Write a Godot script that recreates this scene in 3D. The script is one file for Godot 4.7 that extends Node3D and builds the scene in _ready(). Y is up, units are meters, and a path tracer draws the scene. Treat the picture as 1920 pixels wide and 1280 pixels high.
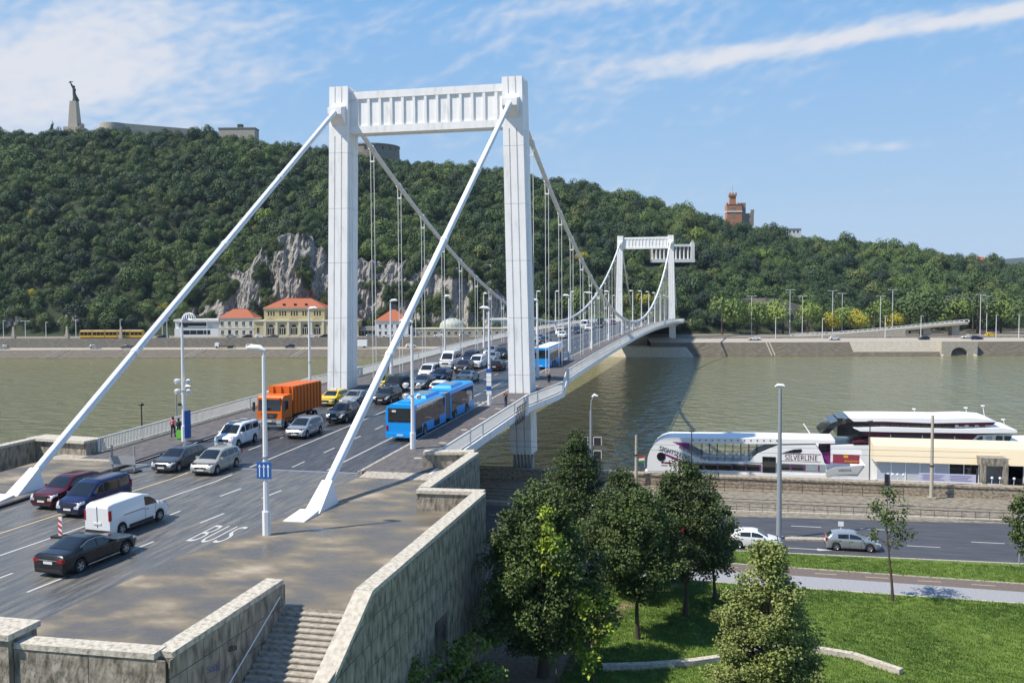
extends Node3D
# A white cable bridge over a wide river, seen from the roadside height of its eastern end.
# Axes: y up, the bridge runs along -z (far pylon at z = -290), x to the right. Deck at the near pylon is y = 0.

var M := {}
var taken := {}
var rng := RandomNumberGenerator.new()
const WATER := -13.5
const QUAY := -9.8
const FB0 := Vector3(0, 0, -272)
const FU := Vector3(0.98058, 0, -0.19612)
const FN := Vector3(-0.19612, 0, -0.98058)
const FTURN := 0.19740

class MB:
	var v := PackedVector3Array()
	var n := PackedVector3Array()
	var k := PackedColorArray()
	var col := Color.WHITE
	var colored := false
	var tf := Transform3D.IDENTITY
	func put(p: Vector3, nn: Vector3) -> void:
		v.append(tf * p)
		n.append(tf.basis * nn)
		if colored: k.append(col)
	func tri(a: Vector3, b: Vector3, c: Vector3) -> void:
		var nn := (b - a).cross(c - a).normalized()
		put(a, nn); put(c, nn); put(b, nn)
	func quad(a: Vector3, b: Vector3, c: Vector3, d: Vector3) -> void:
		tri(a, b, c); tri(a, c, d)
	func hexa(p: Array) -> void:
		quad(p[3], p[2], p[1], p[0]); quad(p[4], p[5], p[6], p[7])
		for i in 4:
			var j := (i + 1) % 4
			quad(p[i], p[j], p[j + 4], p[i + 4])
	func box(lo: Vector3, hi: Vector3) -> void:
		hexa([Vector3(lo.x, lo.y, hi.z), Vector3(hi.x, lo.y, hi.z), Vector3(hi.x, lo.y, lo.z), Vector3(lo.x, lo.y, lo.z),
			Vector3(lo.x, hi.y, hi.z), Vector3(hi.x, hi.y, hi.z), Vector3(hi.x, hi.y, lo.z), Vector3(lo.x, hi.y, lo.z)])
	func cbox(c: Vector3, s: Vector3) -> void:
		box(c - s * 0.5, c + s * 0.5)
	func bar(a: Vector3, b: Vector3, w: float, h: float, up := Vector3.UP) -> void:
		var f := (b - a).normalized()
		var r := f.cross(up).normalized()
		var u := r.cross(f).normalized()
		var p := []
		for q in [[-1, -1], [1, -1]]: p.append(a + r * q[0] * w / 2 + u * q[1] * h / 2)
		p.append(b + r * w / 2 - u * h / 2); p.append(b - r * w / 2 - u * h / 2)
		for i in 4: p.append(p[i] + u * h)
		hexa(p)
	func prism(poly: Array, o: Vector3, ux: Vector3, uy: Vector3, w: Vector3) -> void:
		var pp := PackedVector2Array(poly)
		var area := 0.0
		for i in pp.size():
			var q := pp[(i + 1) % pp.size()]
			area += pp[i].x * q.y - q.x * pp[i].y
		if area < 0.0: pp.reverse()
		var fw := w.dot(ux.cross(uy)) > 0.0
		var idx := Geometry2D.triangulate_polygon(pp)
		var a := []
		for q in pp: a.append(o + ux * q.x + uy * q.y)
		for i in range(0, idx.size(), 3):
			var x: Vector3 = a[idx[i]]
			var y: Vector3 = a[idx[i + 1]]
			var z: Vector3 = a[idx[i + 2]]
			var e1 := pp[idx[i + 1]] - pp[idx[i]]
			var e2 := pp[idx[i + 2]] - pp[idx[i]]
			if (e1.cross(e2) > 0.0) != fw:
				var t := y; y = z; z = t
			tri(x + w, y + w, z + w); tri(x, z, y)
		for i in a.size():
			var j := (i + 1) % a.size()
			if fw: quad(a[i], a[j], a[j] + w, a[i] + w)
			else: quad(a[j], a[i], a[i] + w, a[j] + w)
	func grid(rows: Array, closed := false, smooth := true, flip := false) -> void:
		var h := rows.size()
		var w: int = rows[0].size()
		var last := w if closed else w - 1
		var nn := []
		if smooth:
			for r in h:
				var a := PackedVector3Array()
				a.resize(w)
				nn.append(a)
		for pass_ in ([0, 1] if smooth else [1]):
			for r in h - 1:
				for c in last:
					var d := (c + 1) % w
					var p0: Vector3 = rows[r][c]
					var p1: Vector3 = rows[r][d]
					var p2: Vector3 = rows[r + 1][d]
					var p3: Vector3 = rows[r + 1][c]
					if smooth and pass_ == 0:
						var fnn := (p2 - p0).cross(p3 - p1)
						if flip: fnn = -fnn
						nn[r][c] += fnn; nn[r][d] += fnn; nn[r + 1][d] += fnn; nn[r + 1][c] += fnn
					elif smooth:
						var n0: Vector3 = nn[r][c].normalized()
						var n1: Vector3 = nn[r][d].normalized()
						var n2: Vector3 = nn[r + 1][d].normalized()
						var n3: Vector3 = nn[r + 1][c].normalized()
						if flip:
							put(p0, n0); put(p1, n1); put(p2, n2); put(p0, n0); put(p2, n2); put(p3, n3)
						else:
							put(p0, n0); put(p2, n2); put(p1, n1); put(p0, n0); put(p3, n3); put(p2, n2)
					elif flip: quad(p3, p2, p1, p0)
					else: quad(p0, p1, p2, p3)
	func fan(ring: Array, flip := false) -> void:
		var c := Vector3.ZERO
		for p in ring: c += p
		c /= ring.size()
		for i in ring.size():
			if flip: tri(c, ring[(i + 1) % ring.size()], ring[i])
			else: tri(c, ring[i], ring[(i + 1) % ring.size()])
	func tube(pts: Array, rad, seg := 8, caps := true, smooth := true) -> void:
		var rows := []
		var side := Vector3.ZERO
		for i in pts.size():
			var f: Vector3 = (pts[mini(i + 1, pts.size() - 1)] - pts[maxi(i - 1, 0)]).normalized()
			if side == Vector3.ZERO:
				side = f.cross(Vector3.UP if absf(f.y) < 0.9 else Vector3.RIGHT).normalized()
			side = (side - f * side.dot(f)).normalized()
			var up := side.cross(f).normalized()
			var r: float = rad[i] if rad is Array else rad
			var ring := []
			for s in seg:
				var a := TAU * s / seg
				ring.append(pts[i] + (side * cos(a) + up * sin(a)) * r)
			rows.append(ring)
		grid(rows, true, smooth, true)
		if caps:
			fan(rows[0], false)
			fan(rows[-1], true)
	func lathe(prof: Array, seg := 16, o := Vector3.ZERO, smooth := true) -> void:
		var rows := []
		for p in prof:
			var ring := []
			for s in seg:
				var a := TAU * s / seg
				ring.append(o + Vector3(cos(a) * p.x, p.y, -sin(a) * p.x))
			rows.append(ring)
		grid(rows, true, smooth)
	func mesh(m: Material) -> ArrayMesh:
		var a := []
		a.resize(Mesh.ARRAY_MAX)
		a[Mesh.ARRAY_VERTEX] = v
		a[Mesh.ARRAY_NORMAL] = n
		if colored: a[Mesh.ARRAY_COLOR] = k
		var r := ArrayMesh.new()
		r.add_surface_from_arrays(Mesh.PRIMITIVE_TRIANGLES, a)
		r.surface_set_material(0, m)
		return r

func lin(r: float, g: float, b: float, a := 1.0) -> Color:
	return Color(r, g, b, a).linear_to_srgb()

func numbered(called: String) -> String:
	taken[called] = taken.get(called, 0) + 1
	return called if taken[called] == 1 else "%s_%03d" % [called, taken[called] - 1]

func tag(o: Node, label: String, category: String, group := "") -> Node:
	o.set_meta("label", label)
	o.set_meta("category", category)
	if group: o.set_meta("group", group)
	return o

func thing(called: String, label: String, category: String, at := Vector3.ZERO, turn := 0.0, group := "") -> Node3D:
	var o := Node3D.new()
	o.name = numbered(called)
	add_child(o)
	o.position = at
	o.rotation.y = turn
	tag(o, label, category, group)
	return o

func part(parent: Node, called: String, mb: MB, m: Material) -> MeshInstance3D:
	return inst(parent, called, mb.mesh(m))

func inst(parent: Node, called: String, me: Mesh, at := Vector3.ZERO) -> MeshInstance3D:
	var o := MeshInstance3D.new()
	o.mesh = me
	o.name = called if parent != self else numbered(called)
	parent.add_child(o, true)
	o.position = at
	return o

func struct(called: String, mb: MB, m: Material) -> MeshInstance3D:
	var o := part(self, called, mb, m)
	o.set_meta("kind", "structure")
	return o

func stuff(o: Node) -> Node:
	o.set_meta("kind", "stuff")
	return o

func copy(src: Node3D, called: String, label: String, at: Vector3, turn := 0.0) -> Node3D:
	var o: Node3D = src.duplicate()
	o.name = numbered(called)
	add_child(o)
	o.position = at
	o.rotation.y = turn
	o.set_meta("label", label)
	return o

func F(s: float, y: float, d: float) -> Vector3:
	return FB0 + FU * s + FN * d + Vector3(0, y, 0)

func lerp_tab(t: Array, x: float) -> float:
	if x <= t[0][0]: return t[0][1]
	for i in t.size() - 1:
		if x <= t[i + 1][0]:
			return lerpf(t[i][1], t[i + 1][1], (x - t[i][0]) / (t[i + 1][0] - t[i][0]))
	return t[-1][1]

func dy(z: float) -> float:
	if z > 0.0: return -0.028 * z
	if z < -290.0: return -0.028 * (-290.0 - z)
	return 2.0 * (1.0 - pow((z + 145.0) / 145.0, 2))

# ---------------------------------------------------------------- materials
func mat(key: String, c: Color, rough := 0.7, metal := 0.0) -> StandardMaterial3D:
	if M.has(key): return M[key]
	var m := StandardMaterial3D.new()
	m.albedo_color = c
	m.roughness = rough
	m.metallic = metal
	M[key] = m
	return m

func noise(seed_: int, freq: float, oct := 5, kind := FastNoiseLite.TYPE_SIMPLEX_SMOOTH) -> FastNoiseLite:
	var f := FastNoiseLite.new()
	f.seed = seed_
	f.noise_type = kind
	f.frequency = freq
	f.fractal_octaves = oct
	return f

func ramp_tex(seed_: int, freq: float, stops: Array, size := 512, oct := 5) -> NoiseTexture2D:
	var g := Gradient.new()
	var offs := PackedFloat32Array()
	var cols := PackedColorArray()
	for s in stops:
		offs.append(s[0]); cols.append(s[1])
	g.offsets = offs
	g.colors = cols
	var t := NoiseTexture2D.new()
	t.width = size
	t.height = size
	t.seamless = true
	t.seamless_blend_skirt = 0.3
	t.noise = noise(seed_, freq, oct)
	t.color_ramp = g
	return t

func bump_tex(seed_: int, freq: float, strength: float, size := 512, oct := 4) -> NoiseTexture2D:
	var t := NoiseTexture2D.new()
	t.width = size
	t.height = size
	t.seamless = true
	t.seamless_blend_skirt = 0.3
	t.as_normal_map = true
	t.bump_strength = strength
	t.noise = noise(seed_, freq, oct)
	return t

# A surface seen in the world: colour patches of scale metres per repeat, with grain.
func surf(key: String, tex: Texture2D, repeat: Vector3, rough := 0.85, normal: Texture2D = null, nscale := 0.5, rtex: Texture2D = null) -> StandardMaterial3D:
	if M.has(key): return M[key]
	var m := mat(key, Color.WHITE, rough)
	m.albedo_texture = tex
	m.uv1_triplanar = true
	m.uv1_world_triplanar = true
	m.uv1_scale = Vector3(1.0 / repeat.x, 1.0 / repeat.y, 1.0 / repeat.z)
	if normal:
		m.normal_enabled = true
		m.normal_texture = normal
		m.normal_scale = nscale
	if rtex:
		m.roughness = 1.0
		m.roughness_texture = rtex
	return m

func materials() -> void:
	var g := func(x: float) -> Color: return Color(x, x, x)
	surf("white_paint", ramp_tex(3, 0.012, [[0.0, lin(.62, .62, .6)], [0.28, lin(.79, .79, .78)], [0.5, lin(.84, .84, .83)], [1.0, lin(.87, .87, .86)]]), Vector3(7, 30, 7), 0.45)
	surf("rail_paint", ramp_tex(4, 0.02, [[0.0, lin(.5, .49, .46)], [0.3, lin(.7, .7, .68)], [1.0, lin(.78, .78, .76)]]), Vector3(5, 8, 5), 0.5)
	surf("stone", ramp_tex(11, 0.012, [[0.0, lin(.085, .075, .055)], [0.3, lin(.19, .168, .13)], [0.48, lin(.27, .24, .19)], [0.65, lin(.31, .275, .22)], [1.0, lin(.46, .41, .33)]], 1024, 7), Vector3(5.0, 15, 5.0), 0.9, bump_tex(12, 0.05, 4.0), 0.5)
	surf("coping", ramp_tex(13, 0.02, [[0.0, lin(.16, .145, .11)], [0.28, lin(.38, .345, .28)], [0.55, lin(.5, .46, .385)], [1.0, lin(.6, .565, .48)]]), Vector3(3, 3, 3), 0.85, bump_tex(14, 0.06, 4.0), 0.5)
	surf("plaza", ramp_tex(21, 0.005, [[0.0, lin(.085, .076, .064)], [0.36, lin(.115, .1, .08)], [0.5, lin(.145, .125, .095)], [0.66, lin(.19, .158, .112)], [0.8, lin(.26, .218, .16)], [1.0, lin(.36, .31, .24)]], 1024, 7), Vector3(26, 26, 15), 0.6, bump_tex(22, 0.08, 2.0), 0.25, ramp_tex(21, 0.005, [[0.0, g.call(.2)], [0.42, g.call(.32)], [0.58, g.call(.62)], [1.0, g.call(.9)]], 1024, 7))
	surf("asphalt", ramp_tex(31, 0.01, [[0.0, lin(.03, .03, .034)], [0.5, lin(.052, .052, .056)], [1.0, lin(.09, .088, .088)]], 1024, 6), Vector3(4, 4, 40), 0.6, bump_tex(32, 0.15, 3.0), 0.2, ramp_tex(33, 0.01, [[0.0, g.call(.26)], [0.5, g.call(.42)], [1.0, g.call(.7)]]))
	surf("approach_asphalt", ramp_tex(34, 0.01, [[0.0, lin(.06, .06, .062)], [0.45, lin(.115, .112, .105)], [1.0, lin(.19, .178, .16)]], 1024, 6), Vector3(5, 5, 40), 0.6, bump_tex(32, 0.15, 3.0), 0.2, ramp_tex(34, 0.01, [[0.0, g.call(.16)], [0.4, g.call(.34)], [1.0, g.call(.8)]], 1024, 6))
	surf("footway", ramp_tex(36, 0.02, [[0.0, lin(.06, .056, .056)], [0.5, lin(.1, .092, .09)], [1.0, lin(.15, .135, .13)]], 512, 5), Vector3(6, 6, 14), 0.75, bump_tex(32, 0.15, 3.0), 0.2)
	surf("quay_asphalt", ramp_tex(37, 0.015, [[0.0, lin(.04, .042, .05)], [0.5, lin(.06, .062, .07)], [1.0, lin(.09, .09, .095)]], 512, 5), Vector3(30, 5, 5), 0.65)
	surf("track_concrete", ramp_tex(53, 0.02, [[0.0, lin(.06, .06, .04)], [0.35, lin(.16, .14, .105)], [0.6, lin(.25, .22, .17)], [1.0, lin(.34, .3, .25)]], 512, 6), Vector3(9, 5, 3), 0.95)
	surf("wall_tan", ramp_tex(54, 0.02, [[0.0, lin(.09, .075, .05)], [0.35, lin(.24, .2, .145)], [0.7, lin(.38, .32, .25)], [1.0, lin(.48, .42, .33)]], 512, 6), Vector3(5, 3, 5), 0.95, bump_tex(14, 0.06, 4.0), 0.5)
	surf("concrete", ramp_tex(38, 0.02, [[0.0, lin(.18, .16, .13)], [0.4, lin(.34, .31, .26)], [1.0, lin(.48, .44, .38)]], 512, 5), Vector3(4, 4, 4), 0.9, bump_tex(14, 0.06, 4.0), 0.5)
	surf("paving", ramp_tex(39, 0.03, [[0.0, lin(.22, .225, .24)], [1.0, lin(.36, .365, .38)]]), Vector3(3, 3, 3), 0.7)
	surf("bike_path", ramp_tex(40, 0.03, [[0.0, lin(.11, .088, .075)], [1.0, lin(.17, .135, .115)]]), Vector3(5, 5, 5), 0.8)
	surf("dirt", ramp_tex(41, 0.02, [[0.0, lin(.16, .12, .08)], [1.0, lin(.3, .235, .17)]]), Vector3(4, 4, 4), 0.95)
	surf("grass", ramp_tex(42, 0.012, [[0.0, lin(.05, .095, .012)], [0.4, lin(.09, .155, .02)], [0.62, lin(.12, .19, .028)], [1.0, lin(.2, .235, .06)]], 1024, 6), Vector3(14, 14, 14), 0.95, bump_tex(43, 0.12, 8.0), 0.8)
	surf("forest_floor", ramp_tex(44, 0.02, [[0.0, lin(.015, .026, .01)], [1.0, lin(.04, .05, .02)]]), Vector3(30, 30, 30), 1.0)
	surf("rock", ramp_tex(45, 0.012, [[0.0, lin(.055, .052, .046)], [0.35, lin(.16, .15, .136)], [0.55, lin(.29, .275, .25)], [1.0, lin(.5, .475, .43)]], 1024, 7), Vector3(14, 40, 14), 0.95, bump_tex(46, 0.05, 8.0), 1.0)
	surf("bank_stone", ramp_tex(47, 0.02, [[0.0, lin(.045, .04, .03)], [0.45, lin(.12, .105, .08)], [1.0, lin(.27, .24, .19)]], 512, 5), Vector3(30, 3, 3), 0.95)
	surf("bank_wall", ramp_tex(55, 0.02, [[0.0, lin(.1, .09, .07)], [0.4, lin(.2, .18, .15)], [0.7, lin(.27, .245, .2)], [1.0, lin(.36, .33, .28)]], 512, 6), Vector3(24, 5, 5), 0.95)
	surf("pale_wall", ramp_tex(48, 0.02, [[0.0, lin(.3, .27, .22)], [0.5, lin(.42, .38, .31)], [1.0, lin(.5, .46, .39)]], 512, 5), Vector3(14, 10, 14), 0.9)
	surf("roof_tile", ramp_tex(49, 0.05, [[0.0, lin(.26, .075, .035)], [1.0, lin(.45, .15, .075)]]), Vector3(6, 6, 6), 0.85)
	surf("brick", ramp_tex(50, 0.05, [[0.0, lin(.34, .15, .08)], [1.0, lin(.52, .26, .15)]]), Vector3(6, 6, 6), 0.9)
	var w := surf("water", ramp_tex(51, 0.01, [[0.0, lin(.155, .15, .058)], [1.0, lin(.185, .178, .074)]]), Vector3(120, 60, 60), 0.12)
	w.normal_enabled = true
	w.normal_texture = bump_tex(52, 0.011, 15.0, 1024, 7)
	w.normal_scale = 1.0
	w.metallic_specular = 0.65
	w.uv1_scale = Vector3(1.0 / 60.0, 1.0 / 60.0, 1.0 / 52.0)
	mat("steel_dark", lin(.05, .05, .055), 0.5, 0.6)
	mat("steel_grey", lin(.32, .34, .36), 0.45, 0.5)
	mat("pole_grey", lin(.3, .33, .36), 0.5, 0.2)
	mat("pole_concrete", lin(.4, .37, .3), 0.9)
	mat("lamp_white", lin(.72, .73, .74), 0.35)
	mat("marking", lin(.46, .46, .44), 0.7)
	mat("yellow_marking", lin(.5, .4, .22), 0.7)
	mat("sign_blue", lin(.012, .1, .36), 0.4)
	mat("sign_white", lin(.78, .78, .78), 0.45)
	mat("red_sign", lin(.5, .04, .03), 0.5)
	mat("rail_brown", lin(.09, .05, .035), 0.8)
	mat("glass", lin(.012, .015, .018), 0.04)
	M["glass"].metallic_specular = 0.8
	mat("window_dark", lin(.02, .022, .026), 0.1)
	mat("tyre", lin(.016, .016, .016), 0.85)
	mat("rim", lin(.4, .41, .42), 0.35, 0.7)
	mat("plastic", lin(.022, .022, .024), 0.6)
	mat("chrome", lin(.6, .61, .62), 0.15, 0.9)
	mat("head_lamp", lin(.6, .62, .64), 0.08, 0.3)
	mat("tail_lamp", lin(.3, .008, .008), 0.15)
	mat("plate", lin(.7, .7, .7), 0.5)
	mat("bark", lin(.07, .052, .038), 0.95)
	mat("orange", lin(.62, .13, .008), 0.45)
	mat("bus_blue", lin(.008, .3, .76), 0.3)
	mat("bus_grey", lin(.2, .19, .18), 0.8)
	mat("maroon", lin(.11, .012, .035), 0.35)
	mat("purple", lin(.22, .02, .17), 0.4)
	mat("boat_white", lin(.83, .83, .83), 0.35)
	mat("boat_grey", lin(.45, .47, .5), 0.4)
	mat("cream", lin(.7, .6, .42), 0.7)
	mat("bronze", lin(.05, .07, .06), 0.6, 0.3)
	mat("ochre_wall", lin(.52, .44, .24), 0.9)
	mat("pale_plaster", lin(.62, .58, .47), 0.9)
	mat("white_plaster", lin(.68, .69, .68), 0.85)
	mat("glass_roof", lin(.3, .36, .38), 0.25)
	mat("tram_yellow", lin(.62, .36, .02), 0.4)
	for i in 6:
		var gcol: Color = [lin(.06, .098, .016), lin(.078, .126, .019), lin(.14, .21, .03), lin(.25, .3, .075), lin(.3, .4, .03), lin(.42, .34, .015)][i]
		var m := mat("leaf%d" % i, gcol, 0.6)
		m.vertex_color_use_as_albedo = true
		m.vertex_color_is_srgb = false
		m.backlight_enabled = true
		m.backlight = Color(gcol.r * 0.5, gcol.g * 0.5, gcol.b * 0.35)

# ---------------------------------------------------------------- camera, sky, sun
func sky_panorama() -> ImageTexture:
	var W := 4096
	var H := 2048
	var n1 := noise(71, 1.0, 5)
	var n2 := noise(72, 1.0, 4)
	var n3 := noise(73, 1.0, 6)
	var img := Image.create(W, H, false, Image.FORMAT_RGBF)
	var band := H / 2
	var y := 0
	while y < H:
		var el := (0.5 - (y + 0.5) / H) * PI
		var fine := el > -0.02 and el < 0.5
		var step := 1 if fine else 8
		if not fine and y + step > H: step = H - y
		var se := maxf(sin(el), 0.0)
		var base := Color(0.57, 0.75, 0.92).lerp(Color(0.235, 0.5, 0.89), clampf(pow(se * 3.2, 0.8), 0.0, 1.0)).lerp(Color(0.1, 0.24, 0.6), clampf((se - 0.3) / 0.7, 0.0, 1.0))
		if el < 0.0: base = base.lerp(Color(0.2, 0.21, 0.17), clampf(-el * 12.0, 0.0, 1.0))
		var x := 0
		while x < W:
			var az := wrapf((x + 0.5) / W * TAU, -PI, PI)
			var c := base
			if el > 0.0:
				# cirrus drawn out along streaks that climb to the right
				var p := Vector2(az, el * 1.3)
				var q := Vector2(p.x * 0.94 + p.y * 0.34, p.y * 0.94 - p.x * 0.34)
				var warp := n2.get_noise_2d(p.x * 5.0, p.y * 7.0) * 0.16
				var d := n1.get_noise_2d(q.x * 6.0 + warp, q.y * 22.0 + warp * 3.0) * 0.5 + n3.get_noise_2d(q.x * 30.0, q.y * 64.0 + warp * 5.0) * 0.4
				var cover := -0.12 + 0.3 * n2.get_noise_2d(az * 1.1 + 3.3, el * 2.0 + 9.0)
				cover += 0.95 * exp(-pow((az + 0.68) / 0.17, 2) - pow((el - 0.215 - (az + 0.68) * 0.2) / 0.07, 2))
				# the long streak over the right half and two faint ones
				var l1 := el - (0.2203 + 0.105 * (az + 0.205) - 0.065 * pow(az + 0.205, 2))
				cover += 0.95 * exp(-pow(l1 / (0.011 if l1 > 0.0 else 0.007 + 0.012 * smoothstep(0.15, -0.2, az)), 2)) * smoothstep(-0.26, 0.05, az) * smoothstep(0.9, 0.4, az)
				var l2 := el - (0.288 + (az + 0.18) * 0.12)
				cover += 0.26 * exp(-pow(l2 / 0.016, 2)) * smoothstep(-0.32, -0.1, az) * smoothstep(0.4, 0.0, az)
				var l3 := el - 0.1425
				cover += 0.6 * exp(-pow(l3 / 0.006, 2) - pow((az - 0.15) / 0.05, 2))
				cover -= 0.6 * smoothstep(2.4, 3.0, absf(az))
				var f := smoothstep(-0.1, 0.95, d * 0.75 + cover)
				f = clampf(f * 0.9, 0.0, 0.9)
				var haze := 0.4 * exp(-el * 16.0)
				c = c.lerp(Color(0.7, 0.76, 0.83), haze)
				c = c.lerp(Color(0.86, 0.87, 0.92), f)
			if step == 1: img.set_pixel(x, y, c)
			else: img.fill_rect(Rect2i(x, y, mini(step, W - x), step), c)
			x += step
		y += step
	return ImageTexture.create_from_image(img)

func _ready() -> void:
	rng.seed = 20240611
	var cam := Camera3D.new()
	cam.name = "camera"
	add_child(cam)
	cam.position = Vector3(34.4487, 11.2357, 105.5031)
	cam.rotation = Vector3(-0.04901, 0.22824, -0.00499)
	cam.fov = rad_to_deg(2.0 * atan(640.0 / 1760.0))
	cam.near = 0.5
	cam.far = 12000.0
	cam.current = true
	var we := WorldEnvironment.new()
	we.name = "environment"
	var env := Environment.new()
	env.background_mode = Environment.BG_SKY
	env.tonemap_mode = Environment.TONE_MAPPER_LINEAR
	env.tonemap_exposure = 1.3
	env.sdfgi_enabled = true
	env.ssao_enabled = true
	env.ssil_enabled = true
	env.fog_enabled = true
	env.fog_density = 0.00006
	env.fog_light_color = Color(0.72, 0.8, 0.92)
	var sk := Sky.new()
	var pm := PanoramaSkyMaterial.new()
	pm.panorama = sky_panorama()
	pm.energy_multiplier = 0.72
	sk.sky_material = pm
	env.sky = sk
	we.environment = env
	add_child(we)
	var sun := DirectionalLight3D.new()
	sun.name = "sun"
	add_child(sun)
	sun.basis = Basis.looking_at(Vector3(5.93, -9.6, -3.85).normalized())
	sun.light_energy = 1.6
	sun.light_color = Color(1.0, 0.965, 0.91)
	sun.light_angular_distance = 0.53
	sun.shadow_enabled = true
	materials()
	ground_and_water()
	hill()
	far_bank()
	abutments()
	bridge()
	far_buildings()
	far_trees_and_lamps()
	quay()
	boats()
	park_trees()
	bridge_furniture()
	traffic()
	far_traffic()
	people()

# ---------------------------------------------------------------- the bridge
func edge_x(z: float) -> float:
	var b := maxf(0.0, 1.0 - absf(z + 0.5) / 12.5)
	var b2 := maxf(0.0, 1.0 - absf(z + 289.5) / 12.5)
	return 14.1 + 1.75 * maxf(b, b2)

func strip(mb: MB, zs: Array, x0, x1, lift: float) -> void:
	for i in zs.size() - 1:
		var a: float = zs[i]
		var b: float = zs[i + 1]
		var xa0: float = x0.call(a) if x0 is Callable else x0
		var xb0: float = x0.call(b) if x0 is Callable else x0
		var xa1: float = x1.call(a) if x1 is Callable else x1
		var xb1: float = x1.call(b) if x1 is Callable else x1
		mb.quad(Vector3(xa0, dy(a) + lift, a), Vector3(xa1, dy(a) + lift, a), Vector3(xb1, dy(b) + lift, b), Vector3(xb0, dy(b) + lift, b))

func cable_y(z: float) -> float:
	return 4.2 + 29.4 * pow((z + 145.0) / 145.0, 2)

func cable_tube(pts: Array, r: float) -> MB:
	# hexagonal bundle with a groove along each flat
	var mb := MB.new()
	var rows := []
	for i in pts.size():
		var f: Vector3 = (pts[mini(i + 1, pts.size() - 1)] - pts[maxi(i - 1, 0)]).normalized()
		var side := f.cross(Vector3.UP).normalized()
		var up := side.cross(f)
		var ring := []
		for s in 24:
			var a := TAU * s / 24.0
			var rr := r * (1.0 - (0.34 if s % 4 == 2 else 0.0))
			ring.append(pts[i] + (side * cos(a) + up * sin(a)) * rr)
		rows.append(ring)
	mb.grid(rows, true, false, true)
	return mb

func leg_ring(c: Vector3, hw: float, hd: float, groove: float) -> Array:
	# plan of a leg: grooves in front, back and sides
	var pl := [[-hw, hd]]
	var g := 0.07
	for q in [-0.36, 0.36]:
		pl.append_array([[q * hw - g, hd], [q * hw - g, hd - groove], [q * hw + g, hd - groove], [q * hw + g, hd]])
	pl.append([hw, hd])
	for q in [0.62, 0.3, -0.02]:
		pl.append_array([[hw, q * hd + g], [hw - groove, q * hd + g], [hw - groove, q * hd - g], [hw, q * hd - g]])
	pl.append([hw, -hd])
	for q in [0.36, -0.36]:
		pl.append_array([[q * hw + g, -hd], [q * hw + g, -hd + groove], [q * hw - g, -hd + groove], [q * hw - g, -hd]])
	pl.append([-hw, -hd])
	for q in [-0.02, 0.3, 0.62]:
		pl.append_array([[-hw, q * hd - g], [-hw + groove, q * hd - g], [-hw + groove, q * hd + g], [-hw, q * hd + g]])
	var r := []
	for p in pl: r.append(c + Vector3(p[0], 0, p[1]))
	return r

func make_pylon(root: Node3D, z0: float) -> void:
	var py := Node3D.new()
	py.name = "pylon"
	root.add_child(py, true)
	py.position.z = z0
	var white: Material = M.white_paint
	for s in [-1.0, 1.0]:
		var mb := MB.new()
		var cx := func(y: float) -> float: return s * (11.15 - 0.72 * y / 35.8)
		var hw := func(y: float) -> float: return 1.24 - 0.0022 * y
		var cuts := [-6.9, -3.9, 2.2, 8.7, 15.2, 21.6, 28.1, 30.0, 33.9, 35.8]
		for i in cuts.size() - 1:
			var a: float = cuts[i]
			var b: float = cuts[i + 1] - (0.03 if i < 6 else 0.0)
			var gr := 0.0 if i == 7 else 0.16
			var ra := leg_ring(Vector3(cx.call(a), a, 0), hw.call(a), 1.6, gr)
			var rb := leg_ring(Vector3(cx.call(b), b, 0), hw.call(b), 1.6, gr)
			mb.grid([ra, rb], true, false)
			mb.fan(rb, false)
			mb.fan(ra, true)
		var core_a := -6.8
		var core_b := 35.0
		mb.hexa([Vector3(cx.call(core_a) - 1.05, core_a, 1.4), Vector3(cx.call(core_a) + 1.05, core_a, 1.4), Vector3(cx.call(core_a) + 1.05, core_a, -1.4), Vector3(cx.call(core_a) - 1.05, core_a, -1.4),
			Vector3(cx.call(core_b) - 1.0, core_b, 1.4), Vector3(cx.call(core_b) + 1.0, core_b, 1.4), Vector3(cx.call(core_b) + 1.0, core_b, -1.4), Vector3(cx.call(core_b) - 1.0, core_b, -1.4)])
		part(py, "leg", mb, white)
		# rocker foot: a row of bearing fins under the leg
		for j in 6:
			var fb := MB.new()
			var fx: float = s * 11.28 - 1.05 + j * 0.42
			fb.prism([Vector2(-1.3, 0), Vector2(1.3, 0), Vector2(0.6, 1.5), Vector2(0.25, 2.9), Vector2(-0.25, 2.9), Vector2(-0.6, 1.5)], Vector3(fx - 0.09, -9.8, 0), Vector3(0, 0, 1), Vector3.UP, Vector3(0.18, 0, 0))
			part(py, "bearing_fin", fb, M.steel_grey)
		for f in [1.0, -1.0]:
			var sd := MB.new()
			var sx: float = s * 10.45
			sd.prism([Vector2(1.55, 33.5), Vector2(2.9, 33.15), Vector2(2.9, 32.35), Vector2(1.55, 31.2)], Vector3(sx - 0.85, 0, 0), Vector3(0, 0, f), Vector3.UP, Vector3(1.7, 0, 0))
			part(py, "saddle_housing", sd, white)
	var bm := MB.new()
	bm.box(Vector3(-9.35, 34.35, -1.25), Vector3(9.35, 35.2, 0.95))
	bm.box(Vector3(-9.35, 30.35, -1.25), Vector3(9.35, 31.2, 0.95))
	bm.box(Vector3(-9.35, 31.18, -1.05), Vector3(9.35, 34.37, 0.76))
	part(py, "crossbeam", bm, white)
	for i in 13:
		for f in [1.0, -1.0]:
			var rb := MB.new()
			var x := -8.4 + i * 1.4
			var z1 := 0.925 if f > 0 else -1.225
			var z2 := 0.64 if f > 0 else -0.93
			rb.box(Vector3(x - 0.16, 31.19, minf(z1, z2)), Vector3(x + 0.16, 34.36, maxf(z1, z2)))
			part(py, "stiffener", rb, white)

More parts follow.
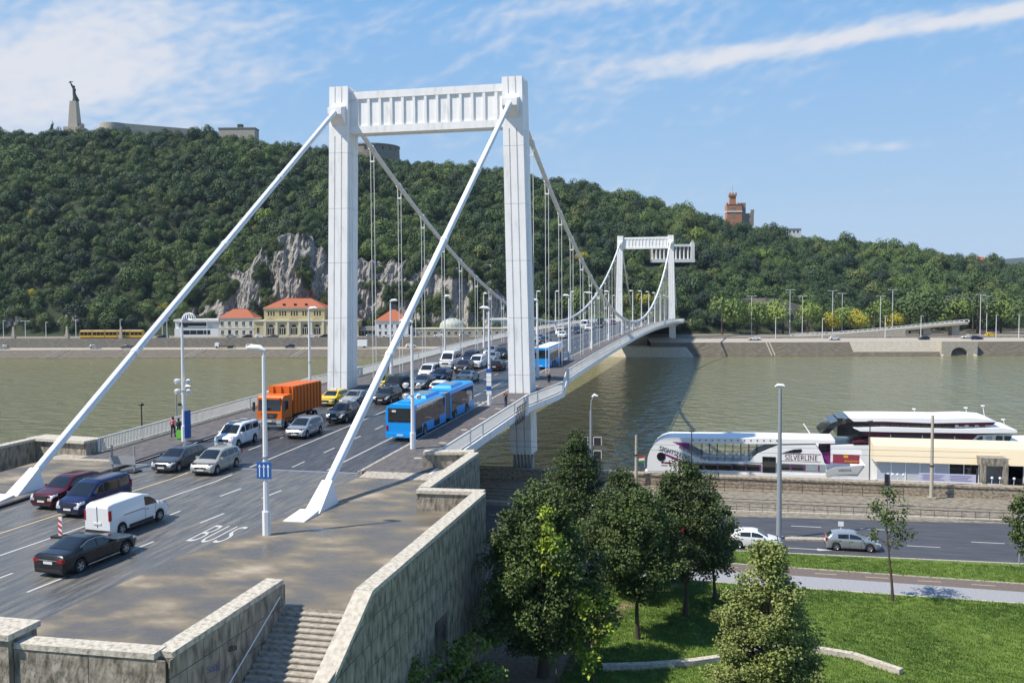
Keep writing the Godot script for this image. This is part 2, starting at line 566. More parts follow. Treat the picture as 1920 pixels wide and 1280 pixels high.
func railing(parent: Node3D, zs: Array, s: float) -> void:
	var zmax: float = zs[0]
	var zmin: float = zs[-1]
	var rl := MB.new()
	for h in [[1.13, 0.11, 0.07], [0.14, 0.08, 0.05]]:
		for i in zs.size() - 1:
			var a: float = zs[i]
			var b: float = zs[i + 1]
			rl.bar(Vector3(s * edge_x(a), dy(a) + 0.15 + h[0], a), Vector3(s * edge_x(b), dy(b) + 0.15 + h[0], b), h[1], h[2])
	part(parent, "handrail", rl, M.rail_paint)
	var bl := MB.new()
	var z := zmax - 0.1
	while z > zmin:
		var p := Vector3(s * edge_x(z), dy(z) + 0.15, z)
		bl.box(p + Vector3(-0.025, 0.16, -0.032), p + Vector3(0.025, 1.1, 0.032))
		z -= 0.2
	stuff(part(parent, "balusters", bl, M.rail_paint))
	z = zmax - 0.2
	while z > zmin:
		var pm := MB.new()
		var p := Vector3(s * edge_x(z), dy(z) + 0.15, z)
		pm.box(p + Vector3(-0.07, -0.02, -0.06), p + Vector3(0.07, 1.1, 0.06))
		part(parent, "rail_post", pm, M.rail_paint)
		z -= 12.0

func bridge() -> void:
	var root := thing("suspension_bridge", "white suspension bridge with two portal pylons crossing the river", "bridge")
	var zs := []
	var z := 44.0
	while z > -334.1:
		zs.append(z)
		z -= 3.0
	zs.append(-334.0)
	# deck: slab, slanted edge and box girders
	var dk := MB.new()
	for s in [-1.0, 1.0]:
		var rows := []
		for zz in zs:
			var e := edge_x(zz)
			var y := dy(zz)
			rows.append([Vector3(s * 8.9, y + 0.1, zz), Vector3(s * (e - 0.25), y + 0.1, zz), Vector3(s * (e + 0.16), y + 0.1, zz), Vector3(s * (e + 0.16), y - 0.5, zz), Vector3(s * (e - 0.3), y - 0.75, zz), Vector3(s * 12.4, y - 0.95, zz), Vector3(s * 11.6, y - 1.9, zz), Vector3(s * 8.6, y - 1.9, zz), Vector3(s * 8.4, y - 0.8, zz), Vector3(0, y - 0.8, zz)])
		dk.grid(rows, false, false, s < 0)
	part(root, "deck", dk, M.white_paint)
	var xb := MB.new()
	z = 40.0
	while z > -330.0:
		xb.box(Vector3(-8.5, dy(z) - 1.7, z - 0.15), Vector3(8.5, dy(z) - 0.79, z + 0.15))
		z -= 5.0
	stuff(part(root, "floor_beams", xb, M.white_paint))
	var rd := MB.new()
	strip(rd, zs, -9.0, 9.0, 0.0)
	var road := part(root, "roadway", rd, M.asphalt)
	for s in [-1.0, 1.0]:
		var fw := MB.new()
		if s > 0: strip(fw, zs, 9.25, func(q): return edge_x(q) - 0.1, 0.17)
		else: strip(fw, zs, func(q): return -edge_x(q) + 0.1, -9.25, 0.17)
		part(root, "footway", fw, M.footway)
		var kb := MB.new()
		for i in zs.size() - 1:
			var a: float = zs[i]
			var b: float = zs[i + 1]
			kb.bar(Vector3(s * 9.125, dy(a) + 0.04, a), Vector3(s * 9.125, dy(b) + 0.04, b), 0.25, 0.27)
		part(root, "kerb", kb, M.concrete if s > 0 else M.plastic)
	# lines on the road
	for q in [[3.4, 43.0, -180.0], [-3.1, 43.0, -180.0], [-6.2, 43.0, -150.0], [6.4, -22.0, -180.0]]:
		z = q[1]
		while z > q[2]:
			var mk := MB.new()
			strip(mk, [z, z - 2.1], q[0] - 0.06, q[0] + 0.06, 0.006)
			part(road, "lane_dash", mk, M.marking)
			z -= 5.5
	for q in [[0.3, 43.5, -285.0], [6.4, 43.5, -20.0]]:
		var mk := MB.new()
		z = q[1]
		while z > q[2]:
			strip(mk, [z, z - 5.0], q[0] - 0.07, q[0] + 0.07, 0.006)
			z -= 5.0
		part(road, "solid_line", mk, M.marking)
	lettering("BUS", road, Vector3(7.75, dy(8.5) + 0.012, 8.5), 0.8, 3.4, M.marking, "bus_lettering")
	var ej := MB.new()
	ej.box(Vector3(-9.0, dy(44) - 0.1, 43.9), Vector3(9.0, dy(44) + 0.012, 44.25))
	part(root, "expansion_joint", ej, M.steel_grey)
	for i in 9:
		var mh := MB.new()
		var mz := 39.0 - i * 6.3
		mh.lathe([Vector2(0.0, 0.0), Vector2(0.3, 0.0), Vector2(0.34, -0.02)], 12, Vector3(11.7, dy(mz) + 0.19, mz))
		part(root, "drain_cover", mh, M.concrete)
	var zn := [41.3]
	zn.append_array(zs.filter(func(q): return q > 12.0 and q < 41.3))
	zn.append(12.0)
	var zm := [12.0]
	zm.append_array(zs.filter(func(q): return q < 12.0 and q > -13.0))
	zm.append(-13.0)
	var zf := [-13.0]
	zf.append_array(zs.filter(func(q): return q < -13.0 and q > -277.0))
	zf.append(-277.0)
	var ze := [-277.0]
	ze.append_array(zs.filter(func(q): return q < -277.0))
	for s in [-1.0, 1.0]:
		for g in [zn, zm, zf, ze]: railing(root, g, s)
		# slatted joint cover in the parapet, one each side of the pylon
		for jz in [12.2, -13.0]:
			var jc := MB.new()
			var jx: float = s * (edge_x(jz) + 0.14)
			for i in 5: jc.box(Vector3(jx - 0.12, dy(jz) - 0.7, jz - 0.62 + i * 0.3), Vector3(jx + 0.12, dy(jz) + 1.34, jz - 0.46 + i * 0.3))
			jc.box(Vector3(jx - 0.1, dy(jz) + 1.3, jz - 0.66), Vector3(jx + 0.1, dy(jz) + 1.4, jz + 0.8))
			part(root, "joint_cover", jc, M.rail_paint)
	var rk := MB.new()
	for i in 6:
		var bz := 13.6 + i * 0.75
		rk.bar(Vector3(edge_x(bz) + 0.3, dy(bz) + 0.85, bz - 0.5), Vector3(edge_x(bz) + 0.3, dy(bz) - 0.75, bz + 0.5), 0.08, 0.1)
	rk.bar(Vector3(14.45, dy(13) + 0.85, 13.0), Vector3(14.45, dy(17) + 0.85, 17.0), 0.06, 0.06)
	rk.bar(Vector3(14.45, dy(14) - 0.75, 14.0), Vector3(14.45, dy(18) - 0.75, 18.0), 0.06, 0.06)
	part(root, "bar_rack", rk, M.steel_dark)
	make_pylon(root, 0.0)
	make_pylon(root, -290.0)
	# cables, clamps and hangers
	for s in [-1.0, 1.0]:
		var x: float = s * 10.45
		var pts := []
		for i in 60:
			var cz := -2.2 - i * (285.6 / 59.0)
			pts.append(Vector3(x, cable_y(cz), cz))
		part(root, "main_cable", cable_tube(pts, 0.3), M.white_paint)
		for e in [0.0, 1.0]:
			var a := Vector3(x, 32.7, 2.6 if e == 0.0 else -292.6)
			var b := Vector3(x, dy(53.2) + 0.8, 53.0 if e == 0.0 else -343.0)
			var cb := part(root, "back_stay", cable_tube([a, b], 0.29), M.white_paint)
			for t in [0.28, 0.5, 0.77]:
				var c := a.lerp(b, t)
				var f := (b - a).normalized()
				var cl := MB.new()
				cl.tube([c - f * 0.22, c + f * 0.22], 0.34, 12)
				part(cb, "clamp", cl, M.white_paint)
			# anchor block in the ground
			var ab := MB.new()
			var zz := 1.0 if e == 0.0 else -1.0
			var oz := 0.0 if e == 0.0 else -290.0
			var gy := dy(54.0)
			ab.hexa([Vector3(x - 0.62, gy - 0.3, oz + zz * 55.4), Vector3(x + 0.62, gy - 0.3, oz + zz * 55.4), Vector3(x + 0.7, gy - 0.3, oz + zz * 52.2), Vector3(x - 0.7, gy - 0.3, oz + zz * 52.2),
				Vector3(x - 0.42, gy + 0.2, oz + zz * 54.6), Vector3(x + 0.42, gy + 0.2, oz + zz * 54.6), Vector3(x + 0.34, gy + 1.5, oz + zz * 52.5), Vector3(x - 0.34, gy + 1.5, oz + zz * 52.5)] if e == 0.0 else
				[Vector3(x - 0.8, gy - 0.3, oz + zz * 51.9), Vector3(x + 0.8, gy - 0.3, oz + zz * 51.9), Vector3(x + 0.62, gy - 0.3, oz + zz * 55.4), Vector3(x - 0.62, gy - 0.3, oz + zz * 55.4),
				Vector3(x - 0.42, gy + 2.0, oz + zz * 52.3), Vector3(x + 0.42, gy + 2.0, oz + zz * 52.3), Vector3(x + 0.5, gy + 0.42, oz + zz * 54.6), Vector3(x - 0.5, gy + 0.42, oz + zz * 54.6)])
			if e == 0.0: ab.hexa([Vector3(x - 0.75, gy - 0.3, 56.9), Vector3(x + 0.55, gy - 0.3, 56.9), Vector3(x + 0.62, gy - 0.3, 55.3), Vector3(x - 0.62, gy - 0.3, 55.3),
				Vector3(x - 0.75, dy(56.9) + 0.07, 56.9), Vector3(x + 0.55, dy(56.9) + 0.07, 56.9), Vector3(x + 0.6, gy + 0.25, 55.0), Vector3(x - 0.6, gy + 0.25, 55.0)])
			part(root, "cable_anchor", ab, M.white_paint)
		for i in 28:
			var hz := -8.9 - i * 10.08
			var hg := MB.new()
			var top := cable_y(hz)
			var low := dy(hz) + 0.15
			var yk := maxf(top - 1.6, low + 0.3)
			for q in [-1.0, 1.0]:
				hg.tube([Vector3(x + q * 0.22, low, hz), Vector3(x + q * 0.22, yk, hz)], 0.042, 6, false)
				hg.tube([Vector3(x + q * 0.22, yk, hz), Vector3(x + q * 0.28, top + 0.1, hz)], 0.06, 6, false)
			hg.box(Vector3(x - 0.3, yk - 0.1, hz - 0.07), Vector3(x + 0.3, yk + 0.1, hz + 0.07))
			var hp := part(root, "hanger", hg, M.rail_paint)
			var cc := MB.new()
			var t2 := Vector3(0, cable_y(hz + 0.4) - cable_y(hz - 0.4), 0.8).normalized()
			cc.tube([Vector3(x, top, hz) - t2 * 0.45, Vector3(x, top, hz) + t2 * 0.45], 0.37, 10)
			part(hp, "cable_clamp", cc, M.rail_paint)

func lettering(text: String, parent: Node, at: Vector3, width: float, length: float, m: Material, called: String) -> MeshInstance3D:
	# flat letters on the ground, tops towards -z, stretched along the road
	var t := TextMesh.new()
	var f := SystemFont.new()
	f.font_names = PackedStringArray(["Droid Sans"])
	t.font = f
	t.font_size = 64
	t.pixel_size = 0.01
	t.depth = 0.006
	t.text = text
	t.material = m
	var o := inst(parent, called, t, at)
	var bb := t.get_aabb().size
	o.basis = Basis(Vector3.RIGHT, -PI / 2) * Basis.from_scale(Vector3(width * text.length() / bb.x, length / bb.y, 1.0))
	o.position = at
	return o

func sign_text(text: String, parent: Node, at: Vector3, basis_: Basis, width: float, height: float, m: Material, called := "lettering", bold := false) -> MeshInstance3D:
	var t := TextMesh.new()
	var f := SystemFont.new()
	f.font_names = PackedStringArray(["Droid Sans"])
	if bold: f.font_weight = 700
	t.font = f
	t.font_size = 64
	t.pixel_size = 0.01
	t.depth = 0.5
	t.text = text
	t.material = m
	var o := inst(parent, called, t, at)
	var bb := t.get_aabb().size
	o.basis = basis_ * Basis.from_scale(Vector3(width / bb.x, height / bb.y, 0.02 / 0.5))
	o.position = at
	return o

# ---------------------------------------------------------------- approach road, walls and stairs at the near end
func bend(z: float) -> float:
	# the approach lanes swing towards the left as they leave the bridge
	return -0.11 * maxf(0.0, z - 48.0)

func slabs(parent: Node, a: Vector3, b: Vector3, y0: float, top_a: float, top_b: float, outward: Vector3, lw: float, lh: float, skip := []) -> void:
	# a face of cut slabs standing a little proud of the wall core, uneven by a few millimetres
	var len := Vector2(b.x - a.x, b.z - a.z).length()
	var nx := int(round(len / lw))
	var f := (Vector3(b.x, 0, b.z) - Vector3(a.x, 0, a.z)).normalized()
	var row := 0
	var y := y0
	while y < maxf(top_a, top_b) - 0.05:
		var off := 0.5 if row % 2 == 1 else 0.0
		for i in range(-1, nx + 1):
			var s0 := clampf((i + off) / nx, 0.0, 1.0)
			var s1 := clampf((i + 1 + off) / nx, 0.0, 1.0)
			if s1 - s0 < 0.02: continue
			var t0 := lerpf(top_a, top_b, s0)
			var t1 := lerpf(top_a, top_b, s1)
			var h0 := minf(y + lh, t0) - 0.026
			var h1 := minf(y + lh, t1) - 0.026
			if h0 < y + 0.05 and h1 < y + 0.05: continue
			h0 = maxf(h0, y + 0.01)
			h1 = maxf(h1, y + 0.01)
			var p := rng.randf_range(0.03, 0.055)
			var q0 := Vector3(a.x, 0, a.z) + f * (s0 * len + 0.014)
			var q1 := Vector3(a.x, 0, a.z) + f * (s1 * len - 0.014)
			var hit := false
			for r in skip:
				if s1 * len > r[0] and s0 * len < r[1] and y + lh > r[2] and y < r[3]: hit = true
			if hit: continue
			var mb := MB.new()
			var o := outward * p
			var up := Vector3.UP
			if f.cross(up).dot(outward) > 0.0:
				mb.hexa([q0 + o + up * y, q1 + o + up * y, q1 + up * y, q0 + up * y, q0 + o + up * h0, q1 + o + up * h1, q1 + up * h1, q0 + up * h0])
			else:
				mb.hexa([q0 + up * y, q1 + up * y, q1 + o + up * y, q0 + o + up * y, q0 + up * h0, q1 + up * h1, q1 + o + up * h1, q0 + o + up * h0])
			part(parent, "stone_slab", mb, M.stone)
		y += lh
		row += 1

func wall_run(root: Node, a: Vector3, b: Vector3, thick: float, bottom: float, cope := true) -> void:
	# a straight wall from a to b (tops given by their y), its coping stones above
	var f := (Vector3(b.x - a.x, 0, b.z - a.z)).normalized()
	var r := Vector3(-f.z, 0, f.x) * thick / 2
	var mb := MB.new()
	var a0 := Vector3(a.x, bottom, a.z)
	var b0 := Vector3(b.x, bottom, b.z)
	mb.hexa([a0 + r, b0 + r, b0 - r, a0 - r, a + r, b + r, b - r, a - r])
	part(root, "wall", mb, M.stone)
	if not cope: return
	var n := maxi(1, int(round(a.distance_to(b) / 1.9)))
	for i in n:
		var p := a.lerp(b, float(i) / n) + f * 0.006
		var q := a.lerp(b, float(i + 1) / n) - f * 0.006
		var cm := MB.new()
		var o := r * 1.28
		var lo := Vector3(0, 0.003, 0)
		var hi := Vector3(0, rng.randf_range(0.2, 0.212), 0)
		cm.hexa([p + o + lo, q + o + lo, q - o + lo, p - o + lo, p + o * 0.97 + hi, q + o * 0.97 + hi, q - o * 0.97 + hi, p - o * 0.97 + hi])
		part(root, "coping_stone", cm, M.coping)

func abutments() -> void:
	var root := thing("bridge_abutment", "weathered stone abutment with parapet walls and a stairway at the near bridge end", "abutment")
	# the solid below the plaza
	var core := MB.new()
	core.prism([Vector2(-20.1, 52.7), Vector2(-16.7, 52.7), Vector2(-16.7, 41.0), Vector2(16.7, 41.0), Vector2(16.7, 52.7), Vector2(20.1, 52.7), Vector2(20.0, 60.2), Vector2(17.2, 60.2), Vector2(17.2, 62.2), Vector2(19.97, 62.2), Vector2(19.85, 69.4), Vector2(15.75, 69.4), Vector2(15.5, 77.1), Vector2(9.0, 77.1), Vector2(9.0, 130.0), Vector2(-20.1, 130.0)],
		Vector3(0, QUAY - 0.5, 0), Vector3(1, 0, 0), Vector3(0, 0, 1), Vector3(0, 6.5, 0))
	part(root, "foundation", core, M.stone)
	# plaza and road surfaces, sloping with the deck
	var zs := []
	for i in 33: zs.append(118.0 - i * 74.0 / 32.0)
	zs[-1] = 44.0
	var redge := func(z: float) -> float: return lerp_tab([[44, 9.6], [51, 9.2], [58, 9.1], [61, 8.5], [64, 7.6], [73, 6.9], [90, 6.0], [118, 6]], z)
	var outer := func(z: float) -> float:
		if z < 52.7: return 16.5
		return lerp_tab([[52.7, 19.95], [69.4, 19.75], [69.41, 15.6], [77.2, 15.4], [77.21, 8.8], [118, 8.8]], z)
	var zz := [118.0, 100.0, 90.0, 82.0, 77.21, 77.2, 73.0, 69.41, 69.4, 66.0, 64.0, 61.0, 58.0, 54.0, 52.7, 52.69, 51.0, 48.0, 44.25, 41.2]
	var pl := MB.new()
	strip(pl, zz, redge, outer, 0.03)
	var pl2 := MB.new()
	strip(pl2, zz.filter(func(q): return q < 80), func(z): return -16.5 if z < 52.7 else -19.9, -9.0, 0.12)
	part(root, "plaza", pl2, M.plaza)
	for s in [1.0]:
		for i in zz.size() - 1:
			pl.quad(Vector3(redge.call(zz[i]), dy(zz[i]) - 0.05, zz[i]), Vector3(redge.call(zz[i]), dy(zz[i]) + 0.03, zz[i]), Vector3(redge.call(zz[i + 1]), dy(zz[i + 1]) + 0.03, zz[i + 1]), Vector3(redge.call(zz[i + 1]), dy(zz[i + 1]) - 0.05, zz[i + 1]))
	part(root, "plaza", pl, M.plaza)
	var ed := MB.new()
	ed.box(Vector3(13.0, -2.2, 40.9), Vector3(16.6, dy(41) + 0.02, 44.3))
	part(root, "end_block", ed, M.concrete)
	ed = MB.new()
	ed.box(Vector3(-16.6, -2.2, 40.9), Vector3(-9.0, dy(41) + 0.1, 44.3))
	part(root, "end_block", ed, M.concrete)
	ed = MB.new()
	ed.hexa([Vector3(9.6, dy(45) - 0.1, 45.4), Vector3(16.3, dy(45) - 0.1, 45.4), Vector3(16.3, dy(44) - 0.1, 43.95), Vector3(9.6, dy(44) - 0.1, 43.95), Vector3(9.6, dy(45.4) + 0.034, 45.4), Vector3(16.3, dy(45.4) + 0.034, 45.4), Vector3(16.3, dy(44) + 0.174, 43.95), Vector3(9.6, dy(44) + 0.174, 43.95)])
	part(root, "threshold", ed, M.concrete)
	ed = MB.new()
	ed.box(Vector3(15.7, -4.5, 68.9), Vector3(19.75, dy(69.4) + 0.02, 69.43))
	part(root, "landing_edge", ed, M.concrete)
	var road := struct("approach_road", _approach(zs, redge), M.approach_asphalt)
	for q in [[0.3, 110.0], [-3.2, 80.0]]:
		var mk := MB.new()
		var z: float = q[1]
		while z > 46.5:
			strip(mk, [z, z - 2.0], func(u): return q[0] - 0.07 + bend(u), func(u): return q[0] + 0.07 + bend(u), 0.006)
			z -= 2.0
		part(road, "solid_line", mk, M.marking if q[0] > 0 else M.yellow_marking)
	for x in [3.3, 6.2]:
		var z := 82.0
		while z > 46.0:
			var mk := MB.new()
			strip(mk, [z, z - 2.2], func(u): return x - 0.07 + bend(u), func(u): return x + 0.07 + bend(u), 0.006)
			part(road, "lane_dash", mk, M.marking)
			z -= 6.0
	lettering("BUS", road, Vector3(7.3, dy(59.9) + 0.012, 59.9), 0.68, 3.2, M.marking, "bus_lettering").rotation.x = -PI / 2 + 0.028
	var lk := MB.new()
	lk.bar(Vector3(-9.0, dy(44) - 0.02, 44.3), Vector3(-9.0, dy(80) - 0.02, 80.0), 0.3, 0.36)
	part(road, "kerb", lk, M.plastic)
	# walls: right side
	var H := 1.05
	for s in [-1.0, 1.0]:
		var P := func(x: float, z: float) -> Vector3: return Vector3(s * x, dy(z) + H, z)
		wall_run(root, P.call(13.05 if s > 0 else 14.2, 41.6), P.call(16.6 if s > 0 else 20.0, 40.9), 0.9 if s > 0 else 1.6, QUAY - 0.4)
		wall_run(root, P.call(16.75 if s > 0 else 19.6, 41.4), P.call(16.65 if s > 0 else 20.4, 52.3), 0.6, QUAY - 0.4)
		if s > 0: wall_run(root, P.call(16.4, 52.85), P.call(20.45, 52.65), 0.62, QUAY - 0.4)
	var da := Vector3(20.25, dy(53) + H, 53.0)
	var db := Vector3(20.0, dy(70) + H, 70.2)
	wall_run(root, da, da.lerp(db, 7.2 / 17.2), 0.62, QUAY - 0.4)
	wall_run(root, da.lerp(db, 7.2 / 17.2), da.lerp(db, 9.2 / 17.2), 0.62, -4.6)
	wall_run(root, da.lerp(db, 9.2 / 17.2), db, 0.62, QUAY - 0.4)
	var sill_a := da.lerp(db, 7.2 / 17.2)
	var sill_b := da.lerp(db, 9.2 / 17.2)
	sill_a.y = -7.8
	sill_b.y = -7.8
	wall_run(root, sill_a, sill_b, 0.62, QUAY - 0.4, false)
	wall_run(root, Vector3(20.0, dy(70) + H, 70.2), Vector3(20.15, dy(70) + H - 5.0, 80.2), 0.62, QUAY - 0.4)
	wall_run(root, Vector3(-20.4, dy(52) + H, 52.3), Vector3(-20.4, dy(80) + H, 80.0), 0.62, QUAY - 0.4)
	slabs(root, Vector3(20.565, 0, 52.9), Vector3(20.31, 0, 70.2), QUAY, dy(53) + H, dy(70) + H, Vector3(1, 0, 0.015).normalized(), 2.05, 1.0, [[7.25, 9.15, -7.75, -4.85]])
	slabs(root, Vector3(20.31, 0, 70.2), Vector3(20.46, 0, 80.2), QUAY, dy(70) + H, dy(70) + H - 5.0, Vector3(1, 0, -0.015).normalized(), 2.05, 1.0)
	slabs(root, Vector3(17.05, 0, 41.2), Vector3(16.95, 0, 52.3), QUAY, dy(41) + H, dy(52) + H, Vector3(1, 0, 0), 2.05, 1.0)
	# wall between plaza and stairs, its return along the front and the corner pier
	wall_run(root, Vector3(15.75, dy(69.5) + H, 69.6), Vector3(15.5, dy(69.5) + H - 0.25, 77.3), 0.62, QUAY - 0.4)
	wall_run(root, Vector3(15.4, dy(77) + H, 77.3), Vector3(9.9, dy(77) + H, 77.45), 0.62, QUAY - 0.4)
	slabs(root, Vector3(16.07, 0, 69.4), Vector3(15.82, 0, 77.5), QUAY, dy(69.5) + H, dy(69.5) + H - 0.25, Vector3(1, 0, 0.03).normalized(), 2.0, 1.0)
	slabs(root, Vector3(15.8, 0, 77.6), Vector3(9.9, 0, 77.77), QUAY, dy(77) + H, dy(77) + H, Vector3(0, 0, 1), 2.9, 3.0)
	var pr := MB.new()
	pr.box(Vector3(8.3, QUAY, 76.6), Vector3(9.85, dy(77) + 1.4, 78.0))
	part(root, "corner_pier", pr, M.stone)
	var pc := MB.new()
	pc.box(Vector3(8.2, dy(77) + 1.403, 76.5), Vector3(9.95, dy(77) + 1.62, 78.1))
	part(root, "pier_cap", pc, M.coping)
	for i in 38:
		var st := MB.new()
		var z0 := 69.4 + i * 0.28
		var y := dy(69.4) + 0.03 - (i + 1) * 0.14
		st.box(Vector3(16.06, y - 0.9, z0), Vector3(19.72, y, z0 + 0.31))
		st.box(Vector3(16.06, y - 0.05, z0 + 0.309), Vector3(19.72, y + 0.003, z0 + 0.335))
		part(root, "step", st, M.concrete)
	var hr := MB.new()
	hr.tube([Vector3(16.32, dy(70) + 0.75, 70.3), Vector3(16.22, dy(70) - 3.2, 78.2)], 0.03, 6)
	part(root, "handrail", hr, M.lamp_white)
	# sprayed scrawl on the stair wall
	var gb := Basis(Vector3.UP, PI / 2) * Basis(Vector3(0, 0, 1), -0.25)
	sign_text("Sollir", root, Vector3(16.17, dy(70) - 0.35, 75.2), gb, 0.95, 0.26, mat("spray_blue", lin(.11, .115, .24), 0.8), "graffiti")
	sign_text("-KEOA", root, Vector3(16.17, dy(70) - 0.1, 73.9), gb, 0.7, 0.2, M.plastic, "graffiti")
	# end of the bridge on the far bank
	var fr := thing("far_abutment", "grey stone abutment carrying the far end of the bridge", "abutment")
	var fa := MB.new()
	fa.box(Vector3(-17.0, -14.0, -420.0), Vector3(17.0, -1.6, -333.9))
	part(fr, "wall", fa, M.pale_wall)
	var fs := MB.new()
	fs.box(Vector3(-17.0, -1.6, -420.0), Vector3(17.0, -1.25, -334.0))
	part(fr, "road_surface", fs, M.asphalt)
	var fp := MB.new()
	fp.box(Vector3(16.4, -1.25, -420.0), Vector3(17.0, -0.2, -334.0))
	fp.box(Vector3(-17.0, -1.25, -420.0), Vector3(-16.4, -0.2, -334.0))
	part(fr, "parapet", fp, M.coping)
	for q in [[11.3, 0.0], [-11.3, 0.0]]:
		var tw := MB.new()
		tw.box(Vector3(q[0] - 5.5 + (4.5 if q[0] > 0 else -4.5), -9.0, -345.0), Vector3(q[0] + 5.5 + (4.5 if q[0] > 0 else -4.5), -1.0, -333.0))
		part(fr, "end_tower", tw, M.pale_wall)

func _approach(zs: Array, redge: Callable) -> MB:
	var ap := MB.new()
	strip(ap, zs.map(func(q): return 44.25 if q == 44.0 else q), -9.0, redge, 0.0)
	return ap

# ---------------------------------------------------------------- river, quays and hill
func sheet(mb: MB, pts: Array, y: float) -> void:
	# flat polygon at height y, points as [x, z]
	var pp := PackedVector2Array()
	for p in pts: pp.append(Vector2(p[0], p[1]))
	var idx := Geometry2D.triangulate_polygon(pp)
	for i in range(0, idx.size(), 3):
		var a := Vector3(pp[idx[i]].x, y, pp[idx[i]].y)
		var b := Vector3(pp[idx[i + 1]].x, y, pp[idx[i + 1]].y)
		var c := Vector3(pp[idx[i + 2]].x, y, pp[idx[i + 2]].y)
		if (b - a).cross(c - a).y > 0: mb.tri(a, b, c)
		else: mb.tri(a, c, b)

func ground_and_water() -> void:
	var w := MB.new()
	w.quad(Vector3(-2500, WATER, 1), Vector3(2500, WATER, 1), Vector3(2500, WATER, -900), Vector3(-2500, WATER, -900))
	struct("river_water", w, M.water)
	var g := MB.new()
	sheet(g, [[-400, 0.4], [400, 0.4], [400, 400], [-400, 400]], QUAY - 0.03)
	g.quad(Vector3(-400, -15, 0.4), Vector3(400, -15, 0.4), Vector3(400, QUAY - 0.03, 0.4), Vector3(-400, QUAY - 0.03, 0.4))
	struct("quay_ground", g, M.track_concrete)
	var r := MB.new()
	sheet(r, [[-300, 15.0], [20, 15.0], [35, 14.9], [60, 12.7], [300, -2], [300, 20], [56, 26.6], [36, 27.4], [20, 27.6], [-300, 27.6]], QUAY)
	var rd := struct("quay_road", r, M.quay_asphalt)
	for q in [[-60.0, 19.2], [-54.0, 19.2], [10.0, 24.2], [14.0, 22.2], [14.5, 26.0], [12.0, 19.0], [24.0, 19.0], [40.0, 17.6], [46.0, 17.4], [54.5, 20.2], [49.0, 22.6], [43.5, 24.0], [36.5, 21.6], [60.0, 22.3]]:
		var mk := MB.new()
		mk.box(Vector3(q[0], QUAY, q[1] - 0.07), Vector3(q[0] + 2.6, QUAY + 0.005, q[1] + 0.07))
		part(rd, "lane_dash", mk, M.marking)
	var ar := MB.new()
	ar.prism([Vector2(0, -0.07), Vector2(2.2, -0.07), Vector2(2.2, -0.35), Vector2(3.4, 0), Vector2(2.2, 0.35), Vector2(2.2, 0.07), Vector2(0, 0.07)], Vector3(39.4, QUAY, 25.4), Vector3(1, 0, 0), Vector3(0, 0, 1), Vector3(0, 0.005, 0))
	part(rd, "arrow_marking", ar, M.marking)
	var isl := MB.new()
	isl.prism([Vector2(39.2, 22.0), Vector2(44.3, 21.7), Vector2(44.6, 22.0), Vector2(44.3, 22.4), Vector2(39.2, 23.0)], Vector3(0, QUAY, 0), Vector3(1, 0, 0), Vector3(0, 0, 1), Vector3(0, 0.14, 0))
	part(rd, "traffic_island", isl, M.concrete)
	# verge, cycle path, walk and lawn
	var vz := func(x: float) -> float: return 31.2 + (x - 36.0) * 0.043
	var wz := func(x: float) -> float: return 36.3 + (x - 36.0) * 0.022
	var xs := [20.4, 28.0, 36.0, 46.0, 56.0, 70.0, 100.0]
	var vg := MB.new()
	var bp := MB.new()
	var pv := MB.new()
	var lw := MB.new()
	for i in xs.size() - 1:
		var a: float = xs[i]
		var b: float = xs[i + 1]
		var za := lerp_tab([[20, 27.6], [36, 27.4], [56, 26.6], [100, 22]], a)
		var zb := lerp_tab([[20, 27.6], [36, 27.4], [56, 26.6], [100, 22]], b)
		sheet(vg, [[a, za + 0.15], [b, zb + 0.15], [b, vz.call(b)], [a, vz.call(a)]], QUAY + 0.06)
		sheet(bp, [[a, vz.call(a)], [b, vz.call(b)], [b, vz.call(b) + 2.0], [a, vz.call(a) + 2.0]], QUAY + 0.02)
		sheet(pv, [[a, vz.call(a) + 2.0], [b, vz.call(b) + 2.0], [b, wz.call(b)], [a, wz.call(a)]], QUAY + 0.024)
		sheet(lw, [[a, wz.call(a) + 0.15], [b, wz.call(b) + 0.15], [b, 140], [a, 140]], QUAY + 0.05)
	struct("grass_verge", vg, M.grass)
	var bpo := struct("cycle_path", bp, M.bike_path)
	for i in 14:
		var mk := MB.new()
		var x := 30.0 + i * 3.6
		mk.box(Vector3(x, QUAY + 0.02, vz.call(x) + 0.95), Vector3(x + 1.6, QUAY + 0.026, vz.call(x) + 1.04))
		part(bpo, "path_dash", mk, M.yellow_marking)
	struct("walkway", pv, M.paving)
	struct("lawn", lw, M.grass)
	var kb := MB.new()
	for q in [[vz, 0.0, 0.1], [wz, 0.08, 0.16]]:
		for i in xs.size() - 1:
			kb.bar(Vector3(xs[i], QUAY + 0.02, q[0].call(xs[i]) + q[1]), Vector3(xs[i + 1], QUAY + 0.02, q[0].call(xs[i + 1]) + q[1]), q[2], 0.12)
	for i in xs.size() - 1:
		var za := lerp_tab([[20, 27.6], [36, 27.4], [56, 26.6], [100, 22]], xs[i])
		var zb := lerp_tab([[20, 27.6], [36, 27.4], [56, 26.6], [100, 22]], xs[i + 1])
		kb.bar(Vector3(xs[i], QUAY + 0.04, za + 0.08), Vector3(xs[i + 1], QUAY + 0.04, zb + 0.08), 0.15, 0.14)
	struct("path_kerbs", kb, M.coping)
	var dp := MB.new()
	var path := [[24.6, 60.0], [25.2, 55.6], [26.4, 47.7], [27.9, 42.1], [30.5, 37.9], [33.4, 36.4]]
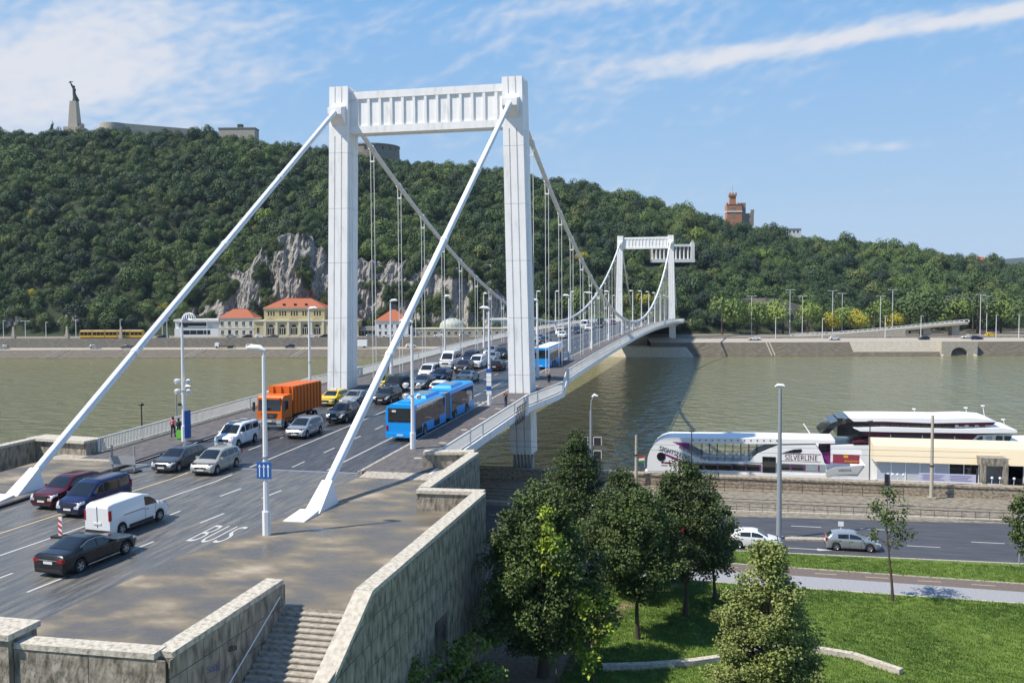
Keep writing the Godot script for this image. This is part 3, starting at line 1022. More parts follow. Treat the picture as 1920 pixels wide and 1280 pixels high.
	for i in path.size() - 1:
		var a := Vector3(path[i][0], QUAY + 0.056, path[i][1])
		var b := Vector3(path[i + 1][0], QUAY + 0.056, path[i + 1][1])
		dp.quad(a + Vector3(-0.7, 0, 0.2), a + Vector3(0.7, 0, -0.2), b + Vector3(0.7, 0, -0.2), b + Vector3(-0.7, 0, 0.2))
	sheet(dp, [[19.2, 52], [24.4, 50], [24.8, 62], [19, 75]], QUAY + 0.054)
	struct("dirt_path", dp, M.dirt)
	# lawn blades: too many to count
	var tuft := MB.new()
	for i in 7:
		var a := rng.randf() * TAU
		var o := Vector3(rng.randf_range(-0.16, 0.16), 0, rng.randf_range(-0.16, 0.16))
		var h := rng.randf_range(0.06, 0.15)
		var s := Vector3(cos(a), 0, sin(a)) * 0.018
		var lean := Vector3(rng.randf_range(-0.06, 0.06), h, rng.randf_range(-0.06, 0.06))
		tuft.tri(o - s, o + s, o + lean)
	var gm := mat("blade", Color.WHITE, 0.7)
	gm.vertex_color_use_as_albedo = true
	gm.backlight_enabled = true
	gm.backlight = lin(.03, .06, .01)
	var mm := MultiMesh.new()
	mm.transform_format = MultiMesh.TRANSFORM_3D
	mm.use_colors = true
	mm.mesh = tuft.mesh(gm)
	var tone := noise(91, 0.12, 3)
	var tf := []
	var tries := 0
	while tf.size() < 60000 and tries < 200000:
		tries += 1
		var x := rng.randf_range(20.6, 66.0)
		var z := rng.randf_range(27.6, 66.0)
		if z > vz.call(x) and z < wz.call(x) + 0.2: continue
		if x < 25.5 and z > 44: continue
		tf.append(Vector2(x, z))
	mm.instance_count = tf.size()
	for i in tf.size():
		mm.set_instance_transform(i, Transform3D(Basis(Vector3.UP, rng.randf() * TAU).scaled(Vector3.ONE * rng.randf_range(0.7, 1.4)), Vector3(tf[i].x, QUAY + 0.05, tf[i].y)))
		var t := clampf(0.5 + tone.get_noise_2d(tf[i].x, tf[i].y) * 0.9 + rng.randf_range(-0.15, 0.15), 0, 1)
		mm.set_instance_color(i, Color(0.06, 0.125, 0.012).lerp(Color(0.17, 0.26, 0.04), t))
	var gi := MultiMeshInstance3D.new()
	gi.multimesh = mm
	gi.name = "lawn_grass"
	add_child(gi)
	tag(gi, "short green grass blades covering the park lawn and verge", "grass")
	stuff(gi)

var ridge := [[-700, 112.5], [-456, 122.5], [-432, 121.5], [-408, 122.5], [-389, 121.0], [-334, 120.0], [-264, 117.5], [-214, 111.0], [-190, 108.5], [-144, 98.5], [-110, 95.5], [-83, 92.5], [-45, 84.5], [-7, 78.0], [31, 69.5], [69, 59.0], [106, 49.5], [133, 44.0], [148, 39.0], [167, 40.5], [200, 36.0], [219, 32.0], [242, 27.5], [275, 22.5], [302, 18.5], [328, 16.5], [420, 10.5], [700, 6.5]]
var cliff := [[-208, 0.0], [-197, 16.0], [-191, 27.0], [-178, 31.0], [-168, 39.0], [-157, 42.0], [-146, 38.0], [-136, 36.0], [-122, 34.0], [-108, 31.0], [-94, 31.0], [-76, 27.0], [-64, 26.0], [-54, 16.0], [-46, 0.0]]
var hill_noise: FastNoiseLite
var rockn: FastNoiseLite
var fissn: FastNoiseLite

func cliff_pt(s: float, t: float) -> Vector3:
	var h := cliff_h(s)
	var y := -7.0 + (h + 7.0) * t
	var dd := 51.0 + 13.0 * pow(t, 1.3)
	var r1 := 1.0 - absf(fissn.get_noise_2d(s * 0.45, y * 0.08)) * 2.6
	var r2 := 1.0 - absf(fissn.get_noise_2d(s * 1.7 + 40.0, y * 0.3)) * 2.6
	dd -= r1 * 3.6 + r2 * 1.2 + rockn.get_noise_3d(s * 1.2, y * 0.9, 3.0) * 3.0
	# chimneys and slabs
	var r3 := 1.0 - absf(fissn.get_noise_2d(s * 4.2, y * 1.1 + 90.0)) * 2.6
	dd -= r3 * 0.7
	dd += 2.2 * smoothstep(0.1, 0.35, rockn.get_noise_2d(s * 0.8 + 200.0, y * 0.7))
	if t > 0.98: dd += 6.0
	return F(s, y, dd)

func cliff_h(s: float) -> float:
	var h := lerp_tab(cliff, s)
	return h * 0.9 + (hill_noise.get_noise_2d(s * 1.5, 40.0) * 8.0 + rockn.get_noise_2d(s * 2.0, 12.0) * 5.0 if h > 8.0 else 0.0)

func hill_y(s: float, d: float) -> float:
	var dr := 300.0
	var d0 := 50.0
	var base := -6.6
	if s > 60.0: d0 = lerpf(50.0, 95.0, clampf((s - 60.0) / 60.0, 0, 1))
	if d < d0: return base
	var yr := lerp_tab(ridge, s)
	var t := (d - d0) / (dr - d0)
	var y := 0.0
	if t < 1.0:
		y = base + (yr - base) * pow(sin(t * PI / 2), 0.92)
		var ch := lerp_tab(cliff, s) * 0.84
		if ch > 0.0: y = maxf(y, minf(ch - 1.5 + (d - 66.0) * 0.35, yr) if d > 66.0 else (-6.6 + (ch + 5.0) * clampf((d - 54.0) / 12.0, 0, 1)))
		y += hill_noise.get_noise_2d(s, d) * 6.0 * sin(t * PI)
	else: y = yr - (t - 1.0) * (yr - 8.0) * 0.55
	return y

func hill() -> void:
	hill_noise = noise(81, 0.014, 4)
	rockn = noise(82, 0.05, 5)
	fissn = noise(83, 0.09, 4)
	var mb := MB.new()
	var rows := []
	var ds := []
	var d := 40.0
	while d < 520.0:
		ds.append(d)
		d += 4.0 if d < 120.0 else 9.0 if d < 320.0 else 40.0
	for q in ds:
		var row := PackedVector3Array()
		var s := -700.0
		while s <= 700.0:
			row.append(F(s, hill_y(s, q), q))
			s += 7.0
		rows.append(row)
	mb.grid(rows, false, true)
	struct("hillside", mb, M.forest_floor)
	# limestone cliff: fissured face with ledges
	rows = []
	var ny := 80
	for j in ny + 1:
		var row := PackedVector3Array()
		var s := -208.0
		while s <= -46.0:
			row.append(cliff_pt(s, float(j) / ny))
			s += 0.55
		rows.append(row)
	mb = MB.new()
	mb.grid(rows, false, false)
	struct("cliff", mb, M.rock)
	# smaller faces of bare rock between the trees
	for q in [[-250.0, 116.0, 8.0, 6.0], [-221.0, 126.0, 7.0, 4.0], [-205.0, 128.0, 9.0, 3.5], [-272.0, 98.0, 6.0, 4.0], [-262.0, 54.0, 11.0, 7.0], [-240.0, 54.0, 7.0, 5.0], [-292.0, 54.0, 14.0, 8.0], [-214.0, 56.0, 9.0, 6.0], [-44.0, 100.0, 7.0, 4.0], [-70.0, 100.0, 6.0, 4.0]]:
		var rb := MB.new()
		var y0 := hill_y(q[0], q[1])
		rows = []
		for j in 13:
			var row := PackedVector3Array()
			for i in 25:
				var u := i / 12.0 - 1.0
				var t := j / 12.0
				var x: float = q[0] + u * q[2]
				var edge := (1.0 - u * u) * (0.75 + 0.5 * rockn.get_noise_2d(x * 3.0, 7.0))
				var y: float = y0 - 3.0 + t * (q[3] + 4.0) * maxf(edge, 0.02)
				var ridged := 1.0 - absf(fissn.get_noise_2d(x * 1.6, y * 0.3)) * 2.4
				row.append(F(x, y, q[1] + t * 4.0 - ridged * 1.3 - rockn.get_noise_3d(x * 2.0, y * 2.0, 1.0) * 2.0))
			rows.append(row)
		rb.grid(rows, false, false)
		struct("rock_outcrop", rb, M.rock)
	# far blue hills past the right end
	var fh := MB.new()
	rows = []
	for j in 7:
		var row := PackedVector3Array()
		for i in 40:
			var s := 500.0 + i * 90.0
			var t := j / 6.0
			row.append(F(s, -8.0 + 235.0 * pow(sin(t * PI / 2), 1.2) * smoothstep(0.0, 0.35, i / 39.0) * (0.8 + 0.3 * hill_noise.get_noise_2d(i * 9.0, 3.0)), 2900.0 + t * 900.0))
		rows.append(row)
	fh.grid(rows, false, true)
	struct("distant_hills", fh, M.forest_floor)

func far_bank() -> void:
	# cross-section of the far quay, swept along the bank
	var names := ["revetment", "lower_quay_road", "quay_wall", "upper_quay"]
	var mats: Array = [M.bank_stone, M.concrete, M.bank_wall, M.track_concrete]
	var secs := [[[0.0, -14.5], [0.0, -13.4], [6.0, -10.4]], [[6.0, -10.4], [14.0, -10.0]], [[14.0, -10.0], [14.0, -6.0], [14.5, -6.0], [14.5, -6.5]], [[14.5, -6.5], [130.0, -6.5]]]
	var secs_r := [[[0.0, -14.5], [0.0, -13.4], [3.4, -8.1]], [[3.4, -8.1], [14.0, -7.0]], [[14.0, -7.0], [14.0, -6.6], [14.4, -6.6], [14.4, -6.55]], [[14.4, -6.55], [130.0, -6.5]]]
	for i in 4:
		var mb := MB.new()
		for side in 2:
			var sc: Array = (secs if side == 0 else secs_r)[i]
			var s0 := -700.0 if side == 0 else 4.0
			var s1 := 4.0 if side == 0 else 700.0
			var rows := []
			for p in sc:
				var row := []
				for q in 41:
					var s := lerpf(s0, s1, q / 40.0)
					row.append(F(s, p[1], p[0]))
				rows.append(row)
			mb.grid(rows, false, false)
		struct(names[i], mb, mats[i])
	# the pier that carries the far pylon, with a sloped nose
	var pr := MB.new()
	pr.hexa([Vector3(-19, -14.5, -268), Vector3(21, -14.5, -269.5), Vector3(24, -14.5, -300), Vector3(-21, -14.5, -300), Vector3(-15, -9.8, -272), Vector3(17, -9.8, -273), Vector3(19, -9.8, -300), Vector3(-17, -9.8, -300)])
	tag(part(self, "pylon_pier", pr, M.pale_wall), "sloped stone pier in the water under the far pylon", "pier")
	# white steps painted on the slope: pairs and triples of stone stair strips
	for q in [[-243.0, 3], [-185.5, 3], [-141.5, 2], [-104.5, 2]]:
		var st := thing("bank_stair", "stair strips on the far river wall %s" % {-243.0: "left of the yellow tram", -185.5: "behind the left stay cable", -141.5: "below the yellow bath house", -104.5: "just right of the near left pylon leg"}[q[0]], "stairs", F(q[0], -13.4, 0), FTURN, "stair strips on the far river wall")
		for i in q[1]:
			var sb := MB.new()
			sb.bar(Vector3(i * 1.5, 0.12, 0), Vector3(i * 1.5 + 4.0, 3.15, -6.0), 0.35, 0.2)
			part(st, "stair_strip", sb, M.coping)
	var st2 := thing("bank_stair", "pale stone stair strips on the far bank wall right of the bridge", "stairs", F(52.0, -13.4, 0), FTURN, "stair strips on the far river wall")
	for i in 2:
		var sb := MB.new()
		sb.bar(Vector3(i * 1.3, 0.12, 0), Vector3(i * 1.3 - 1.6, 5.4, -3.4), 0.35, 0.2)
		part(st2, "stair_strip", sb, M.coping)
	# smooth concrete stretch with a culvert mouth
	var cw := thing("culvert_wall", "smooth pale river wall with an arched culvert mouth on the far right bank", "wall", F(98.0, -13.4, 0), FTURN)
	var pnl := MB.new()
	pnl.hexa([Vector3(-13, -0.9, 0.3), Vector3(20, -0.9, 0.3), Vector3(20, -0.9, -0.4), Vector3(-13, -0.9, -0.4), Vector3(-14.5, 5.6, -3.1), Vector3(26, 5.6, -3.1), Vector3(26, 5.6, -3.8), Vector3(-14.5, 5.6, -3.8)])
	part(cw, "wall_panel", pnl, M.pale_wall)
	var arch := []
	for i in 13: arch.append(Vector2(27.5 + cos(PI * i / 12.0) * 3.2, 0.6 + sin(PI * i / 12.0) * 2.6))
	var am := MB.new()
	arch.reverse()
	am.prism([Vector2(20.5, -0.9), Vector2(24.3, -0.9)] + arch + [Vector2(30.7, -0.9), Vector2(34.6, -0.9), Vector2(34.6, 5.6), Vector2(20.5, 5.6)], Vector3(0, 0, -3.3), Vector3(1, 0, 0), Vector3(0, 1, 0), Vector3(0, 0, 4.0))
	part(cw, "culvert_headwall", am, M.pale_wall)
	for q in [[20.0, 1.0], [33.5, -1.0]]:
		var wg := MB.new()
		wg.hexa([Vector3(q[0], -0.9, 1.5), Vector3(q[0] + 0.9, -0.9, 1.5), Vector3(q[0] + 0.9 + q[1] * 4.5, -0.9, -3.6), Vector3(q[0] + q[1] * 4.5, -0.9, -3.6), Vector3(q[0], -0.2, 1.3), Vector3(q[0] + 0.9, -0.2, 1.3), Vector3(q[0] + 0.9 + q[1] * 4.5, 5.7, -3.6), Vector3(q[0] + q[1] * 4.5, 5.7, -3.6)])
		part(cw, "wing_wall", wg, M.coping)

# ---------------------------------------------------------------- buildings on the far bank and the hill
func far_thing(called: String, label: String, category: String, s: float, y: float, d: float, group := "") -> Node3D:
	return thing(called, label, category, F(s, y, d), FTURN, group)

func bx(parent: Node, called: String, lo: Vector3, hi: Vector3, m: Material) -> MeshInstance3D:
	var mb := MB.new()
	mb.box(lo, hi)
	return part(parent, called, mb, m)

# windows stand in shallow frames on the wall that faces the river (local z = 0 is that wall)
func win(parent: Node, x: float, y: float, w: float, h: float, z := 0.0, frame: Material = null) -> void:
	var wi := bx(parent, "window", Vector3(x - w / 2, y, z - 0.04), Vector3(x + w / 2, y + h, z + 0.03), M.window_dark)
	if frame:
		var f := MB.new()
		f.box(Vector3(x - w / 2 - 0.14, y + h, z - 0.02), Vector3(x + w / 2 + 0.14, y + h + 0.16, z + 0.12))
		f.box(Vector3(x - w / 2 - 0.14, y - 0.14, z - 0.02), Vector3(x + w / 2 + 0.14, y, z + 0.16))
		f.box(Vector3(x - 0.04, y, z + 0.02), Vector3(x + 0.04, y + h, z + 0.06))
		part(wi, "frame", f, frame)

func hip_roof(parent: Node, x0: float, x1: float, z0: float, z1: float, y: float, h: float, inset: float, m: Material, over := 0.4) -> MeshInstance3D:
	# z0 is the front (river side, larger z), z1 the back
	var mb := MB.new()
	var zc := (z0 + z1) / 2
	var a := Vector3(x0 - over, y, z0 + over)
	var b := Vector3(x1 + over, y, z0 + over)
	var c := Vector3(x1 + over, y, z1 - over)
	var d := Vector3(x0 - over, y, z1 - over)
	var r0 := Vector3(x0 + inset, y + h, zc)
	var r1 := Vector3(x1 - inset, y + h, zc)
	mb.quad(a, b, r1, r0); mb.quad(c, d, r0, r1); mb.tri(b, c, r1); mb.tri(d, a, r0); mb.quad(d, c, b, a)
	mb.bar(r0, r1, 0.3, 0.25)
	return part(parent, "roof", mb, m)

func far_buildings() -> void:
	# modern white annex with a ribbed dome frame
	var t := far_thing("restaurant_annex", "white modern building with ribbed dome frame on the far embankment", "building", -194.3, -6.9, 38.0)
	bx(t, "lower_storey", Vector3(-10, 0, -12), Vector3(10, 4.0, 0), M.white_plaster)
	bx(t, "upper_storey", Vector3(-10, 4.03, -12), Vector3(10, 8.0, -1.0), M.white_plaster)
	bx(t, "roof_slab", Vector3(-10.2, 7.2, -12.2), Vector3(10.2, 8.2, 0.4), M.white_plaster)
	for i in 4: bx(t, "window", Vector3(-6.0 + i * 3.1, 1.4, -0.04), Vector3(-3.1 + i * 3.1, 3.3, 0.04), M.window_dark)
	bx(t, "window_band", Vector3(-8, 4.6, -1.02), Vector3(4.5, 6.6, -0.94), M.window_dark)
	bx(t, "balustrade", Vector3(-4, 4.3, -0.2), Vector3(6, 5.2, -0.12), M.glass_roof)
	var dome := Node3D.new()
	dome.name = "dome_frame"
	t.add_child(dome)
	for i in 8:
		var pts := []
		for j in 9:
			var a := PI * j / 8.0
			var ph := PI * i / 8.0
			pts.append(Vector3(-5.2 + cos(a) * 3.0 * cos(ph), 8.1 + sin(a) * 3.0, -5.0 + cos(a) * 3.0 * sin(ph)))
		var mb := MB.new()
		mb.tube(pts, 0.14, 6)
		part(dome, "rib", mb, M.lamp_white)
	# plain house with a red roof
	t = far_thing("bath_wing", "cream two storey wing with red hipped roof beside the bath house", "building", -176.2, -6.9, 38.0)
	bx(t, "wall", Vector3(-8.0, 0, -11), Vector3(8.0, 8.4, 0), M.pale_plaster)
	bx(t, "cornice", Vector3(-8.2, 4.1, -0.1), Vector3(8.2, 4.35, 0.12), M.white_plaster)
	bx(t, "eaves", Vector3(-8.3, 8.35, -11.2), Vector3(8.3, 8.7, 0.3), M.white_plaster)
	for i in 5:
		win(t, -6.4 + i * 3.2, 5.3, 1.1, 1.9, 0.0, M.white_plaster)
		if i != 1: win(t, -6.4 + i * 3.2, 1.3, 1.1, 1.9, 0.0, M.white_plaster)
	bx(t, "door", Vector3(-3.8, 0.05, -0.05), Vector3(-2.6, 3.4, 0.08), M.window_dark)
	hip_roof(t, -8, 8, 0, -11, 8.7, 4.0, 5.0, M.roof_tile)
	# long glazed roof behind it
	t = far_thing("glass_hall", "long grey glazed hall roof behind the red roofed wing", "building", -176.0, -6.9, 52.0)
	bx(t, "wall", Vector3(-12, 0, -6), Vector3(14, 11.2, 0), M.glass_roof)
	var gr := MB.new()
	gr.quad(Vector3(-13, 10.2, 0.5), Vector3(14, 11.5, 0.5), Vector3(14, 12.8, -6), Vector3(-8, 12.8, -6))
	part(t, "roof", gr, M.glass_roof)
	# the bath house: pillared yellow front, attic with windows, red hipped roof
	t = far_thing("bath_house", "yellow neoclassical bath house with red hipped roof and arched windows", "building", -150.5, -6.9, 38.0)
	bx(t, "wall", Vector3(-17.6, 0, -16), Vector3(29.0, 7.6, 0), M.ochre_wall)
	bx(t, "cornice", Vector3(-17.9, 7.0, -16.2), Vector3(29.3, 7.7, 0.5), M.pale_plaster)
	bx(t, "plinth", Vector3(-17.8, 0, -0.2), Vector3(29.2, 0.9, 0.3), M.pale_plaster)
	bx(t, "attic", Vector3(-13.6, 7.7, -15), Vector3(13.6, 13.0, -1.5), M.ochre_wall)
	bx(t, "attic_cornice", Vector3(-13.9, 12.6, -15.2), Vector3(13.9, 13.1, -1.1), M.pale_plaster)
	for g in 5:
		for i in 3: win(t, -10.4 + g * 5.2 + (i - 1) * 1.2, 9.6, 0.62, 2.0, -1.5)
	for i in 6: bx(t, "pilaster", Vector3(-13.3 + i * 5.2, 0.9, -0.05), Vector3(-12.3 + i * 5.2, 7.0, 0.4), M.pale_plaster)
	for i in 5:
		var x := -10.2 + i * 5.2
		var arc := MB.new()
		var pg := [Vector2(x - 1.3, 1.4), Vector2(x + 1.3, 1.4), Vector2(x + 1.3, 4.3)]
		for j in 7: pg.append(Vector2(x + cos(PI * (j + 0.5) / 7.0) * 1.25, 4.4 + sin(PI * (j + 0.5) / 7.0) * 1.3))
		pg.append(Vector2(x - 1.3, 4.3))
		arc.prism(pg, Vector3(0, 0, -0.05), Vector3.RIGHT, Vector3.UP, Vector3(0, 0, 0.13))
		var aw := part(t, "arched_window", arc, M.window_dark)
		var fr := MB.new()
		fr.box(Vector3(x - 1.3, 4.2, 0.06), Vector3(x + 1.3, 4.45, 0.2))
		for q in [-0.45, 0.45]: fr.box(Vector3(x + q - 0.1, 1.4, 0.06), Vector3(x + q + 0.1, 4.2, 0.18))
		part(aw, "mullion", fr, M.pale_plaster)
		if i % 2 == 0:
			var pd := MB.new()
			pd.prism([Vector2(x - 2.3, 7.7), Vector2(x + 2.3, 7.7), Vector2(x, 9.0)], Vector3(0, 0, -0.6), Vector3.RIGHT, Vector3.UP, Vector3(0, 0, 1.0))
			part(t, "pediment", pd, M.ochre_wall)
	for x in [-16.0, 16.2, 19.8, 23.4, 27.0]: win(t, x, 1.8, 1.1, 2.6, 0.0, M.pale_plaster)
	var rf := hip_roof(t, -13.6, 13.6, -1.5, -15, 13.1, 4.2, 7.6, M.roof_tile, 0.5)
	for x in [-5.0, 0.0, 5.0]: bx(rf, "dormer", Vector3(x - 0.45, 14.3, -4.0), Vector3(x + 0.45, 15.0, -2.4), M.window_dark)
	hip_roof(t, 14.5, 20.5, -7, -16, 11.2, 2.2, 2.5, M.roof_tile)
	bx(t, "rear_wing", Vector3(14.6, 7.7, -16), Vector3(20.4, 11.2, -7.1), M.ochre_wall)
	hip_roof(t, 18.5, 28.5, -1, -10, 7.7, 2.6, 3.5, M.roof_tile, 0.1)
	# low grey link and the small white house
	t = far_thing("link_building", "low grey link building between the bath house and white house", "building", -117.3, -7.0, 40.0)
	bx(t, "wall", Vector3(-3.6, 0, -8), Vector3(3.0, 4.6, 0), mat("grey_plaster", lin(.25, .25, .25), 0.9))
	bx(t, "canopy", Vector3(-3.7, 3.0, -0.1), Vector3(3.1, 3.5, 1.2), M.concrete)
	for i in 4: win(t, -2.6 + i * 1.6, 0.5, 1.1, 2.1)
	t = far_thing("white_house", "small white two storey house with red pyramid roof on the far embankment", "building", -106.6, -7.1, 38.0)
	bx(t, "wall", Vector3(-7.4, 0, -12), Vector3(7.4, 7.1, 0), M.white_plaster)
	bx(t, "eaves", Vector3(-7.7, 6.9, -12.3), Vector3(7.7, 7.3, 0.3), M.white_plaster)
	for i in 5:
		win(t, -5.2 + i * 2.6, 4.2, 0.95, 1.7, 0.0, M.white_plaster)
		win(t, -5.2 + i * 2.6, 1.1, 0.95, 1.6, 0.0, M.white_plaster)
	hip_roof(t, -7.4, 7.4, 0, -12, 7.3, 5.0, 6.6, M.roof_tile)
	# low Turkish bath block with a shallow ribbed dome
	t = far_thing("domed_bath", "long low pale bath building with shallow dome left of the bridge deck", "building", -78.0, -7.2, 40.0)
	bx(t, "wall", Vector3(-20.5, 0, -14), Vector3(24.0, 3.6, 0), mat("grey_stone_wall", lin(.36, .35, .29), 0.9))
	bx(t, "parapet", Vector3(-20.7, 3.6, -14.2), Vector3(24.2, 4.1, 0.2), M.pale_plaster)
	for i in 14: win(t, -18.5 + i * 3.05, 1.2, 1.0, 1.3, 0.0, M.pale_plaster)
	var dm := MB.new()
	var pr := []
	for j in 9: pr.append(Vector2(5.6 * cos(PI / 2 * j / 8.0), 5.0 + 3.3 * sin(PI / 2 * j / 8.0)))
	dm.lathe([Vector2(5.8, 4.1), Vector2(5.8, 5.0)] + pr, 20, Vector3(-2.4, 0, -7), false)
	var dmo := part(t, "dome", dm, mat("dome_lead", lin(.4, .43, .38), 0.7))
	for i in 10:
		var sk := MB.new()
		var a := TAU * i / 10.0
		sk.lathe([Vector2(0.4, 0.0), Vector2(0.3, 0.25), Vector2(0.0, 0.32)], 6, Vector3(-2.4 + cos(a) * 3.3, 7.62, -7 + sin(a) * 3.3), false)
		part(dmo, "skylight", sk, M.glass_roof)
	t = far_thing("pavilion", "flat roofed pavilion with white fascia behind the domed bath", "building", -54.0, -6.8, 48.0)
	bx(t, "wall", Vector3(-9, 0, -6), Vector3(9, 7.0, 0), M.glass_roof)
	bx(t, "roof", Vector3(-9.5, 7.0, -6.5), Vector3(9.5, 7.8, 0.8), M.white_plaster)
	# hilltop: statue, second bronze, fortress
	t = far_thing("hilltop_monument", "tall stone pedestal with a bronze figure on the hilltop", "monument", -377.5, 126.0, 300.0)
	var pd2 := MB.new()
	pd2.hexa([Vector3(-3.6, 6, 3.6), Vector3(3.6, 6, 3.6), Vector3(3.6, 6, -3.6), Vector3(-3.6, 6, -3.6), Vector3(-2.2, 27.0, 2.4), Vector3(2.2, 27.0, 2.4), Vector3(2.2, 27.0, -2.4), Vector3(-2.2, 27.0, -2.4)])
	part(t, "pedestal", pd2, M.pale_wall)
	bx(t, "base", Vector3(-6.2, 0, -5), Vector3(6.2, 8.2, 5), M.pale_wall)
	bx(t, "buttress", Vector3(2.6, 8.2, -2), Vector3(6.0, 11.0, 2), M.pale_wall)
	var fg := MB.new()
	fg.tf = Transform3D(Basis.from_scale(Vector3(1.4, 1.0, 1.4)), Vector3.ZERO)
	fg.grid(_figure_rows(), true, true)
	fg.tube([Vector3(-0.1, 36.0, 0.3), Vector3(-0.9, 38.2, 0.6), Vector3(-1.3, 40.2, 0.8)], [0.45, 0.35, 0.28], 8)
	fg.tube([Vector3(0.2, 36.0, 0.3), Vector3(-0.4, 38.4, 0.9), Vector3(-1.2, 40.2, 0.9)], [0.45, 0.35, 0.28], 8)
	fg.tube([Vector3(-2.4, 40.0, 0.8), Vector3(-1.2, 40.9, 0.8), Vector3(0.3, 40.7, 0.8)], [0.12, 0.5, 0.12], 8)
	fg.lathe([Vector2(0.02, 36.6), Vector2(0.5, 37.0), Vector2(0.58, 37.5), Vector2(0.42, 38.1), Vector2(0.02, 38.3)], 10, Vector3(0.2, 0, 0.2))
	part(t, "bronze_figure", fg, M.bronze)
	t = far_thing("side_statue", "small dark bronze group on a low plinth beside the monument", "statue", -392.5, 127.0, 296.0)
	bx(t, "plinth", Vector3(-2.5, 0, -2), Vector3(2.5, 4.0, 2), M.pale_wall)
	var sg := MB.new()
	sg.tube([Vector3(-0.9, 4, 0), Vector3(-0.2, 6, 0), Vector3(0.3, 8.5, 0), Vector3(0.5, 9.6, 0)], [0.7, 1.1, 0.9, 0.4], 8)
	sg.tube([Vector3(0.2, 8.2, 0), Vector3(1.6, 9.0, 0.3), Vector3(0.6, 11.3, 0.3)], [0.4, 0.3, 0.2], 6)
	sg.tube([Vector3(-0.5, 6.0, 0), Vector3(-2.4, 4.6, 0.4)], [0.7, 0.3], 6)
	part(t, "bronze_figure", sg, M.bronze)
	t = far_thing("hilltop_fortress", "pale stone fortress wall with rounded bastion on the hill crest", "fortress", -362.0, 124.0, 300.0)
	var fw := MB.new()
	var ring := []
	for i in 15: ring.append(Vector2(9.0 + 9.5 * cos(PI + PI * i / 14.0 * 0.9), 8.0 * sin(PI + PI * i / 14.0 * 0.9)))
	var ra := []
	var rb := []
	for p in ring:
		ra.append(Vector3(p.x, 0, -p.y - 8)); rb.append(Vector3(p.x, 14.0, -p.y - 8))
	for p in [Vector2(68, 12), Vector2(68, 30), Vector2(10, 30)]:
		ra.append(Vector3(p.x, 0, -p.y - 8)); rb.append(Vector3(p.x, 14.0 if p.x < 60 else 11.5, -p.y - 8))
	fw.grid([ra, rb], true, false, true)
	fw.fan(rb, true)
	part(t, "rampart", fw, M.pale_wall)
	bx(t, "terrace", Vector3(-24, 2.0, -2), Vector3(12, 5.0, 8), M.pale_wall)
	t = far_thing("fortress_gatehouse", "small dark topped gatehouse corner of the hilltop fortress", "fortress", -256.0, 120.0, 290.0)
	bx(t, "wall", Vector3(-13, 0, -10), Vector3(13, 10.5, 0), M.pale_wall)
	bx(t, "coping", Vector3(-13.3, 10.5, -10.3), Vector3(13.3, 11.3, 0.3), M.stone)
	bx(t, "turret", Vector3(0, 11.3, -5), Vector3(3.5, 14.0, -2), M.bronze)
	t = far_thing("round_bastion", "dark round fortress bastion on the skyline behind the pylon", "fortress", -164.0, 104.0, 300.0)
	var rbm := MB.new()
	rbm.lathe([Vector2(20.5, 0), Vector2(20.0, 15.5), Vector2(20.5, 15.6), Vector2(20.5, 16.6), Vector2(19, 16.6), Vector2(0.01, 16.6)], 40, Vector3(0, 0, -16), false)
	part(t, "rampart", rbm, M.stone)
	for i in 8:
		var a := PI * (0.12 + 0.1 * i)
		var em := MB.new()
		em.tf = Transform3D(Basis(Vector3.UP, a - PI / 2), Vector3(cos(a) * 20.1, 12.6, -16 + sin(a) * 20.1))
		em.box(Vector3(-0.6, 0, -0.2), Vector3(0.6, 1.6, 0.25))
		part(t, "embrasure", em, M.window_dark)
	# brick castle house on the right slope
	t = far_thing("brick_castle", "orange brick castle house with crenellated tower on the right ridge", "castle", 84.5, 55.0, 230.0)
	bx(t, "main_block", Vector3(-5.5, 0, -7), Vector3(4.0, 13.6, 0), M.brick)
	bx(t, "stone_band", Vector3(-5.8, 8.6, -7.2), Vector3(4.2, 9.4, 0.3), M.white_plaster)
	for i in 6: bx(t, "merlon", Vector3(-5.9 + i * 1.75, 13.6, -0.8), Vector3(-4.9 + i * 1.75, 14.6, 0.3), M.brick)
	bx(t, "tower", Vector3(-3.4, 13.6, -5), Vector3(0.4, 19.0, -1.5), M.brick)
	bx(t, "tower_head", Vector3(-3.9, 19.0, -5.5), Vector3(0.9, 20.2, -1.0), M.brick)
	for i in 3: bx(t, "tower_merlon", Vector3(-3.9 + i * 1.9, 20.2, -1.6), Vector3(-2.9 + i * 1.9, 21.1, -1.0), M.brick)
	bx(t, "flagpole", Vector3(-1.6, 20.2, -3.2), Vector3(-1.45, 26.0, -3.05), M.pole_grey)
	bx(t, "turret", Vector3(3.4, 0, -6.5), Vector3(6.6, 14.6, -1.0), M.stone)
	bx(t, "rear_wing", Vector3(6.6, 0, -7.5), Vector3(12.0, 8.0, -2.0), M.stone)
	bx(t, "rear_turret", Vector3(10.4, 8.0, -4.5), Vector3(12.2, 10.4, -2.2), M.stone)
	for q in [[-2.6, 10.3], [-1.6, 10.3], [-0.6, 10.3], [-2.2, 5.6], [-0.8, 5.6], [-1.5, 1.6]]: win(t, q[0], q[1], 0.6, 1.4, 0.0, M.white_plaster)
	# colonnade of the saint's monument
	t = far_thing("colonnade", "pale curved colonnade monument on the slope behind the far pylon", "monument", 28.0, 27.5, 112.0)
	bx(t, "base", Vector3(-11.3, 0.4, -7), Vector3(11.6, 2.2, -0.6), M.white_plaster)
	bx(t, "entablature", Vector3(-11.0, 8.6, -6.8), Vector3(11.2, 9.8, -1.4), M.white_plaster)
	bx(t, "rear_wall", Vector3(-11.0, 2.2, -6.8), Vector3(11.0, 8.6, -6.2), M.stone)
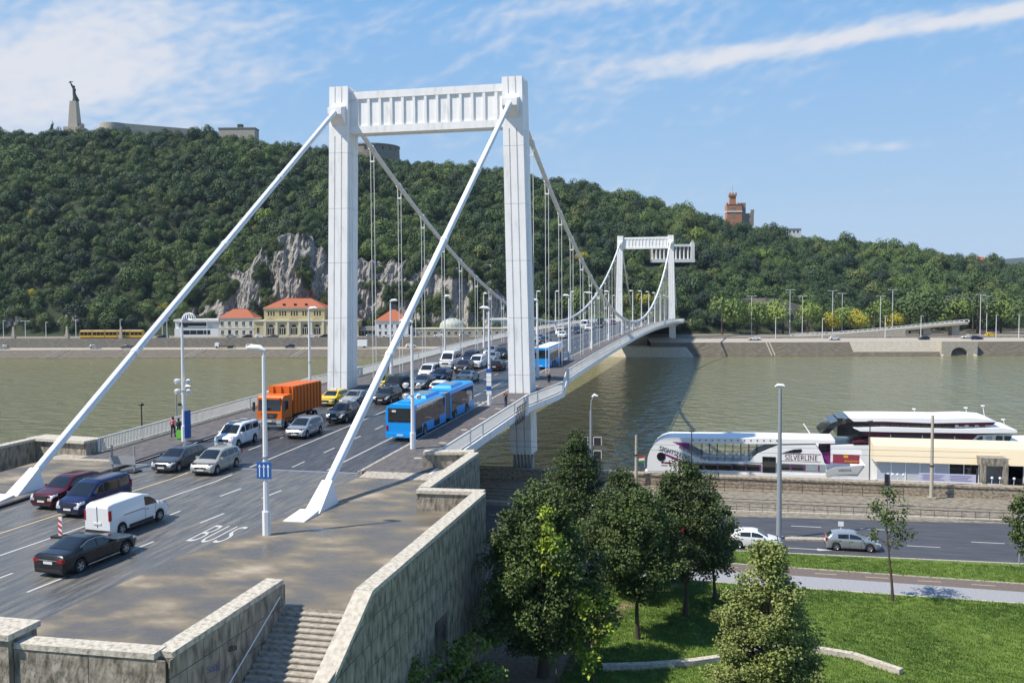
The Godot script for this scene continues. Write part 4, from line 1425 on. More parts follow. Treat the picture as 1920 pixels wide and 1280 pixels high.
	for i in 11:
		var cm := MB.new()
		cm.lathe([Vector2(0.55, 2.2), Vector2(0.42, 2.6), Vector2(0.38, 8.2), Vector2(0.55, 8.6)], 10, Vector3(-10.2 + i * 2.05, 0, -2.2))
		part(t, "column", cm, M.white_plaster)
	bx(t, "end_pier", Vector3(9.6, 2.2, -3.2), Vector3(11.4, 10.6, -0.6), M.white_plaster)
	bx(t, "finial", Vector3(10.0, 10.6, -2.4), Vector3(11.0, 12.0, -1.4), M.pale_wall)
	# ramp bridge and retaining walls on the right bank
	t = far_thing("ramp_viaduct", "rising concrete ramp with white balustrade on the far right bank", "viaduct", 65.0, -6.7, 22.0)
	var rows := []
	var rail := MB.new()
	var top := [[0.0, 0.0], [20.0, 1.0], [47.0, 3.3], [60.0, 4.6], [74.0, 5.9]]
	var slab := MB.new()
	var pp := [Vector2(0, -0.3)]
	for p in top: pp.append(Vector2(p[0], p[1]))
	pp.append(Vector2(74, 4.9)); pp.append(Vector2(60, 3.7)); pp.append(Vector2(48, 2.4)); pp.append(Vector2(48, -0.3))
	slab.prism(pp, Vector3(0, 0, -7), Vector3.RIGHT, Vector3.UP, Vector3(0, 0, 7))
	part(t, "ramp", slab, M.pale_wall)
	for i in 4: rail.bar(Vector3(top[i][0], top[i][1] + 1.0, -0.2), Vector3(top[i + 1][0], top[i + 1][1] + 1.0, -0.2), 0.25, 0.25)
	part(t, "handrail", rail, M.white_plaster)
	for i in 38:
		var x := i * 2.0
		bx(t, "baluster", Vector3(x, lerp_tab(top, x), -0.3), Vector3(x + 0.55, lerp_tab(top, x) + 0.9, -0.1), M.white_plaster)
	for x in [56.0, 68.0]: bx(t, "pier", Vector3(x, -0.2, -5.5), Vector3(x + 3.0, lerp_tab(top, x) - 0.9, -1.5), M.pale_wall)
	t = far_thing("retaining_wall", "grey curved retaining wall among trees right of the far abutment", "wall", 66.0, -6.6, 64.0)
	var rw := MB.new()
	var r0 := []
	var r1 := []
	for i in 12:
		var x := -16.0 + i * 3.6
		var zz := -absf(x + 2.0) * 0.2
		r0.append(Vector3(x, 0, zz)); r1.append(Vector3(x, 16.0 - maxf(0.0, (x - 4.0) * 0.28), zz))
	rw.grid([r0, r1], false, false)
	part(t, "wall_face", rw, M.stone)
	t = far_thing("ridge_villa", "pale villa roof among the trees at the right end of the ridge", "house", 262.0, 27.5, 285.0)
	bx(t, "wall", Vector3(-9, 0, -6), Vector3(9, 6.5, 0), M.ochre_wall)
	hip_roof(t, -9, 9, 0, -6, 6.5, 2.2, 3.0, M.roof_tile)
	for i in 4: win(t, -6.0 + i * 4.0, 3.0, 1.2, 1.6)
	t = far_thing("ridge_house", "white flat house with big tree at the castle side of the ridge", "house", 128.0, 48.0, 255.0)
	bx(t, "wall", Vector3(-4, 0, -5), Vector3(5, 6.5, 0), M.white_plaster)
	bx(t, "roof", Vector3(-4.3, 6.5, -5.3), Vector3(5.3, 7.0, 0.4), M.white_plaster)
	for i in 3: win(t, -2.4 + i * 2.6, 3.8, 1.1, 1.5)
	t = far_thing("long_terrace", "low dark building with pale window row behind trees on the right bank", "building", 176.0, 3.5, 100.0)
	bx(t, "wall", Vector3(-11, 0, -6), Vector3(11, 6.6, 0), mat("dark_plaster", lin(.1, .1, .1), 0.9))
	for i in 7: bx(t, "window", Vector3(-3.5 + i * 1.9, 3.6, -0.05), Vector3(-2.2 + i * 1.9, 5.4, 0.06), M.glass_roof)
	# flood wall obelisks and low hedge wall on the left
	for q in [[-270.2, "far left"], [-246.5, "second"], [-222.7, "third"]]:
		t = far_thing("obelisk", {-270.2: "small stone obelisk at the far left end of the embankment", -246.5: "small stone obelisk left of the yellow tram", -222.7: "small stone obelisk behind the yellow tram"}[q[0]], "obelisk", q[0], -6.5, 25.0, "obelisks along the far embankment")
		var ob := MB.new()
		ob.hexa([Vector3(-0.55, 1.6, 0.55), Vector3(0.55, 1.6, 0.55), Vector3(0.55, 1.6, -0.55), Vector3(-0.55, 1.6, -0.55), Vector3(-0.28, 5.2, 0.28), Vector3(0.28, 5.2, 0.28), Vector3(0.28, 5.2, -0.28), Vector3(-0.28, 5.2, -0.28)])
		part(t, "shaft", ob, M.pale_wall)
		bx(t, "plinth", Vector3(-0.8, 0, -0.8), Vector3(0.8, 1.6, 0.8), M.pale_wall)

func _figure_rows() -> Array:
	# draped figure leaning back in the wind, seen from the river
	var rows := []
	for q in [[0.4, 27.0, 1.5, 1.3], [0.8, 27.3, 1.7, 1.4], [0.75, 29.0, 1.35, 1.2], [0.35, 31.0, 1.0, 1.0], [0.1, 32.6, 0.8, 0.85], [0.05, 33.6, 0.7, 0.7], [0.15, 34.8, 0.85, 0.75], [0.15, 35.8, 0.95, 0.7], [0.15, 36.4, 0.4, 0.35], [0.2, 36.8, 0.3, 0.3]]:
		var ring := []
		for s in 14:
			var a := TAU * s / 14.0
			var rr := 1.0 + 0.12 * sin(a * 5.0) * clampf((33.0 - q[1]) / 4.0, 0, 1)
			ring.append(Vector3(q[0] + cos(a) * q[2] * rr, q[1], -sin(a) * q[3] * rr))
		rows.append(ring)
	return rows

# ---------------------------------------------------------------- trees
func leaf(mb: MB, p: Vector3, nrm: Vector3, size: float) -> void:
	# a folded leaf of two faces lying across nrm
	var dir := nrm.cross(Vector3(rng.randf_range(-1, 1), rng.randf_range(-1, 1), rng.randf_range(-1, 1))).normalized()
	var side := nrm.cross(dir).normalized()
	var m := p + dir * size * 0.5
	var tip := p + dir * size
	var fold := nrm * size * 0.14
	mb.tri(p, m - side * size * 0.34 + fold, tip)
	mb.tri(p, tip, m + side * size * 0.34 + fold)

func rdir() -> Vector3:
	var z := rng.randf_range(-1, 1)
	var a := rng.randf() * TAU
	var r := sqrt(1 - z * z)
	return Vector3(r * cos(a), z, r * sin(a))

func clump(mb: MB, c: Vector3, r: float, count: int, size: float, tone: float, flat := 0.75) -> void:
	for i in count:
		var d := rdir()
		var p := c + Vector3(d.x, d.y * flat, d.z) * r * pow(rng.randf(), 0.4)
		var o := (d * 0.55 + rdir() * 0.8 + Vector3(0, 0.55, 0)).normalized()
		var t := clampf(tone * rng.randf_range(0.72, 1.2), 0.2, 1.0)
		mb.col = Color(t, t, t)
		leaf(mb, p, o, size * rng.randf_range(0.7, 1.3))

# profile: [height fraction of the crown, radius] pairs
func tree(called: String, label: String, at: Vector3, clear: float, height: float, profile: Array, clumps: int, per: int, size: float, leafmat: String, trunk: float, group: String, lean := Vector3.ZERO, cr := 0.6) -> Node3D:
	var t := thing(called, label, "tree", at, 0.0, group)
	var tr := MB.new()
	var pts := []
	var rad := []
	for i in 9:
		var f := i / 8.0
		pts.append(Vector3(sin(f * 5.0 + at.x) * 0.12, f * (height * 0.93), cos(f * 4.0 + at.z) * 0.12) + lean * f)
		rad.append(lerpf(trunk, trunk * 0.12, pow(f, 0.8)) * (1.25 if i == 0 else 1.0))
	tr.tube(pts, rad, 9)
	var cm := MB.new()
	cm.colored = true
	var ch := height - clear
	var rmax := 0.0
	for p in profile: rmax = maxf(rmax, p[1])
	var made := 0
	while made < clumps:
		var f := rng.randf()
		var rr := lerp_tab(profile, f)
		if rng.randf() > pow(rr / rmax, 1.3) + 0.06: continue
		var a := rng.randf() * TAU
		var lump := 1.0 + 0.22 * sin(a * 3.0 + f * 9.0 + at.x) + 0.14 * sin(a * 5.0 - f * 14.0 + at.z)
		var r := rr * lump * sqrt(rng.randf_range(0.22, 1.0))
		var c := Vector3(cos(a) * r, clear + f * ch, sin(a) * r) + lean * ((clear + f * ch) / height)
		clump(cm, c, cr * rng.randf_range(0.65, 1.2), per, size, rng.randf_range(0.55, 0.95))
		if made % 3 == 0:
			var h := clampf(c.y - r * 0.55, clear * 0.7, height * 0.9)
			var b := pts[int(clampf(h / (height * 0.93) * 8.0, 0, 8))] as Vector3
			b.y = h
			tr.tube([b, b.lerp(c, 0.55) + Vector3(0, 0.12 * r, 0), c], [maxf(0.015, trunk * 0.22), trunk * 0.13, 0.012], 5, false)
		made += 1
	part(t, "trunk", tr, M.bark)
	part(t, "crown", cm, M[leafmat])
	return t

func far_crown(seed_: int, m: Material, wide := 1.0) -> ArrayMesh:
	var mb := MB.new()
	var keep := rng.state
	rng.seed = seed_
	for i in 13:
		var d := rdir()
		d.y = absf(d.y) * 1.15 - 0.3
		var c := Vector3(d.x * 2.5 * wide, 4.7 + d.y * 2.9, d.z * 2.5 * wide)
		var lr := rng.randf_range(1.2, 2.0)
		for j in int(52 * lr):
			var e := rdir()
			var p := c + e * lr * rng.randf_range(0.82, 1.08)
			if p.y < 1.2: continue
			leaf(mb, p, (e + (p - Vector3(0, 4.0, 0)).normalized() * 0.5 + rdir() * 0.45).normalized(), rng.randf_range(0.42, 0.8))
	rng.state = keep
	return mb.mesh(m)

var crowns := []

func far_trees_and_lamps() -> void:
	var fm := mat("forest_leaf", Color.WHITE, 0.7)
	fm.vertex_color_use_as_albedo = true
	fm.backlight_enabled = true
	fm.backlight = lin(.02, .035, .006)
	var buckets := []
	for i in 5:
		crowns.append(far_crown(500 + i, fm, 1.0 + 0.12 * (i % 3)))
		buckets.append([])
	var sp := noise(95, 0.012, 3)
	var sp2 := noise(96, 0.05, 2)
	var s := -560.0
	while s < 420.0:
		var d := 50.0
		while d < 330.0:
			var ps := s + rng.randf_range(-3.0, 3.0)
			var pd := d + rng.randf_range(-3.0, 3.0)
			d += 5.2
			var ch := lerp_tab(cliff, ps)
			if ch > 0.0 and pd < 63.0: continue
			if ps > 14 and ps < 42 and pd > 107 and pd < 122: continue
			if ps > 72 and ps < 102 and pd > 214 and pd < 240: continue
			if ps > -402 and ps < -290 and pd > 264: continue
			if ps > -272 and ps < -240 and pd > 262: continue
			if ps > -186 and ps < -142 and pd > 285: continue
			if ps > 248 and ps < 276 and pd > 272: continue
			if ps > 122 and ps < 135 and pd > 240 and pd < 262: continue
			var y := hill_y(ps, pd)
			if ps > 45 and pd < 98 and ps < 190 and pd > 62: pass
			elif y < -6.0: continue
			var k := rng.randf_range(0.55, 0.95) + 0.7 * pow(rng.randf(), 4.0)
			if ps > 10 and ps < 46 and pd > 84 and pd <= 107: k *= 0.72
			if pd > 285.0: k *= 0.8
			if pd > 255.0 and ps > -420 and ps < -130: k = minf(k * 0.8, 0.85)
			var tone := clampf(0.5 + sp.get_noise_2d(ps, pd) * 0.9 + sp2.get_noise_2d(ps, pd) * 0.5 + rng.randf_range(-0.3, 0.3), 0, 1)
			var c := Color(0.044, 0.085, 0.028).lerp(Color(0.115, 0.175, 0.042), tone * tone)
			if rng.randf() < 0.05: c = Color(0.13, 0.16, 0.045)
			elif rng.randf() < 0.12: c = Color(0.028, 0.055, 0.03)
			var tf := Transform3D(Basis(Vector3.UP, rng.randf() * TAU).scaled(Vector3(k, k * rng.randf_range(0.85, 1.25), k)), F(ps, y - 1.0 * k, pd))
			buckets[rng.randi() % 5].append([tf, c])
		s += 5.2
	# bushes rooted in the cliff face, in patches
	for i in 1700:
		var ps := rng.randf_range(-202.0, -48.0)
		var t := pow(rng.randf(), 1.2)
		var patch := sp2.get_noise_2d(ps * 1.3, t * 34.0) + (0.12 if ps > -112.0 else 0.0) + (0.35 if t < 0.18 else 0.0) + (0.3 if t > 0.93 else 0.0) + (0.06 if ps < -180.0 else 0.0)
		if patch < 0.15: continue
		var k := rng.randf_range(0.28, 0.7)
		var p := cliff_pt(ps, t) - FN * 0.4 - Vector3(0, 3.2 * k, 0)
		var c := Color(0.04, 0.075, 0.022).lerp(Color(0.13, 0.17, 0.035), rng.randf() * rng.randf())
		buckets[rng.randi() % 5].append([Transform3D(Basis(Vector3.UP, rng.randf() * TAU).scaled(Vector3(k, k, k)), p), c])
	for i in 5:
		var mm := MultiMesh.new()
		mm.transform_format = MultiMesh.TRANSFORM_3D
		mm.use_colors = true
		mm.mesh = crowns[i]
		mm.instance_count = buckets[i].size()
		for j in buckets[i].size():
			mm.set_instance_transform(j, buckets[i][j][0])
			mm.set_instance_color(j, buckets[i][j][1])
		var o := MultiMeshInstance3D.new()
		o.multimesh = mm
		o.name = numbered("hill_forest")
		add_child(o)
		tag(o, "dense green forest covering the steep hillside", "forest", "forest on the hill")
		stuff(o)
	# trees one can tell apart
	var yellow := mat("yellow_leaf", lin(.36, .33, .03), 0.7)
	var olive := mat("olive_leaf", lin(.18, .25, .045), 0.7)
	var dark := mat("dark_leaf", lin(.07, .115, .028), 0.7)
	var mid := mat("mid_leaf", lin(.135, .2, .04), 0.7)
	for m in [yellow, olive, dark, mid]:
		m.backlight_enabled = true
		m.backlight = Color(m.albedo_color.r * 0.3, m.albedo_color.g * 0.3, m.albedo_color.b * 0.2)
	var sets := {}
	var kinds := {"y": yellow, "o": olive, "d": dark, "m": mid}
	for key in kinds: sets[key] = [far_crown(600, kinds[key]), far_crown(611, kinds[key], 1.25)]
	var tk := MB.new()
	tk.tube([Vector3(0, -1.5, 0), Vector3(0.1, 2.0, 0), Vector3(0, 5.0, 0)], [0.3, 0.22, 0.1], 6)
	var tkm := tk.mesh(M.bark)
	var li := 0
	for q in [[-311, 121, "y", 1.0, "yellow leaved tree high on the left hillside"], [-284, 68, "y", 0.7, "yellow leaved tree low on the left hillside"], [-251, 59, "y", 0.7, "yellow tree above the yellow tram"], [-218, 59, "y", 0.9, "yellow tree beside the left stay cable near the white annex"], [-297, 81, "y", 0.6, "small yellow bush on the left hillside edge"],
			[-186, 121, "o", 1.4, "olive yellow tree above the cliff left of the near pylon"], [-196, 116, "o", 1.1, "smaller olive tree above the cliff beside the stay cable"], [-33, 108, "y", 0.9, "yellow blossoming tree right of the near pylon on the hill"], [-19, 107, "y", 1.0, "yellow blossoming tree behind the right main cable"], [8, 67, "y", 1.1, "yellow orange tree framed by the far pylon"], [48, 152, "o", 1.5, "pale green tree above the far pylon's right leg"], [85, 147, "o", 1.2, "pale green tree below the brick castle"], [-133, 57, "o", 1.1, "light green tree standing against the cliff behind the bath house"],
			[40, 40, "m", 1.45, "rounded green tree beside the far bridge abutment"], [56, 44, "m", 1.2, "green tree second from the far abutment on the right bank"], [68, 46, "o", 1.35, "broad light green tree left of the yellow trees on the right bank"], [79, 46, "o", 1.2, "light green tree touching the leftmost yellow tree on the bank"], [86, 42, "y", 1.1, "leftmost yellow tree in the row above the ramp"], [94, 44, "o", 1.0, "olive tree between the yellow trees above the ramp"], [101, 43, "y", 1.25, "largest yellow tree in the row above the ramp"], [117, 44, "y", 1.05, "rightmost yellow tree in the row above the ramp"],
			[110, 50, "m", 1.3, "green tree between the two right yellow trees"], [124, 46, "d", 1.4, "dark tree right of the yellow trees above the ramp"], [133, 50, "d", 1.7, "tall dark tree above the top of the ramp"], [142, 40, "m", 1.35, "green tree at the ramp's upper end"], [152, 42, "d", 1.5, "dark tree beside the tall lamp on the right bank"], [163, 44, "m", 1.3, "green tree near the right edge of the far bank"], [172, 40, "d", 1.4, "dark tree at the right edge of the far bank"], [166, 95, "y", 0.9, "lone yellow tree at the right edge of the hill"],
			[158, 60, "o", 1.3, "light green tree behind the right bank lamps"], [131, 255, "d", 1.1, "round dark tree beside the white ridge house"], [243, 290, "d", 1.4, "round dark tree standing up from the right ridge"], [270, 280, "d", 1.3, "dark conical tree on the ridge by the villa"], [97, 228, "d", 0.9, "dark fir beside the brick castle"]]:
		var y := -6.6 if q[1] < 62 and q[0] > 20 else hill_y(q[0], q[1])
		var t := far_thing("bank_tree" if q[1] < 62 else "hillside_tree", q[4], "tree", q[0], y - 0.3, q[1], "single trees on the far bank and hill")
		inst(t, "trunk", tkm)
		inst(t, "crown", sets[q[2]][li % 2])
		t.rotation.y = li * 1.7
		t.scale = Vector3.ONE * q[3] * ((1.15 if q[2] == "y" else 1.5) if q[1] < 62 and q[0] > 20 else 1.0)
		li += 1
	# street lamps on the far bank
	var ords := ["first", "second", "third", "fourth", "fifth", "sixth", "seventh", "eighth", "ninth"]
	var count := {}
	for q in [[52.7, -6.6, 17, 40, "T"], [69.5, -6.6, 19.7, 40, "T"], [75.5, -6.6, 16.9, 42, "T"], [88.1, -6.6, 19.2, 40, "T"], [92.9, -6.6, 18, 42, "T"], [108.9, -6.6, 16.7, 40, "T"], [114.9, -6.6, 19.5, 42, "T"], [147.6, -6.9, 17.5, 30, "T"], [155, -6.5, 16.5, 40, "T"],
			[56.6, -7.0, 8.4, 13, "S"], [75.7, -7.0, 8.2, 13, "S"], [101.3, -7.0, 9.0, 13, "S"], [115.8, -7.0, 9.0, 13, "S"], [146.2, -6.9, 9.2, 13, "S"], [155.4, -6.9, 9.0, 13, "S"],
			[-271.7, -6.5, 8, 20, "S"], [-262.1, -6.5, 7.8, 20, "T"], [-253.1, -6.5, 7.2, 20, "S"], [-240, -6.5, 8.2, 20, "S"], [-225.2, -6.5, 8.0, 30, "S"], [-206.5, -6.5, 8.0, 30, "T"], [-200.4, -6.5, 8.0, 20, "S"], [-182.0, -6.5, 8.6, 17, "S"], [-93.0, -6.5, 9.0, 17, "S"]]:
		var kind: String = ("double armed" if q[4] == "T" else "single headed") + (" lamp right of the bridge" if q[0] > 0 else " lamp left of the bridge")
		count[kind] = count.get(kind, 0) + 1
		var t := far_thing("bank_lamp", "%s %s on the far bank, counting from the left" % [ords[count[kind] - 1], kind], "street lamp", q[0], q[1], q[3], "street lamps along the far bank")
		var pm := MB.new()
		pm.tube([Vector3.ZERO, Vector3(0, q[2], 0)], [0.16, 0.1], 6)
		part(t, "pole", pm, M.lamp_white)
		var hm := MB.new()
		if q[4] == "T":
			hm.bar(Vector3(-1.7, q[2], 0), Vector3(1.7, q[2], 0), 0.16, 0.14)
			hm.cbox(Vector3(-1.6, q[2] + 0.02, 0), Vector3(0.9, 0.2, 0.4))
			hm.cbox(Vector3(1.6, q[2] + 0.02, 0), Vector3(0.9, 0.2, 0.4))
		else: hm.cbox(Vector3(0.4, q[2], 0), Vector3(1.2, 0.18, 0.35))
		part(t, "lamp_head", hm, M.lamp_white)

func park_trees() -> void:
	tree("park_tree", "large dense dark green tree closest to the abutment wall", Vector3(24.6, QUAY, 55.6), 1.6, 10.6, [[0, 1.6], [0.15, 2.9], [0.4, 3.3], [0.6, 2.6], [0.8, 1.9], [0.93, 1.3], [1, 0.5]], 300, 120, 0.19, "leaf1", 0.3, "trees in the park", Vector3(-0.3, 0, 0), 0.75)
	tree("park_tree", "tall conical dark tree with pointed top in front of the river", Vector3(22.8, QUAY, 33.5), 1.4, 10.4, [[0, 3.2], [0.2, 4.0], [0.5, 2.7], [0.72, 1.5], [0.84, 0.6], [0.92, 0.65], [1, 0.1]], 300, 120, 0.17, "leaf0", 0.26, "trees in the park", Vector3.ZERO, 0.7)
	tree("park_tree", "dark tree with a bare slim trunk standing alone mid lawn", Vector3(29.2, QUAY, 48.9), 2.9, 9.4, [[0, 1.0], [0.15, 2.0], [0.4, 2.6], [0.7, 2.1], [0.9, 1.2], [1, 0.3]], 190, 115, 0.18, "leaf1", 0.15, "trees in the park", Vector3(-0.2, 0, 0), 0.62)
	tree("park_tree", "dark spreading tree overlapping the white parked hatchback", Vector3(31.7, QUAY, 44.0), 3.1, 10.2, [[0, 1.9], [0.15, 3.1], [0.4, 3.1], [0.65, 2.4], [0.85, 1.4], [1, 0.3]], 230, 115, 0.18, "leaf0", 0.17, "trees in the park", Vector3.ZERO, 0.65)
	tree("park_tree", "smaller dark tree just left of the white hatchback", Vector3(33.5, QUAY, 40.2), 2.3, 6.6, [[0, 0.9], [0.3, 1.7], [0.7, 1.3], [1, 0.3]], 70, 90, 0.18, "leaf1", 0.13, "trees in the park", Vector3.ZERO, 0.6)
	tree("park_tree", "bright pale green leafy tree at the bottom of the picture", Vector3(36.1, QUAY, 59.2), 0.5, 8.9, [[0, 2.1], [0.3, 2.5], [0.5, 2.1], [0.7, 1.5], [0.85, 0.9], [1, 0.35]], 330, 130, 0.155, "leaf3", 0.16, "trees in the park", Vector3(0.2, 0, 0), 0.6)
	tree("park_tree", "dark rounded tree filling the gap behind the slim trunk tree", Vector3(27.2, QUAY, 40.5), 1.4, 8.6, [[0, 1.6], [0.2, 2.7], [0.5, 2.6], [0.8, 1.6], [1, 0.4]], 190, 115, 0.18, "leaf0", 0.15, "trees in the park", Vector3.ZERO, 0.65)
	tree("young_tree", "young thin tree with sparse crown on the lawn edge", Vector3(45.3, QUAY, 38.0), 3.6, 8.3, [[0, 0.9], [0.3, 1.45], [0.7, 1.2], [1, 0.2]], 34, 34, 0.2, "leaf1", 0.11, "trees in the park", Vector3(-0.25, 0, 0), 0.5)
	tree("park_tree", "dark leafy tree cut by the right picture edge", Vector3(55.2, QUAY, 34.5), 2.0, 8.0, [[0, 0.8], [0.3, 1.5], [0.7, 1.2], [1, 0.3]], 50, 56, 0.22, "leaf1", 0.12, "trees in the park", Vector3.ZERO, 0.55)
	tree("sapling", "yellow green sapling beside the large dark tree", Vector3(27.4, QUAY, 56.6), 1.0, 5.6, [[0, 0.6], [0.4, 0.9], [0.8, 0.6], [1, 0.2]], 26, 46, 0.22, "leaf4", 0.06, "saplings", Vector3.ZERO, 0.5)
	tree("sapling", "tall yellow green shoot rising out of the large dark tree", Vector3(25.6, QUAY, 57.6), 6.6, 9.9, [[0, 0.4], [0.5, 0.5], [1, 0.25]], 18, 46, 0.22, "leaf4", 0.06, "saplings", Vector3(-0.4, 0, 0), 0.45)
	tree("wall_bush", "leafy bush at the foot of the abutment wall, left one", Vector3(20.9, QUAY, 65.5), 1.0, 4.4, [[0, 0.9], [0.6, 1.3], [1, 0.5]], 34, 56, 0.24, "leaf2", 0.08, "bushes at the wall foot", Vector3.ZERO, 0.5)
	tree("wall_bush", "leafy bush at the foot of the abutment wall, right one", Vector3(22.4, QUAY, 63.2), 1.0, 4.6, [[0, 0.9], [0.6, 1.4], [1, 0.5]], 36, 56, 0.24, "leaf2", 0.08, "bushes at the wall foot", Vector3.ZERO, 0.5)

# ---------------------------------------------------------------- near quay: wall, tramway, poles
func quay() -> void:
	var w := thing("river_wall", "low weathered stone flood wall between tramway and river", "wall")
	var core := MB.new()
	core.box(Vector3(-250, QUAY - 1.0, 0.42), Vector3(250, -8.78, 1.55))
	part(w, "wall_core", core, M.wall_tan)
	for i in 110:
		var cs := MB.new()
		var x := -90.0 + i * 1.8
		cs.box(Vector3(x + 0.008, -8.777, 0.32), Vector3(x + 1.792, -8.56 - rng.randf() * 0.012, 1.68))
		part(w, "coping_stone", cs, M.wall_tan)
	for i in 60:
		var bl := MB.new()
		var x := 8.0 + i * 1.1
		bl.box(Vector3(x + 0.008, QUAY - 0.02, 1.5), Vector3(x + 1.092, -9.32, 1.58 + rng.randf() * 0.02))
		bl.box(Vector3(x + 0.008, -9.305, 1.5), Vector3(x + 1.092, -8.79, 1.58 + rng.randf() * 0.02))
		part(w, "stone_block", bl, M.wall_tan)
	var fence := thing("tramway_railing", "brown iron railing along the walk in front of the flood wall", "railing")
	for i in 16:
		bx(fence, "post", Vector3(22.0 + i * 2.0, QUAY, 3.0), Vector3(22.06 + i * 2.0, QUAY + 1.05, 3.06), M.rail_brown)
	for h in [0.35, 0.68, 1.02]: bx(fence, "rail", Vector3(22.0, QUAY + h, 3.01), Vector3(52.06, QUAY + h + 0.045, 3.05), M.rail_brown)
	# tram tracks set in concrete panels
	var tr := thing("tram_track", "two pairs of tram rails in weathered concrete panels along the quay", "tram track")
	for i in 60:
		var sl := MB.new()
		var x := -30.0 + i * 2.2
		sl.box(Vector3(x + 0.02, QUAY - 0.08, 6.2), Vector3(x + 2.18, QUAY - 0.005 - rng.randf() * 0.01, 9.4))
		sl.box(Vector3(x + 0.02, QUAY - 0.08, 9.6), Vector3(x + 2.18, QUAY - 0.005 - rng.randf() * 0.01, 12.9))
		part(tr, "track_panel", sl, M.track_concrete)
	for z in [7.0, 8.45, 10.5, 11.95]: bx(tr, "rail", Vector3(-200, QUAY - 0.06, z - 0.05), Vector3(250, QUAY + 0.02, z + 0.05), M.steel_dark)
	bx(tr, "kerb", Vector3(-200, QUAY - 0.05, 13.4), Vector3(24, QUAY + 0.14, 13.65), M.coping)
	var kk := MB.new()
	kk.bar(Vector3(24, QUAY + 0.04, 13.5), Vector3(60, QUAY + 0.04, 11.6), 0.3, 0.2)
	part(tr, "kerb_stone", kk, M.coping)
	var bf := thing("track_fence", "thin steel fence between the tram tracks and the road", "fence")
	for i in 26:
		bx(bf, "post", Vector3(34.0 + i * 1.2, QUAY, 12.9 - i * 0.06), Vector3(34.04 + i * 1.2, QUAY + 0.8, 12.94 - i * 0.06), M.rail_brown)
	var fr := MB.new()
	fr.bar(Vector3(34, QUAY + 0.8, 12.92), Vector3(64, QUAY + 0.8, 11.4), 0.03, 0.03)
	part(bf, "rail", fr, M.rail_brown)
	# poles
	for q in [[24.5, 0.8 + 1.6, 5.6, "slim concrete tram pole by the flood wall left of the boats"], [54.7, 3.0, 8.6, "pale concrete tram pole in front of the pontoon restaurant"]]:
		var t := thing("tram_pole", q[3], "pole", Vector3(q[0], QUAY, q[1]), 0.0, "concrete tram poles")
		var pm := MB.new()
		pm.tube([Vector3.ZERO, Vector3(0, q[2], 0)], [0.2, 0.13], 10)
		part(t, "shaft", pm, M.pole_concrete)
		bx(t, "collar", Vector3(-0.22, 3.4, -0.22), Vector3(0.22, 3.5, 0.22), M.steel_dark)
		bx(t, "plinth", Vector3(-0.35, 0, -0.35), Vector3(0.35, 0.2, 0.35), M.concrete)
	var l := thing("tall_lamp", "tall grey street lamp on the traffic island by the parked cars", "street lamp", Vector3(38.7, QUAY, 22.4))
	var lm := MB.new()
	lm.tube([Vector3.ZERO, Vector3(0, 13.0, 0)], [0.24, 0.13], 12)
	part(l, "pole", lm, M.pole_grey)
	var lh := MB.new()
	lh.tube([Vector3(-0.45, 13.1, 0), Vector3(-0.2, 13.25, 0), Vector3(0.25, 13.2, 0), Vector3(0.4, 13.05, 0)], [0.05, 0.16, 0.16, 0.06], 8)
	part(l, "lamp_head", lh, M.lamp_white)
	l = thing("quay_lamp", "grey lamp post with four traffic signal boxes by the river", "street lamp", Vector3(19.5, QUAY, -0.4 + 3.0))
	lm = MB.new()
	lm.tube([Vector3.ZERO, Vector3(0, 8.3, 0)], [0.2, 0.13], 10)
	lm.tube([Vector3(0, 8.2, 0), Vector3(0.05, 9.3, 0), Vector3(0.3, 9.8, 0)], 0.07, 8)
	part(l, "pole", lm, M.pole_grey)
	lh = MB.new()
	lh.tube([Vector3(0.15, 9.75, 0), Vector3(0.4, 9.95, 0), Vector3(0.8, 9.85, 0)], [0.12, 0.2, 0.08], 8)
	part(l, "lamp_head", lh, M.lamp_white)
	for q in [[-0.75, 4.4], [0.75, 4.4], [-0.75, 2.9], [0.75, 2.9]]:
		var b := bx(l, "signal_box", Vector3(q[0] - 0.42, q[1], -0.2), Vector3(q[0] + 0.42, q[1] + 0.9, 0.12), M.plastic)
		var f := MB.new()
		f.box(Vector3(q[0] - 0.46, q[1] + 0.86, 0.1), Vector3(q[0] + 0.46, q[1] + 0.93, 0.16))
		f.box(Vector3(q[0] - 0.46, q[1], 0.1), Vector3(q[0] - 0.4, q[1] + 0.9, 0.16))
		f.box(Vector3(q[0] + 0.4, q[1], 0.1), Vector3(q[0] + 0.46, q[1] + 0.9, 0.16))
		part(b, "frame", f, M.lamp_white)
	bx(l, "bracket", Vector3(-0.8, 4.7, -0.08), Vector3(0.8, 4.8, 0.0), M.pole_grey)
	bx(l, "bracket", Vector3(-0.8, 3.2, -0.08), Vector3(0.8, 3.3, 0.0), M.pole_grey)
	for q in [[30.2, -5.4, 5.2, "thin lamp post standing before the sightseeing boat"], [49.6, -3.6, 7.0, "thin post with curled lamp before the pontoon roof"]]:
		l = thing("landing_lamp", q[3], "street lamp", Vector3(q[0], -12.0, q[1]), 0.0, "thin landing stage lamps")
		lm = MB.new()
		lm.tube([Vector3.ZERO, Vector3(0, q[2] + 2.0, 0)], 0.06, 6)
		part(l, "pole", lm, M.steel_dark)
		lh = MB.new()
		lh.tube([Vector3(-0.3, q[2] + 2.1, 0), Vector3(0.3, q[2] + 2.15, 0)], [0.12, 0.16], 8)
		part(l, "lamp_head", lh, M.steel_dark)
